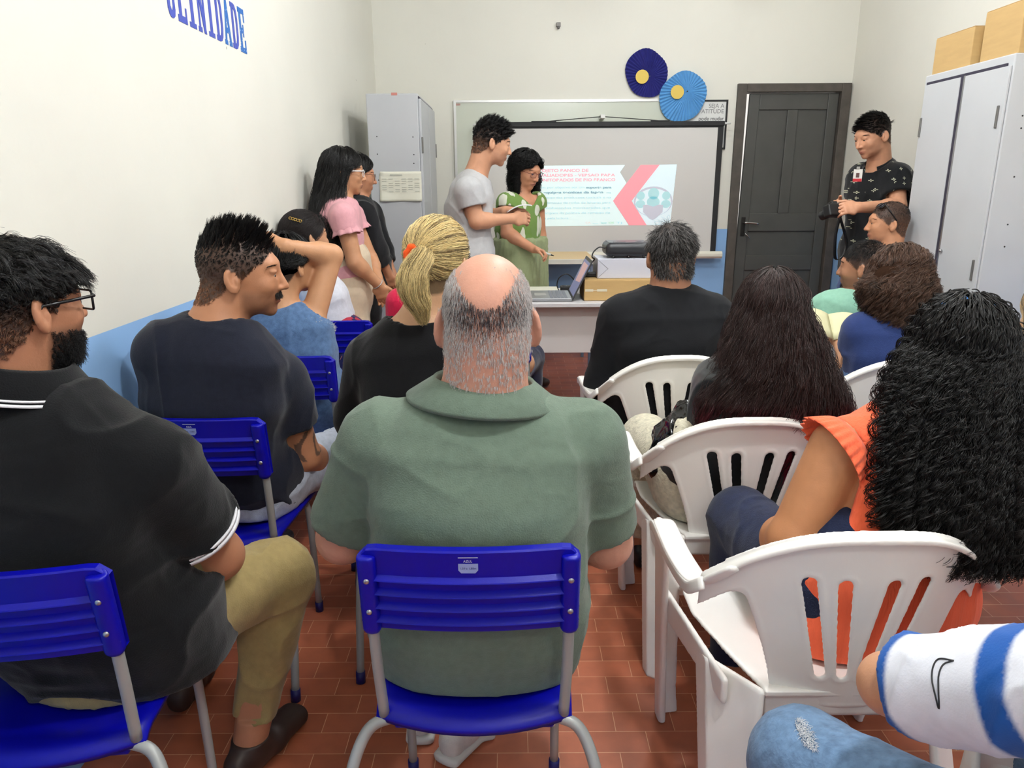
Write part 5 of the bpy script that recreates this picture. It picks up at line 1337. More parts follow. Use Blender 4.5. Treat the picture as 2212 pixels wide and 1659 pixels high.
shoes(K, cloth('white_trainer', (205, 200, 196), rough=.6), b, 1.05, mat_cache('white_sole', (210, 208, 204)), 'trainer')

# bearded man with glasses, near left
SKB = (176, 122, 92)
H = at(44, 660, y=1.27)
K = skel((-.825, 1.33), 0, H, hyaw=-28, spread=.02, hs=.98, sw=.2, N=at(25, 850, y=1.26))
K['S1'] = at(318, 1010, y=1.28); K['E1'] = at(470, 1200, y=1.41); K['W1'] = at(395, 1230, y=1.60); K['S0'] = K['N']-V(.10, 0, .08); K['E0'] = K['S0']+V(.03, .10, -.27); K['W0'] = K['E0']+V(.06, .22, -.05)
K['T1'] = V(-.74, 1.36, .53); K['K1'] = at(588, 1262, z=.505); K['K1'][1] += .05; K['A1'] = V(-.66, 1.52, .09); K['A1'][2] = .09; K['F1'] = V(.35, .9, 0)
g = dict(b=1.14, belly=.02, neck=1.22, arm=1.24, leg=1.10, trap=.62, top=.78, w=.95)
b, v, f, Lc = make_body('bearded man with black glasses in a black polo shirt and khaki trousers, near left', K, g, SKB, vox=.005, hair_rgb=(48, 38, 34), browcol=BLK, stubble=((40, 30, 28), .75))
short_hair(b, K, (v, f, Lc), 15000, lambda x, y, z: .006+.040*np.clip((z-.015)/.05, 0, 1)+.010*np.clip(y/.05, 0, 1)*(z > .05), lambda x, y, z: np.stack([.45+0*x, .7+0*y, -.45+0*z], 1), BLK, rad=.00050, S=8, up=.45, jit=.25, clump=14, curl=.0040, freq=1.1, grav=.5, cfun=fadecol(BLK, SKB, -.06, .01), matl=SKINM.get('s'))
short_hair(b, K, (v, f, Lc), 6000, lambda x, y, z: .003+.017*np.clip((y-.005)/.055, 0, 1)*np.clip((-.040-z)/.05, .15, 1), comb_c(0, .25, -1), BLK, rad=.00042, S=6, up=.5, jit=.3, hl=ALL, mask=beard_mask(y0=.008, hi=-.045, lo=-.135), curl=.0012, freq=1.5, name='beard', grav=.2)
glasses(K, mat_cache('black_acetate', (20, 20, 22), rough=.25), b, wd=.052, ht=.036, r=.0022, temple=.0030)
PB = cloth('black_polo_fabric', (13, 14, 17), noise=.15, bump=.3)
WST = cloth('white_trim', (228, 228, 232))
S = shirt_sdf(K, g, .007, off=.022, sleeve=(.66, .66), neck_r=.085, hem=-.15, slo=.018)
garment('polo_shirt', S, PB, b, wr=.007, sc=(6, 6, 9), seed=4, sm=2)
collar(K, PB, b, r0=.128, r1=.090, h=.050, drop=-.018, cy=.0, stripe=(WST, [(.0005, .0045), (.0075, .0105)]))
for i in (1,): cuff(K, g, i, .612, .632, .0365, WST, b, 'cuff_stripe'); cuff(K, g, i, .644, .672, .0375, WST, b, 'cuff_stripe')
KH = cloth('khaki_twill', (150, 132, 88), noise=.10, bump=.3)
garment('trousers', trousers_sdf(K, g, .007, off=.010, t1=1.86), KH, b, wr=.007, sc=(8, 8, 8), seed=9)
shoes(K, mat_cache('brown_leather', (52, 36, 30), rough=.5), b, 1.05, name='sandal')

# man in the navy T-shirt, profile
SKC = (186, 130, 96)
H = at(524, 590, y=2.06)
K = skel((-.85, 2.10), -8, H, hyaw=-80, hpitch=4, hs=1.06, N=at(462, 700, y=2.02))
K['S0'] = at(352, 762, y=1.99); K['S1'] = at(606, 822, y=2.07); K['E1'] = at(660, 985, y=2.12); K['W1'] = at(712, 1000, y=2.34); K['E0'] = K['S0']+V(.03, .10, -.26); K['W0'] = K['E0']+V(.06, .2, -.05)
K['K1'] = V(-.53, 2.46, .53); K['A1'] = V(K['K1'][0], K['K1'][1]-.08, .09)
g = dict(b=1.06, neck=1.12, arm=1.08, w=1.08, ear=1.05, nose=1.0, face=.95, bow=.05)
def tattoo(Lc, v, col, blend):
    s_, e = K['S1'], K['E1']; d = e-s_; t = (v-s_)@d/(d@d); q = v-s_-t[:, None]*d; r = np.linalg.norm(q, axis=1)
    m = (t > .62) & (t < .98) & (r < .07) & (q[:, 0] > -.005); w_ = vnoise(v, (26, 26, 14), 3); m = m & (np.abs(w_) < .16)
    col[m] = np.array(srgb(104, 80, 66)[:3]); return col
b, v, f, Lc = make_body('man in a navy T-shirt with spiky black hair, moustache and forearm tattoo, in profile', K, g, SKC, vox=.0046, hair_rgb=(58, 44, 38), browcol=BLK, stubble=((90, 62, 50), .45), paint=tattoo)
short_hair(b, K, (v, f, Lc), 15000, lambda x, y, z: .005+.034*np.clip((z-.055)/.035, 0, 1), lambda x, y, z: np.stack([0*x, .5+0*y, .9+0*z], 1), BLK, rad=.00055, S=6, up=.55, jit=.12, clump=22, grav=.05, cfun=fadecol(BLK, SKC, -.05, .03), matl=SKINM.get('s'))
short_hair(b, K, (v, f, Lc), 900, const(.009), comb_c(0, .1, -1), (30, 24, 22), rad=.0004, S=4, up=.5, jit=.25, hl=ALL, mask=stache, name='moustache')
TN = cloth('navy_tshirt_fabric', (28, 31, 44), noise=.12, bump=.25)
S = shirt_sdf(K, g, .006, off=.014, sleeve=(.55, .55), neck_r=.085, hem=-.05, slo=.02, nf=.004)
garment('tshirt', S, TN, b, wr=.0075, sc=(7, 7, 4), seed=7, sm=2)
LJ = cloth('pale_jeans', (178, 186, 200), noise=.15, bump=.4)
garment('jeans', trousers_sdf(K, g, .008, off=.012, t1=1.86), LJ, b, wr=.006, seed=3)
shoes(K, cloth('dark_trainer', (60, 60, 70)), b, 1.0, name='trainer')

# person in the denim vest, arm behind the head
SKD = (198, 146, 108)
H = at(624, 572, y=2.80)
K = skel((-.82, 2.80), -5, H, spread=.02, hyaw=-35, hs=.97, N=at(610, 668, y=2.76))
K['S1'] = at(668, 712, y=2.76); K['E1'] = at(716, 552, y=2.86); K['W1'] = at(612, 532, y=2.72); K['S0'] = K['N']-V(.16, 0, .05); K['E0'] = K['S0']+V(.02, .08, -.26); K['W0'] = K['E0']+V(.06, .2, -.05)
g = dict(b=.95, fem=1, arm=1.0)
b, v, f, Lc = make_body('person in a frayed denim vest with one bare arm folded behind the head', K, g, SKD, vox=.006, hand_dirs=(None, (V(-1, 0, -.1), V(0, 1, 0), V(0, .1, 1))), hands=(.5, .35), browcol=BLK, hair_rgb=BLK)
long_hair(b, K, [(1.25, H[0], 2.78, .085, .10), (1.15, H[0]-.02, 2.74, .06, .07)], 1.13, BLK, n=500, child=4, curl=.004, freq=6)
DN = cloth('blue_denim', (84, 112, 150), noise=.25, bump=.4)
S = SDF(.007, k=.03); add_torso(S, K, g, .014, t0=-.15); S.cone(K['N']+UPZ*.0, K['N']+UPZ*.12, .06, .09, op='s')
S.cone(K['S1']-(K['E1']-K['S1'])*.15, K['E1'], .062, .08, op='s', k=.004)
ve = garment('denim_vest', S, DN, b, wr=.004, seed=5)
# frayed edge of the arm hole
n = 900; a = _rng.rand(n)*6.283; ax = norm(K['E1']-K['S1']); u, w_, _ = frame(ax, (1, 0, 0)); c = K['S1']+ax*.030; r = .074
p0 = c+r*(np.cos(a)[:, None]*u+np.sin(a)[:, None]*w_)+_rng.randn(n, 3)*.006; d = (p0-c)/r+_rng.randn(n, 3)*.6; d /= np.linalg.norm(d, axis=1)[:, None]
P = np.stack([p0+d*.020*t+_rng.randn(n, 3)*.002 for t in np.linspace(0, 1, 4)], 1); vv, ff, cc = strands(P, .0009, np.tile([.75, .74, .70], (n, 1))); mesh_obj('frayed_trim', vv, ff, hair_mat(), ve, col=cc)
garment('jeans', trousers_sdf(K, g, .009, off=.010), cloth('denim_jeans', (70, 98, 140), noise=.2, bump=.4), b, wr=.004)
shoes(K, mat_cache('brown_leather', (52, 36, 30), rough=.5), b, .9)

# person in white with a hair clip
SKE = (196, 146, 112)
H = at(661, 512, y=3.52)
K = skel((-.83, 3.50), -50, H, spread=.02, hyaw=-48, hs=1.0, sw=.165, N=at(690, 596, y=3.48))
K['S1'] = at(722, 640, y=3.5); K['E1'] = at(756, 730, y=3.55); K['W1'] = K['E1']+V(0, .22, -.04); K['E0'] = K['S0']+V(.05, .03, -.26); K['W0'] = K['E0']+V(.18, .08, -.05); K['K0'] = K['T0']+V(.1, .38, -.03); K['K1'] = K['T1']+V(.1, .38, -.03); K['A0'] = V(K['K0'][0], K['K0'][1], .09); K['A1'] = V(K['K1'][0], K['K1'][1], .09)
g = dict(b=.90, fem=1, w=.82)
b, v, f, Lc = make_body('dark-haired person in a white T-shirt with a gold hair clip, by the left wall', K, g, SKE, vox=.007, browcol=BLK, hair_rgb=BLK)
hx, hy, hz = K['H']; MM = K['M']
pony(b, K, (0, -.10, -.03), [H+MM@V(0, -.12, -.07), H+MM@V(0, -.11, -.14), H+MM@V(0, -.10, -.20)], (34, 28, 28), n=1500, child=3, tailr=.028)
parts = []
for i in range(5):
    c = at(627+5.5*i, 471+1.6*i, y=3.418)
    parts.append(tube_vf([c+V(.0065*math.cos(a), 0, .0055*math.sin(a)) for a in np.linspace(0, 6.283, 13)], .0016, 5, False))
v2, f2 = multi(parts); mesh_obj('hair_clip', v2, f2, mat_cache('gold', (205, 170, 90), rough=.3, metal=.8), b)
S = shirt_sdf(K, g, .007, off=.011, sleeve=(.5, .5), neck_r=.07, hem=-.1); garment('tshirt', S, cloth('white_tshirt', (214, 216, 226)), b, wr=.004, seed=6)
fm = cloth('floral_skirt', (150, 60, 70)); nt = fm.node_tree; vo = nt.nodes.new('ShaderNodeTexVoronoi'); vo.inputs['Scale'].default_value = 38; cr = nt.nodes.new('ShaderNodeValToRGB')
cr.color_ramp.interpolation = 'CONSTANT'; el = cr.color_ramp.elements; el[0].color = srgb(28, 30, 74); el[1].position = .45; el[1].color = srgb(160, 40, 60)
for ps, c_ in ((.62, (190, 120, 100)), (.75, (34, 38, 90)), (.9, (205, 190, 190))): e_ = el.new(ps); e_.color = srgb(*c_)
tc_ = nt.nodes.new('ShaderNodeTexCoord'); nt.links.new(tc_.outputs['Object'], vo.inputs[0]); nt.links.new(vo.outputs['Color'], cr.inputs[0]); nt.links.new(cr.outputs[0], nt.nodes['Principled BSDF'].inputs['Base Color'])
S = trousers_sdf(K, g, .009, off=.02, t1=1.2); P = K['P']; S.loft([(P-UPZ*.02-V(0, .06, 0), .19, .12), (P+UPZ*.16-V(0, .03, 0), .16, .12)], K['r'], k=.04); garment('skirt', S, fm, b, wr=.004)
shoes(K, mat_cache('brown_leather', (52, 36, 30), rough=.5), b, .9)

# blonde woman with the scrunchie
SKF = (206, 160, 124)
H = at(950, 566, y=2.17)
K = skel((-.215, 2.12), 0, H, hyaw=-22, hs=1.06, N=at(905, 694, y=2.13))
K['S0'] = at(796, 778, y=2.13); K['S1'] = at(1050, 785, y=2.13); K['E0'] = at(770, 905, y=2.17); K['W0'] = K['E0']+V(.05, .22, -.05); K['E1'] = at(1105, 905, y=2.2); K['W1'] = K['E1']+V(-.08, .2, -.05)
g = dict(b=1.10, fem=1, w=1.05, arm=1.1)
b, v, f, Lc = make_body('blonde woman in a black top, ponytail held by an orange scrunchie', K, g, SKF, vox=.0055, hair_rgb=(92, 74, 50), browcol=(80, 60, 40))
tie = (-.012, -.118, .030); tp = H+K['M']@(V(*tie)*1.06)
pony(b, K, tie, [at(912, 556, y=2.01), at(892, 592, y=1.985), at(893, 630, y=1.985), at(905, 655, y=1.99), at(914, 690, y=2.0)], (228, 204, 146), n=2600, child=4, tailr=.044, dark=((112, 94, 64), .24), rad=.0005)
S = SDF(.003, k=.004); ax = norm(K['M']@V(0.2, -1, .0)); 
u, w_, _ = frame(ax, (0, 0, 1))
for a in np.linspace(0, 6.283, 15)[:-1]: S.ell(tp+(.022+.003*math.sin(a*5))*(math.cos(a)*u+math.sin(a)*w_)+ax*.004, .0095)
v2, f2 = S.mesh(); mesh_obj('scrunchie', v2, f2, cloth('orange_scrunchie', (255, 96, 40)), b)
BT = cloth('black_top', (14, 14, 17), noise=.12)
S = shirt_sdf(K, g, .007, off=.011, sleeve=(1.9, 1.9), neck_r=.098, hem=-.1, slo=.012, nf=.0); garment('top', S, BT, b, wr=.004, seed=8, sm=2)
nl = [K['N']+UPZ*.010+.070*(math.cos(a)*V(1, 0, 0)+math.sin(a)*V(0, 1, .12)) for a in np.linspace(0, 6.283, 60)]
v2, f2 = tube_vf(nl, .0016, 5, False); mesh_obj('necklace', v2, f2, mat_cache('gold', (205, 170, 90), rough=.3, metal=.8), b)
garment('jeans', trousers_sdf(K, g, .009, off=.010), cloth('indigo_jeans', (40, 56, 92), noise=.2), b, wr=.004)
shoes(K, mat_cache('brown_leather', (52, 36, 30), rough=.5), b, .9)

# person in deep pink, mostly hidden
H = at(978, 570, y=3.42)
K = skel((-.12, 3.42), -4, H, hyaw=0, hs=.98, N=at(975, 640, y=3.40))
K['S0'] = at(868, 656, y=3.40); K['S1'] = at(1088, 692, y=3.40); K['E1'] = at(1132, 785, y=3.42); K['E0'] = at(862, 790, y=3.42); K['W1'] = K['E1']+V(-.02, .22, -.08)
g = dict(b=1.08, arm=1.15)
b, v, f, Lc = make_body('person in a deep pink T-shirt, mostly hidden behind the blonde woman', K, g, SKE, vox=.008, hair_rgb=BLK, browcol=BLK)
short_hair(b, K, (v, f, Lc), 3500, const(.02), tang(), BLK, rad=.0007, S=4)
S = shirt_sdf(K, g, .008, off=.012, sleeve=(.72, .72), hem=-.1); garment('tshirt', S, cloth('deep_pink_tshirt', (206, 34, 72)), b, wr=.003)
garment('jeans', trousers_sdf(K, g, .01), cloth('navy_trousers', (34, 38, 60)), b, wr=.003); shoes(K, mat_cache('black_shoe', (26, 26, 28), rough=.4), b, 1)

# man in the dark suit
SKG = (170, 120, 92)
H = at(1446, 552, y=2.88)
K = skel((.625, 2.86), 2, H, seatz=.432, hyaw=6, hpitch=4, hs=1.05, N=at(1444, 632, y=2.86)-V(0, 0, .02))
K['S0'] = at(1343, 688, y=2.86); K['S1'] = at(1537, 690, y=2.86); K['E0'] = at(1308, 828, y=2.90); K['E1'] = at(1580, 828, y=2.90); K['W0'] = K['E0']+V(.08, .2, -.06); K['W1'] = K['E1']+V(-.08, .2, -.06)
g = dict(b=1.18, belly=.02, neck=1.3, arm=1.25, w=1.04, waist=1.1)
b, v, f, Lc = make_body('man in a dark suit with short greying hair seen from behind', K, g, SKG, vox=.006, hair_rgb=(52, 48, 46), browcol=BLK)
def salt(lc, n):
    m = (_rng.rand(n) < .28)[:, None]; return np.where(m, np.array(srgb(120, 116, 114)[:3]), np.array(srgb(40, 37, 37)[:3]))*(1+.2*_rng.randn(n, 1))
short_hair(b, K, (v, f, Lc), 12000, lambda x, y, z: .015+.019*np.clip((z-.0)/.05, 0, 1), lambda x, y, z: np.stack([.2+2*x, -.2+0*y, -.6+0*z], 1), BLK, rad=.00055, S=5, up=.45, jit=.18, clump=5, grav=.2, cfun=salt)
SU = cloth('suit_wool', (25, 26, 29), noise=.06, bump=.15, sheen=.05)
S = shirt_sdf(K, g, .007, off=.022, sleeve=(1.92, 1.92), neck_r=.082, hem=-.55, slo=.012, armk=.045); garment('suit_jacket', S, SU, b, wr=.005, sc=(5, 5, 9), seed=12, sm=2)
collar(K, SU, b, r0=.105, r1=.084, h=.046, drop=-.004, cy=.0, name='jacket_collar')
garment('trousers', trousers_sdf(K, g, .009), SU, b, wr=.004); shoes(K, mat_cache('black_shoe', (26, 26, 28), rough=.4), b, 1.05)

# woman with long red-tipped hair
SKH = (198, 146, 112)
H = at(1662, 674, y=2.08)
K = skel((.665, 2.10), 0, H, seatz=.432, hyaw=-4, hs=.98, N=at(1660, 778, y=2.06))
K['S0'] = at(1552, 838, y=2.06); K['S1'] = at(1770, 842, y=2.06); K['E0'] = at(1520, 985, y=2.12); K['W0'] = at(1485, 990, y=2.32); K['E1'] = at(1808, 990, y=2.12)
K['T0'] = K['P']-V(.12, 0, 0)
g = dict(b=1.05, fem=1, hip=1.2, leg=1.15, arm=1.05)
b, v, f, Lc = make_body('woman with very long dark wavy hair tipped red, black satin top, cream lace trousers', K, g, SKH, vox=.0065, hair_rgb=BLK, browcol=BLK)
ep = lambda py, l, r_, yy, ry: (lambda p_, q_: (p_[2], (p_[0]+q_[0])/2, yy, (q_[0]-p_[0])/2, ry))(at(l, py, y=yy), at(r_, py, y=yy))
long_hair(b, K, [ep(650, 1600, 1728, 2.04, .105), ep(710, 1577, 1765, 2.03, .11), ep(800, 1545, 1800, 2.01, .12), ep(870, 1512, 1832, 1.975, .09), ep(930, 1505, 1838, 1.985, .06), ep(1060, 1525, 1785, 2.01, .045)], at(1660, 1060, y=2.01)[2], (46, 32, 30), n=2300, child=5, tip=((150, 26, 58), .84, .62, .9), S=30, curl=.0075, freq=9, rad=.00055, spread=.007, vtip=.22, amax=125, inner=.62, seed=21)
S = shirt_sdf(K, g, .007, off=.012, sleeve=(1.5, 1.5), hem=-.1, neck_r=.09); garment('satin_top', S, mat('black_satin', srgb(22, 26, 28), rough=.38, sheen=.2), b, wr=.005, seed=14)
LC_ = cloth('cream_lace', (212, 206, 184), noise=.2, bump=1.0, bscale=120)
garment('lace_trousers', trousers_sdf(K, g, .0075, off=.014), LC_, b, wr=.003); shoes(K, mat_cache('black_shoe', (26, 26, 28), rough=.4), b, .92)

# curly-haired woman in the navy top
H = at(1937, 606, y=2.88)
K = skel((1.475, 2.80), 4, H, seatz=.432, hyaw=14, hpitch=22, hs=1.0, N=at(1934, 690, y=2.82))
K['S0'] = at(1862, 716, y=2.80); K['S1'] = at(2010, 722, y=2.80); K['E0'] = at(1836, 800, y=2.86); K['W0'] = at(1815, 742, y=3.05); K['E1'] = K['S1']+V(.04, .08, -.26)
g = dict(b=1.02, fem=1)
b, v, f, Lc = make_body('woman with brown curly hair in a navy top, reading an open notebook', K, g, SKE, vox=.0065, hair_rgb=(60, 44, 36), browcol=BLK)
long_hair(b, K, [ep(560, 1868, 1995, 2.84, .13), ep(610, 1848, 2018, 2.83, .14), ep(660, 1858, 2020, 2.82, .14), ep(700, 1872, 2000, 2.80, .11)], at(1937, 700, y=2.8)[2], (78, 56, 44), n=1900, child=5, S=30, curl=.013, freq=15, rad=.0006, spread=.0035, vtip=.55, inner=.70, seed=31, lift=1.16)
S = shirt_sdf(K, g, .007, off=.013, sleeve=(.42, .42), hem=-.1, neck_r=.085, slo=.02); garment('top', S, cloth('navy_top', (40, 56, 104)), b, wr=.004, seed=15)
garment('jeans', trousers_sdf(K, g, .009), cloth('denim_jeans', (70, 98, 140), noise=.2, bump=.4), b, wr=.004); shoes(K, mat_cache('black_shoe', (26, 26, 28), rough=.4), b, .92)

# man in the mint shirt
H = at(1864, 576, y=3.42)
K = skel((1.46, 3.50), 10, H, seatz=.432, hyaw=52, hpitch=4, hs=1.0, N=at(1862, 652, y=3.42))
K['S0'] = at(1786, 668, y=3.42); K['S1'] = at(1935, 672, y=3.42); K['E0'] = at(1772, 752, y=3.5)
g = dict(b=1.02, neck=1.05)
b, v, f, Lc = make_body('man in a mint green T-shirt with cropped hair and chin beard, turned left', K, g, SKG, vox=.006, hair_rgb=(52, 40, 36), browcol=BLK, stubble=((70, 50, 44), .5))
short_hair(b, K, (v, f, Lc), 7000, lambda x, y, z: .004+.014*np.clip((z-.03)/.04, 0, 1), tang(), BLK, rad=.0006, S=4, up=.8, cfun=fadecol(BLK, SKG, -.04, .04))
short_hair(b, K, (v, f, Lc), 1200, const(.014), comb_c(0, .2, -1), BLK, rad=.0006, S=4, hl=ALL, mask=beard_mask(chin=True), name='beard')
v2, f2 = ball(K['H']+K['M']@V(-.086, -.002, -.046), .0035); mesh_obj('earring', v2, f2, chrome, b)
S = shirt_sdf(K, g, .007, off=.013, sleeve=(.6, .6), hem=-.1); garment('tshirt', S, cloth('mint_tshirt', (138, 186, 164)), b, wr=.004, seed=16)
garment('jeans', trousers_sdf(K, g, .01), cloth('navy_trousers', (34, 38, 60)), b, wr=.003); shoes(K, mat_cache('black_shoe', (26, 26, 28), rough=.4), b, 1)

# man with sunglasses on his head
SKI = (200, 142, 106)
H = at(1916, 482, y=4.22)
K = skel((1.935, 4.20), 10, H, seatz=.432, hyaw=78, hpitch=2, hs=1.0)
K['E1'] = K['S1']+V(.0, .06, -.26)
g = dict(b=1.0, neck=1.1, face=1.08, nose=1.05)
b, v, f, Lc = make_body('seated man facing left beside the right cabinet, sunglasses pushed up on cropped hair', K, g, SKI, vox=.005, hair_rgb=(56, 42, 36), browcol=BLK, lo=V(1.5, 3.7, .3))
short_hair(b, K, (v, f, Lc), 6000, const(.006), tang(), BLK, rad=.0006, S=3, up=.8, cfun=fadecol(BLK, SKI, -.02, .05))
K2 = dict(K); K2['M'] = K['M']@np.array(Matrix.Rotation(math.radians(52), 3, 'X')); K2['H'] = K['H']+K['M']@V(0, -.018, .02)
sg = glasses(K2, mat_cache('black_acetate', (20, 20, 22), rough=.25), b, wd=.054, ht=.036, lens=False, temple=.003); sg.name = 'sunglasses'
for q in (-1, 1):
    c = K2['H']+K2['M']@V(q*.034, .100, 0); v2, f2 = ball(c, (.027, .004, .018), K2['M']); mesh_obj('dark_lens', v2@np.eye(3), f2, mat_cache('dark_lens', (18, 18, 40), rough=.05), sg)
S = shirt_sdf(K, g, .008, off=.012, sleeve=(.6, .6), hem=-.1); cm_ = cloth('blue_check_shirt', (46, 66, 116)); garment('shirt', S, cm_, b, wr=.003)
collar(K, cm_, b, r0=.08, r1=.066, h=.035)
garment('trousers', trousers_sdf(K, g, .01), cloth('dark_trousers', (34, 34, 40)), b, wr=.003); shoes(K, mat_cache('black_shoe', (26, 26, 28), rough=.4), b, 1)

# woman in coral with long tight curls
SKJ = (190, 132, 92)
H = at(2066, 762, y=1.535)
K = skel((.80, 1.46), 0, H, seatz=.432, hyaw=-6, hs=1.0, N=at(2035, 893, y=1.50))
K['S0'] = at(1812, 968, y=1.46); K['S1'] = at(2232, 970, y=1.50); K['E0'] = at(1712, 1165, y=1.44); K['W0'] = at(1650, 1160, y=1.70); K['E1'] = at(2290, 1170, y=1.52)
K['K0'] = K['T0']+V(-.10, .33, .0); K['A0'] = V(K['K0'][0], K['K0'][1]-.02, .09); K['T0'] = K['P']+V(-.12, 0, 0)
g = dict(b=1.06, fem=1, hip=1.12, arm=1.22, w=.93, leg=1.15)
b, v, f, Lc = make_body('woman in a coral ruffled blouse with very long tight black curls', K, g, SKJ, vox=.006, hair_rgb=BLK, browcol=BLK)
CO = cloth('coral_crinkle', (250, 112, 76), noise=.05, bump=.5, bscale=220, stretch=(1, 1, .15))
S = shirt_sdf(K, g, .006, off=.013, sleeve=(.0, .0), hem=-.22, neck_r=.085)
for i in (0, 1):
    s_, e_ = K['S%d' % i], K['E%d' % i]; S.cone(s_+(e_-s_)*.10, e_, .075, .085, op='s', k=.01)
bl_ = garment('blouse', S, CO, b, wr=.004, sc=(9, 9, 7), seed=17)
for i in (0, 1):
    s_, e_ = K['S%d' % i], K['E%d' % i]; d = norm(e_-s_); n_ = norm(s_-K['N']); ruffle(s_-d*.005-n_*.022, norm(d*.35+n_*.9), .066, .090, .048, CO, bl_, n=26, amp=.004)
long_hair(b, K, [ep(720, 1958, 2172, 1.49, .12), ep(800, 1918, 2205, 1.465, .13), ep(900, 1908, 2222, 1.415, .10), ep(1000, 1905, 2230, 1.355, .075), ep(1100, 1905, 2235, 1.315, .060), ep(1210, 1925, 2240, 1.290, .045)], at(2060, 1235, y=1.29)[2], (15, 13, 13), n=1900, child=4, S=120, curl=.0040, freq=20, rad=.00060, spread=.0028, endc=.9, fly=60, vtip=.25, amax=125, inner=.62, seed=41, cz=.6, lift=1.10, shine=False, cf=.46)
n_ = 9
for i in range(3):
    c = K['H']+K['M']@(V(-.055+.05*i, -.01-.02*abs(i-1), .118-.010*abs(i-1))); v2, f2 = ball(c, .006); mesh_obj('hair_band', v2, f2, mat_cache('blue_band', (70, 130, 200)), b)
garment('jeans', trousers_sdf(K, g, .007, off=.012), cloth('dark_indigo_jeans', (32, 40, 66), noise=.2, bump=.4), b, wr=.004); shoes(K, mat_cache('black_shoe', (26, 26, 28), rough=.4), b, .92)

# person at the right edge
H = at(2284, 690, y=2.08)
K = skel((1.46, 2.04), 8, H, seatz=.432, hyaw=0, hs=1.0)
g = dict(b=1.0, fem=1)
b, v, f, Lc = make_body('fair-haired person cut off by the right edge, beside the woman in coral', K, g, SKE, vox=.008, hair_rgb=(120, 96, 66), browcol=(90, 70, 50))
long_hair(b, K, [(1.25, H[0], 2.06, .105, .11), (1.10, H[0], 2.02, .125, .11), (.9, H[0], 2.0, .12, .07)], .86, (150, 126, 92), n=900, child=4, curl=.002, freq=3)
S = shirt_sdf(K, g, .008, off=.012, sleeve=(.25, .25), hem=-.1); garment('blouse', S, cloth('white_tshirt', (214, 216, 226)), b, wr=.003)
garment('jeans', trousers_sdf(K, g, .009), cloth('denim_jeans', (70, 98, 140), noise=.2, bump=.4), b, wr=.004); shoes(K, mat_cache('black_shoe', (26, 26, 28), rough=.4), b, .92)

# person in the white and blue jersey, bottom right
SKL = (206, 152, 118)
H = V(.86, .80, 1.16)
K = skel((.76, .60), 0, H, seatz=.432, hyaw=20, hpitch=25, hs=1.0, N=V(.81, .70, .97))
K['S0'] = V(.66, .64, .905); K['S1'] = V(.98, .66, .905); K['E0'] = at(1925, 1478, y=.885); K['W0'] = at(2165, 1452, y=1.02); K['E1'] = V(1.06, .86, .80); K['W1'] = V(.98, 1.00, .66)
K['K0'] = at(1735, 1640, y=1.03); K['A0'] = V(K['K0'][0], 1.06, .09); K['T0'] = V(.70, .64, .56)
g = dict(b=1.05, arm=.98, leg=1.10)
b, v, f, Lc = make_body('person in a white and blue football jersey and faded jeans, bottom right corner', K, g, SKL, vox=.006, hair_rgb=BLK, browcol=BLK, hand_dirs=((V(1, .2, -.1), V(0, -.2, -1), V(0, 1, 0)), (V(-1, .1, 0), V(0, 0, -1), V(0, 1, 0))))
short_hair(b, K, (v, f, Lc), 3000, const(.012), tang(), BLK, rad=.0008, S=3)
JW = cloth('white_jersey', (226, 228, 236), noise=.04, bump=.1); JB = cloth('blue_jersey', (26, 84, 160), noise=.15, bump=.3)
JV = cloth('football_jersey', (255, 255, 255), noise=.04, bump=.12, vcol=True)
def jcol(v):
    c = np.tile(np.array(srgb(228, 230, 238)[:3]), (len(v), 1))
    for i in (0, 1):
        s_, e_ = K['S%d' % i], K['E%d' % i]; d = e_-s_; t = (v-s_)@d/(d@d)+.10*(v-s_)@UPZ/.1*.3; r = np.linalg.norm(v-s_-((v-s_)@d/(d@d))[:, None]*d, axis=1)
        q_ = (r < .11)*np.maximum(np.clip((t-.80)/.02, 0, 1)*(t < 1.3), np.clip((t-.30)/.02, 0, 1)*np.clip((.44-t)/.02, 0, 1)); c = c*(1-q_[:, None])+np.array(srgb(26, 84, 160)[:3])*q_[:, None]
    return c
S = shirt_sdf(K, g, .0045, off=.014, sleeve=(.90, .90), hem=-.15, neck_r=.08, slo=.020); je = garment('jersey', S, JV, b, wr=.006, sc=(9, 12, 7), seed=19, sm=2, col=jcol)
from mathutils.bvhtree import BVHTree
bvh = BVHTree.FromPolygons([q.co[:] for q in je.data.vertices], [p.vertices[:] for p in je.data.polygons])
mk_ = []
for q in spline([(x_+25, y_+25, 0) for x_, y_ in ((2035, 1402), (2004, 1398), (1991, 1414), (1988, 1442), (1995, 1476), (2003, 1506), (2002, 1462), (2003, 1432), (2013, 1410), (2035, 1402))], 5):
    dr = norm(at(q[0], q[1], y=1.0)-V(0, 0, CAMZ)); hit = bvh.ray_cast(Vector((0, 0, CAMZ)), Vector(dr))
    if hit[0] is not None: mk_.append(np.array(hit[0])-dr*.0008)
if len(mk_) > 6: v2, f2 = tube_vf(mk_, .0011, 5); mesh_obj('printed_mark', v2, f2, mat_cache('black_ink', (40, 40, 42)), je)
FJ = cloth('faded_jeans', (104, 132, 164), noise=.30, bump=.5, bscale=120)
jo = garment('jeans', trousers_sdf(K, g, .006, off=.014), FJ, b, wr=.006, seed=20)
bvh = BVHTree.FromPolygons([q.co[:] for q in jo.data.vertices], [p.vertices[:] for p in jo.data.polygons]); fr_ = []
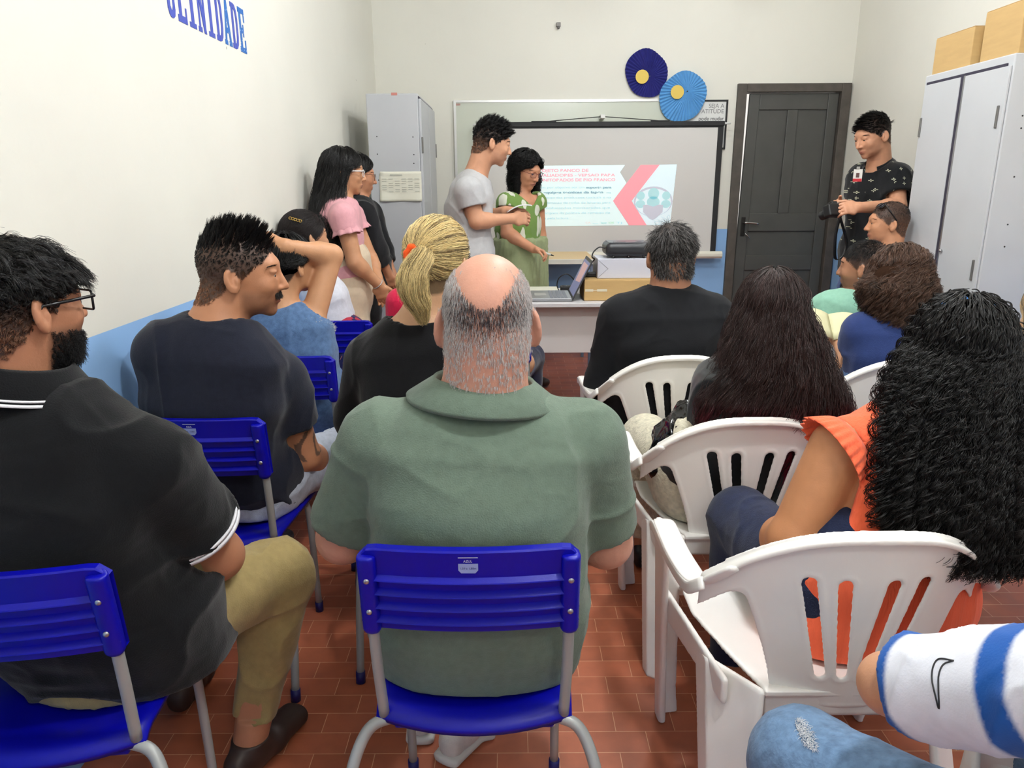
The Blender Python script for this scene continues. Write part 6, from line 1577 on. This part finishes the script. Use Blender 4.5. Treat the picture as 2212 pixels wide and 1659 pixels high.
for _ in range(260):
    a_, r_ = _rng.rand()*6.283, _rng.rand()**.5; px_, py_ = 1742+15*r_*math.cos(a_)+.45*40*r_*math.sin(a_), 1588+36*r_*math.sin(a_)
    dr = norm(at(px_, py_, y=1.0)-V(0, 0, CAMZ)); hit = bvh.ray_cast(Vector((0, 0, CAMZ)), Vector(dr))
    if hit[0] is not None:
        nn_ = np.array(hit[1]); nn_ = nn_ if nn_@dr < 0 else -nn_; t_ = norm(np.cross(nn_, _rng.randn(3))); p_ = np.array(hit[0])+nn_*.0008; fr_.append(np.stack([p_+t_*.007*u_+nn_*.0022*math.sin(3.1*u_) for u_ in np.linspace(0, 1, 4)]))
if fr_:
    vv, ff, cc = strands(np.array(fr_), .0006, np.tile([.72, .74, .78], (len(fr_), 1))); mesh_obj('frayed_patch', vv, ff, hair_mat(), jo, col=cc); shoes(K, cloth('dark_trainer', (60, 60, 70)), b, 1)

# ---------------------------------------------------------------- the people standing
# woman in the pink blouse
H = at(744, 372, y=4.0)
K = skel(at(752, 600, y=3.98)[:2], -82, H, hyaw=-78, hpitch=4, hs=.98, sit=0, leg=.97, sw=.16, N=at(738, 432, y=3.98)); 
K['P'] = V(*at(748, 590, y=3.98)[:2], .93)
K['S1'] = at(742, 470, y=3.80); K['S0'] = at(758, 466, y=4.15); K['E1'] = at(766, 566, y=3.78); K['W1'] = at(818, 615, y=3.86); K['E0'] = at(800, 560, y=4.15); K['W0'] = at(822, 618, y=4.00)
g = dict(b=.98, fem=1, hip=1.0, nose=.95, w=.82, waist=.9)
b, v, f, Lc = make_body('standing woman in a pink frilled blouse and cream trousers, long black hair, white glasses', K, g, (194, 142, 106), vox=.0048, hair_rgb=BLK, browcol=BLK,
    hand_dirs=((V(.25, -.3, -1), V(-.4, -1, 0), V(1, 0, 0)), (V(.25, .2, -1), V(-.2, 1, 0), V(1, 0, .2))), hands=(.45, .5))
long_hair(b, K, [(1.50, H[0]-.03, 4.0, .10, .11), (1.38, H[0]-.05, 4.0, .12, .12), (1.25, H[0]-.045, 3.95, .125, .15), (1.05, H[0]-.02, 3.90, .11, .14)], 1.04, BLK, n=1500, child=5, curl=.006, freq=5, rad=.0006, vtip=.3, amax=112, inner=.6, seed=51, shine=True)
glasses(K, mat_cache('white_acetate', (225, 225, 225), rough=.3), b, wd=.050, ht=.036, r=.0020, temple=.0034)
PK = cloth('pink_blouse', (222, 164, 172), noise=.05)
S = shirt_sdf(K, g, .006, off=.012, sleeve=(.30, .30), hem=.10, neck_r=.075, slo=.02); bl_ = garment('blouse', S, PK, b, wr=.004, seed=22)
for i in (0, 1): s_, e_ = K['S%d' % i], K['E%d' % i]; ruffle(s_+(e_-s_)*.16, e_-s_, .058, .078, .05, PK, bl_, n=9, amp=.006)
q_ = K['W1']-norm(K['W1']-K['E1'])*.01; ring('bracelet', q_, K['W1']-K['E1'], [(.031, 0), (.033, .003), (.031, .006), (.029, .003)], mat_cache('silver_beads', (215, 215, 220), rough=.3, metal=.7), b)
CRT = cloth('cream_trousers', (216, 198, 172), noise=.05); S = trousers_sdf(K, g, .007, off=.016, t1=1.8); S.loft([(K['P']-UPZ*.12, .160, .120), (K['P']+UPZ*.03, .150, .108), (K['P']+UPZ*.10, .135, .100)], K['r'], k=.05, cut1=True); garment('trousers', S, CRT, b, wr=.004)
shoes(K, mat_cache('brown_leather', (52, 36, 30), rough=.5), b, .9)

# woman in black behind her
H = at(772, 378, y=4.42)
K = skel(at(790, 600, y=4.42)[:2], -80, H, hyaw=-72, hpitch=8, hs=.98, sit=0, leg=.97, sw=.16, N=at(772, 428, y=4.42)); K['P'] = V(*at(800, 600, y=4.42)[:2], .92)
K['S1'] = at(786, 462, y=4.26); K['S0'] = at(800, 460, y=4.58); K['E1'] = at(814, 540, y=4.24); K['W1'] = at(838, 592, y=4.32); K['E0'] = at(828, 540, y=4.55); K['W0'] = at(846, 590, y=4.46)
g = dict(b=.98, fem=1, nose=1.0, w=.82, waist=.9, hip=.95)
b, v, f, Lc = make_body('standing woman in black with thin round glasses, behind the woman in pink', K, g, (188, 132, 100), vox=.0048, hair_rgb=BLK, browcol=BLK,
    hand_dirs=((V(.2, -.3, -1), V(-.4, -1, 0), V(1, 0, 0)), (V(.2, .2, -1), V(-.2, 1, 0), V(1, 0, .2))), hands=(.45, .5))
long_hair(b, K, [(1.50, H[0]-.02, 4.42, .10, .10), (1.38, H[0]-.04, 4.42, .10, .10), (1.25, H[0]-.05, 4.42, .09, .09)], 1.18, BLK, n=700, child=4, curl=.002, freq=4, seed=61, shine=True, amax=110)
glasses(K, mat_cache('bronze_wire', (90, 60, 50), rough=.3, metal=.5), b, wd=.046, ht=.040, r=.0011, rnd=1, temple=.0012)
BK = cloth('black_ripped_cloth', (26, 27, 30))
S = shirt_sdf(K, g, .007, off=.012, sleeve=(1.5, 1.5), hem=.0, neck_r=.08); garment('jacket', S, BK, b, wr=.006, seed=24)
garment('trousers', trousers_sdf(K, g, .008, off=.012), BK, b, wr=.003); shoes(K, mat_cache('black_shoe', (26, 26, 28), rough=.4), b, .9)

# man in the grey T-shirt
SKM = (204, 150, 118)
H = at(1064, 309, y=4.55)
K = skel(at(1005, 600, y=4.55)[:2], -72, H, hyaw=-80, hpitch=14, hs=1.06, sit=0, leg=1.06, sw=.18, N=at(1026, 380, y=4.55)); K['P'] = V(*at(1018, 590, y=4.55)[:2], .98)
K['S1'] = at(1012, 412, y=4.37); K['S0'] = at(1036, 410, y=4.73); K['E1'] = at(1030, 478, y=4.36); K['W1'] = at(1108, 472, y=4.46); K['E0'] = at(1050, 470, y=4.78); K['W0'] = at(1092, 455, y=4.62)
g = dict(b=1.02, neck=1.08, arm=1.08, waist=1.0, w=.9)
b, v, f, Lc = make_body('young man in a light grey T-shirt with dark curly hair, standing and holding papers', K, g, SKM, vox=.0048, hair_rgb=(46, 38, 36), browcol=BLK,
    hand_dirs=((V(1, -.1, .1), V(0, -.3, -1), V(.3, -1, 0)), (V(1, .25, 0), V(0, .6, -.6), V(.1, .4, 1))), hands=(.35, .75), stubble=((150, 105, 85), .3))
short_hair(b, K, (v, f, Lc), 11000, lambda x, y, z: .008+.034*np.clip((z-.02)/.04, 0, 1), comb_c(0, .25, .2), BLK, rad=.0006, S=8, up=.8, clump=16, curl=.0042, freq=1.3, jit=.3, cfun=fadecol(BLK, SKM, -.05, .01))
TG = cloth('grey_tshirt', (186, 186, 188), noise=.05)
S = shirt_sdf(K, g, .006, off=.016, sleeve=(.52, .52), hem=.02, neck_r=.08, slo=.026); garment('tshirt', S, TG, b, wr=.006, sc=(8, 8, 5), seed=26, sm=2)
garment('trousers', trousers_sdf(K, g, .008, off=.012), cloth('grey_shorts', (150, 152, 158)), b, wr=.003); shoes(K, cloth('white_trainer2', (205, 200, 196)), b, 1.05)
p_ = at(1122, 454, y=4.50); v2, f2 = [], []
for a in range(9):
    for c in range(7): u_, w2 = a/8, c/6; q = p_+V(-.075+.15*u_, -.05+.16*w2, .020*math.sin(u_*3)-.01+.035*u_); v2.append(tuple(q))
for a in range(8):
    for c in range(6): q = a*7+c; f2.append((q, q+7, q+8, q+1))
o = mesh_obj('paper_sheets', v2, f2, mat_cache('plain_paper', (226, 228, 232), rough=.7)); o.modifiers.new('t', 'SOLIDIFY').thickness = .003; tag(o, 'white sheets of paper in the hands of the man in grey', 'papers')

# woman in the leaf-print blouse
SKN = (200, 142, 110)
H = at(1137, 368, y=5.08)
K = skel(at(1130, 600, y=5.08)[:2], -128, H, hyaw=-132, hpitch=20, hs=1.0, sit=0, leg=.98, sw=.165, N=at(1128, 428, y=5.10)); K['P'] = V(*at(1124, 590, y=5.10)[:2], .92)
K['S1'] = at(1094, 438, y=5.00); K['S0'] = at(1160, 438, y=5.14); K['E1'] = at(1096, 505, y=4.96); K['W1'] = at(1152, 538, y=4.86); K['E0'] = at(1166, 508, y=5.20); K['W0'] = at(1164, 562, y=5.14)
g = dict(b=1.02, fem=1, hip=1.08)
b, v, f, Lc = make_body('woman with curly black hair and glasses in a green leaf-print blouse, holding a marker', K, g, SKN, vox=.0046, hair_rgb=BLK, browcol=BLK,
    hand_dirs=(None, (V(1, -.25, -.25), V(0, .2, -1), V(.2, -1, .2))), hands=(.5, .8))
hc = H
long_hair(b, K, [(H[2]+.02, hc[0]+.0, 5.11, .105, .115), (H[2]-.06, hc[0]+.005, 5.12, .125, .13), (H[2]-.13, hc[0]+.005, 5.12, .12, .12), (H[2]-.18, hc[0], 5.12, .10, .10)], H[2]-.18, BLK, n=1300, child=5, curl=.011, freq=16, rad=.0006, S=34, vtip=.5, inner=.72, seed=71, lift=1.12, amax=98, cf=.40)
glasses(K, mat_cache('red_brown_frame', (110, 50, 46), rough=.3), b, wd=.048, ht=.034, r=.0014, rnd=.8, temple=.0015)
LFM = cloth('leaf_print', (116, 146, 80)); nt = LFM.node_tree; b_ = nt.nodes['Principled BSDF']
tc_ = nt.nodes.new('ShaderNodeTexCoord'); mp_ = nt.nodes.new('ShaderNodeMapping'); mp_.inputs['Rotation'].default_value = (.5, .7, .3); mp_.inputs['Scale'].default_value = (1.7, 1.7, .55); nt.links.new(tc_.outputs['Object'], mp_.inputs[0])
ns_ = nt.nodes.new('ShaderNodeTexNoise'); ns_.inputs['Scale'].default_value = 9; nt.links.new(tc_.outputs['Object'], ns_.inputs['Vector']); mxv = nt.nodes.new('ShaderNodeVectorMath'); mxv.operation = 'MULTIPLY_ADD'; mxv.inputs[1].default_value = (.08, .08, .08)
nt.links.new(ns_.outputs['Color'], mxv.inputs[0]); nt.links.new(mp_.outputs[0], mxv.inputs[2])
vo = nt.nodes.new('ShaderNodeTexVoronoi'); vo.inputs['Scale'].default_value = 12; nt.links.new(mxv.outputs[0], vo.inputs['Vector']); lt = nt.nodes.new('ShaderNodeMath'); lt.operation = 'LESS_THAN'; lt.inputs[1].default_value = .42; nt.links.new(vo.outputs['Distance'], lt.inputs[0])
mx = nt.nodes.new('ShaderNodeMix'); mx.data_type = 'RGBA'; mx.inputs[6].default_value = srgb(112, 142, 74); mx.inputs[7].default_value = srgb(214, 216, 200); nt.links.new(lt.outputs[0], mx.inputs[0]); nt.links.new(mx.outputs[2], b_.inputs['Base Color'])
S = shirt_sdf(K, g, .006, off=.012, sleeve=(.12, .12), hem=.10, neck_r=.082, nf=.03, slo=.012); garment('blouse', S, LFM, b, wr=.003, seed=28)
SKT = cloth('sage_skirt', (146, 156, 118), noise=.05); P = K['P']
S = SDF(.007, k=.02); S.loft([(P-UPZ*.62, .21, .18), (P-UPZ*.20, .200, .160), (P+UPZ*.02, .185, .150), (P+UPZ*.14, .150, .125)], K['r'], k=.02, cut1=True, cut0=True); garment('skirt', S, SKT, b, wr=.012, sc=(14, 14, 2), seed=29)
shoes(K, mat_cache('brown_leather', (52, 36, 30), rough=.5), b, .9)
hp_ = K['W1']+V(.085, -.02, -.03)
v2, f2 = tube_vf([hp_+V(-.05, 0, .02), hp_+V(.030, -.005, -.006)], .008, 10); o = mesh_obj('marker_pen', v2, f2, mat_cache('marker_white', (206, 210, 200), rough=.4)); tag(o, 'white marker pen with black tip in the hand of the woman in green', 'marker')
v2, f2 = tube_vf([hp_+V(.030, -.005, -.006), hp_+V(.05, -.007, -.013)], [.006, .002], 8); mesh_obj('marker_tip', v2, f2, mat_cache('black_ink', (40, 40, 42)), o)

# photographer in the patterned polo
SKP = (206, 150, 118)
H = at(1884, 293, y=4.62)
K = skel(at(1900, 600, y=4.65)[:2], 118, H, hyaw=108, hpitch=20, hs=1.05, sit=0, leg=1.06, sw=.185, N=at(1900, 362, y=4.68)); K['P'] = V(*at(1882, 560, y=4.68)[:2], .98)
K['S0'] = at(1936, 386, y=4.56); K['S1'] = at(1862, 384, y=4.80); K['E0'] = at(1940, 446, y=4.46); K['W0'] = at(1852, 448, y=4.34); K['E1'] = at(1852, 448, y=4.80); K['W1'] = at(1816, 446, y=4.52)
g = dict(b=1.06, neck=1.12, arm=1.08, belly=.01)
b, v, f, Lc = make_body('standing man in a black cross-print polo with badge, looking at his camera', K, g, SKP, vox=.0048, hair_rgb=(40, 34, 34), browcol=BLK,
    hand_dirs=((V(-1, -.1, -.05), V(0, .5, -.7), V(-.2, .5, .8)), (V(-.8, -.6, 0), V(.4, -.3, -.6), V(-.3, -.3, .9))), hands=(.65, .6), stubble=((150, 105, 85), .3))
short_hair(b, K, (v, f, Lc), 9000, lambda x, y, z: .008+.024*np.clip((z-.01)/.05, 0, 1), comb_c(0, .6, .2), BLK, rad=.0006, S=5, up=.6, clump=10, jit=.2, cfun=fadecol(BLK, SKP, -.06, .0))
PX = cloth('cross_print', (22, 23, 26)); nt = PX.node_tree; b_ = nt.nodes['Principled BSDF']; tc_ = nt.nodes.new('ShaderNodeTexCoord')
vo = nt.nodes.new('ShaderNodeTexVoronoi'); vo.inputs['Scale'].default_value = 17; vo.inputs['Randomness'].default_value = .55; nt.links.new(tc_.outputs['Object'], vo.inputs['Vector'])
sc_ = nt.nodes.new('ShaderNodeVectorMath'); sc_.operation = 'SUBTRACT'; nt.links.new(tc_.outputs['Object'], sc_.inputs[0]); nt.links.new(vo.outputs['Position'], sc_.inputs[1])
sx2 = nt.nodes.new('ShaderNodeSeparateXYZ'); nt.links.new(sc_.outputs[0], sx2.inputs[0])
def mnode(op, a, b2=None, c=None):
    m_ = nt.nodes.new('ShaderNodeMath'); m_.operation = op
    for i, q in enumerate((a, b2, c)):
        if q is None: continue
        if isinstance(q, (int, float)): m_.inputs[i].default_value = q
        else: nt.links.new(q, m_.inputs[i])
    return m_.outputs[0]
ax_ = mnode('ABSOLUTE', sx2.outputs[0]); az_ = mnode('ABSOLUTE', sx2.outputs[2]); mn = mnode('MINIMUM', ax_, az_); mxx = mnode('MAXIMUM', ax_, az_)
cr_ = mnode('MULTIPLY', mnode('LESS_THAN', mn, .0019), mnode('LESS_THAN', mxx, .0085)); cr_ = mnode('MULTIPLY', cr_, mnode('GREATER_THAN', mxx, .002))
mx = nt.nodes.new('ShaderNodeMix'); mx.data_type = 'RGBA'; mx.inputs[6].default_value = srgb(22, 23, 26); mx.inputs[7].default_value = srgb(190, 190, 165); nt.links.new(cr_, mx.inputs[0]); nt.links.new(mx.outputs[2], b_.inputs['Base Color'])
S = shirt_sdf(K, g, .006, off=.022, sleeve=(.62, .62), hem=-.20, neck_r=.08, slo=.024, nf=.025); ps_ = garment('polo_shirt', S, PX, b, wr=.005, seed=33, sm=2)
collar(K, PX, b, r0=.098, r1=.075, h=.042, drop=.0, gap=70)
garment('jeans', trousers_sdf(K, g, .008, off=.006), cloth('indigo_jeans', (40, 56, 92), noise=.2), b, wr=.003); shoes(K, cloth('dark_trainer', (60, 60, 70)), b, 1.05)
bc = at(1853, 379, y=4.46); fr = norm(V(-.75, -.66, 0)); rt = V(-fr[1], fr[0], 0)
bd = empty('id_badge', tuple(bc)); tag(bd, 'white and red identity badge clipped to the patterned polo shirt', 'badge')
def bq(a0, a1, z0, z1, h0, h1): return prism_vf([(a0, z0), (a1, z0), (a1, z1), (a0, z1)], h0, h1, lambda a, z, h: tuple(bc+rt*a+UPZ*z+fr*h))
v2, f2 = bq(-.026, .026, -.035, .035, 0, .002); mesh_obj('badge_card', v2, f2, mat_cache('badge_white', (225, 222, 216), rough=.3), bd, smooth=False)
v2, f2 = bq(-.026, .026, -.035, -.018, .002, .0025); mesh_obj('badge_band', v2, f2, mat_cache('badge_red', (190, 40, 50)), bd, smooth=False)
v2, f2 = bq(-.010, .010, -.012, .014, .002, .0025); mesh_obj('badge_photo', v2, f2, mat_cache('badge_photo', (90, 62, 60)), bd, smooth=False)
v2, f2 = bq(-.010, .010, .035, .050, 0, .004); mesh_obj('badge_clip', v2, f2, chrome, bd, smooth=False)
# camera in his hands with its strap
cc_ = at(1800, 455, y=4.36); CB = mat_cache('camera_black', (18, 18, 20), rough=.45)
cmo = empty('photo_camera', tuple(cc_)); tag(cmo, 'black camera held low in both hands of the standing photographer, strap hanging', 'camera')
S = SDF(.003, k=.006); Mc = head_frame(20, 20, 0)
S.box(cc_, (.052, .028, .036), Mc, r=.010); S.box(cc_+Mc@V(0, 0, .038), (.020, .022, .014), Mc, r=.006); S.box(cc_+Mc@V(.045, .01, 0), (.014, .034, .034), Mc, r=.010); v2, f2 = S.mesh(); mesh_obj('camera_body', v2, f2, CB, cmo)
v2, f2 = tube_vf([cc_+Mc@V(-.006, .02, -.004), cc_+Mc@V(-.006, .085, -.004)], .027, 20); ln_ = mesh_obj('lens_barrel', v2, f2, CB, cmo)
v2, f2 = tube_vf([cc_+Mc@V(-.006, .080, -.004), cc_+Mc@V(-.006, .086, -.004)], .021, 20); mesh_obj('front_glass', v2, f2, mat_cache('lens_black', (12, 12, 16), rough=.1), ln_)
v2, f2 = tube_vf([cc_+Mc@V(.030, -.01, .036), cc_+Mc@V(.030, -.01, .042)], .009, 12); mesh_obj('shutter_dial', v2, f2, chrome, cmo)
st = spline([cc_+V(.05, 0, 0), at(1806, 500, y=4.38), at(1803, 540, y=4.40), at(1806, 560, y=4.42), at(1822, 552, y=4.42), at(1828, 520, y=4.42), at(1815, 470, y=4.36)], 8)
pr = []
for i, q in enumerate(st): pr += [tuple(q+V(-.009, .0, 0)), tuple(q+V(.009, 0, 0))]
fs_ = [(2*i, 2*i+1, 2*i+3, 2*i+2) for i in range(len(st)-1)]
o = mesh_obj('strap', pr, fs_, CB, cmo); o.modifiers.new('t', 'SOLIDIFY').thickness = .003

# ---------------------------------------------------------------- things carried or lying by the audience
nb = empty('notebook', tuple(at(1798, 712, y=3.08))); tag(nb, 'open cream-paged notebook held by the curly-haired woman in navy', 'notebook')
n0 = at(1768, 688, y=3.16); n1 = at(1800, 690, y=3.16); n2 = at(1838, 735, y=2.98)
vs = []; c0 = at(1792, 706, y=3.10); U_ = norm(V(1, 0, -.1)); W_ = norm(V(.1, .75, .55))
def page(sg):
    v_, f_ = [], []
    for i in range(7):
        for j in range(5):
            a = sg*i/6*.115; b2 = -.075+j/4*.15; lift_ = .014*math.sin(abs(a)/.115*3.1)*.9+.020*abs(a)/.115; v_.append(tuple(c0+U_*a+W_*b2+np.cross(U_, W_)*lift_))
    for i in range(6):
        for j in range(4): q = i*5+j; f_.append((q, q+5, q+6, q+1))
    return v_, f_
for sg in (-1, 1):
    v2, f2 = page(sg); o = mesh_obj('page_block', v2, f2, mat_cache('cream_paper', (226, 222, 180), rough=.7), nb); o.modifiers.new('t', 'SOLIDIFY').thickness = .006
# black handbag on the lap of the woman with red-tipped hair
bgc = at(1462, 950, y=2.12); bg = empty('handbag', tuple(bgc)); tag(bg, 'shiny black patent handbag beside the woman with red-tipped hair', 'handbag')
S = SDF(.005, k=.03); S.loft([(bgc-V(.03, 0, .085), .060, .075), (bgc+V(.0, 0, .0), .060, .070), (bgc+V(.03, 0, .085), .030, .05)], (1, 0, 0), n=3); v2, f2 = S.mesh(); v2 = wrinkle(v2, f2, .010, (14, 14, 14), 77)
mesh_obj('bag_body', v2, f2, mat('patent_leather', srgb(14, 14, 15), rough=.12, bump=.3, bscale=60), bg)
v2, f2 = tube_vf(spline([bgc+V(.02, -.05, .07), bgc+V(.045, -.055, .12), bgc+V(.06, -.03, .15), bgc+V(.05, .03, .10)], 6), .006, 8); mesh_obj('bag_strap', v2, f2, mat_cache('black_rubber2', (22, 22, 24), rough=.3), bg)
v2, f2 = tube_vf([bgc+V(-.02, -.058, .06), bgc+V(.03, -.055, .085)], .003, 6); mesh_obj('zip', v2, f2, chrome, bg)
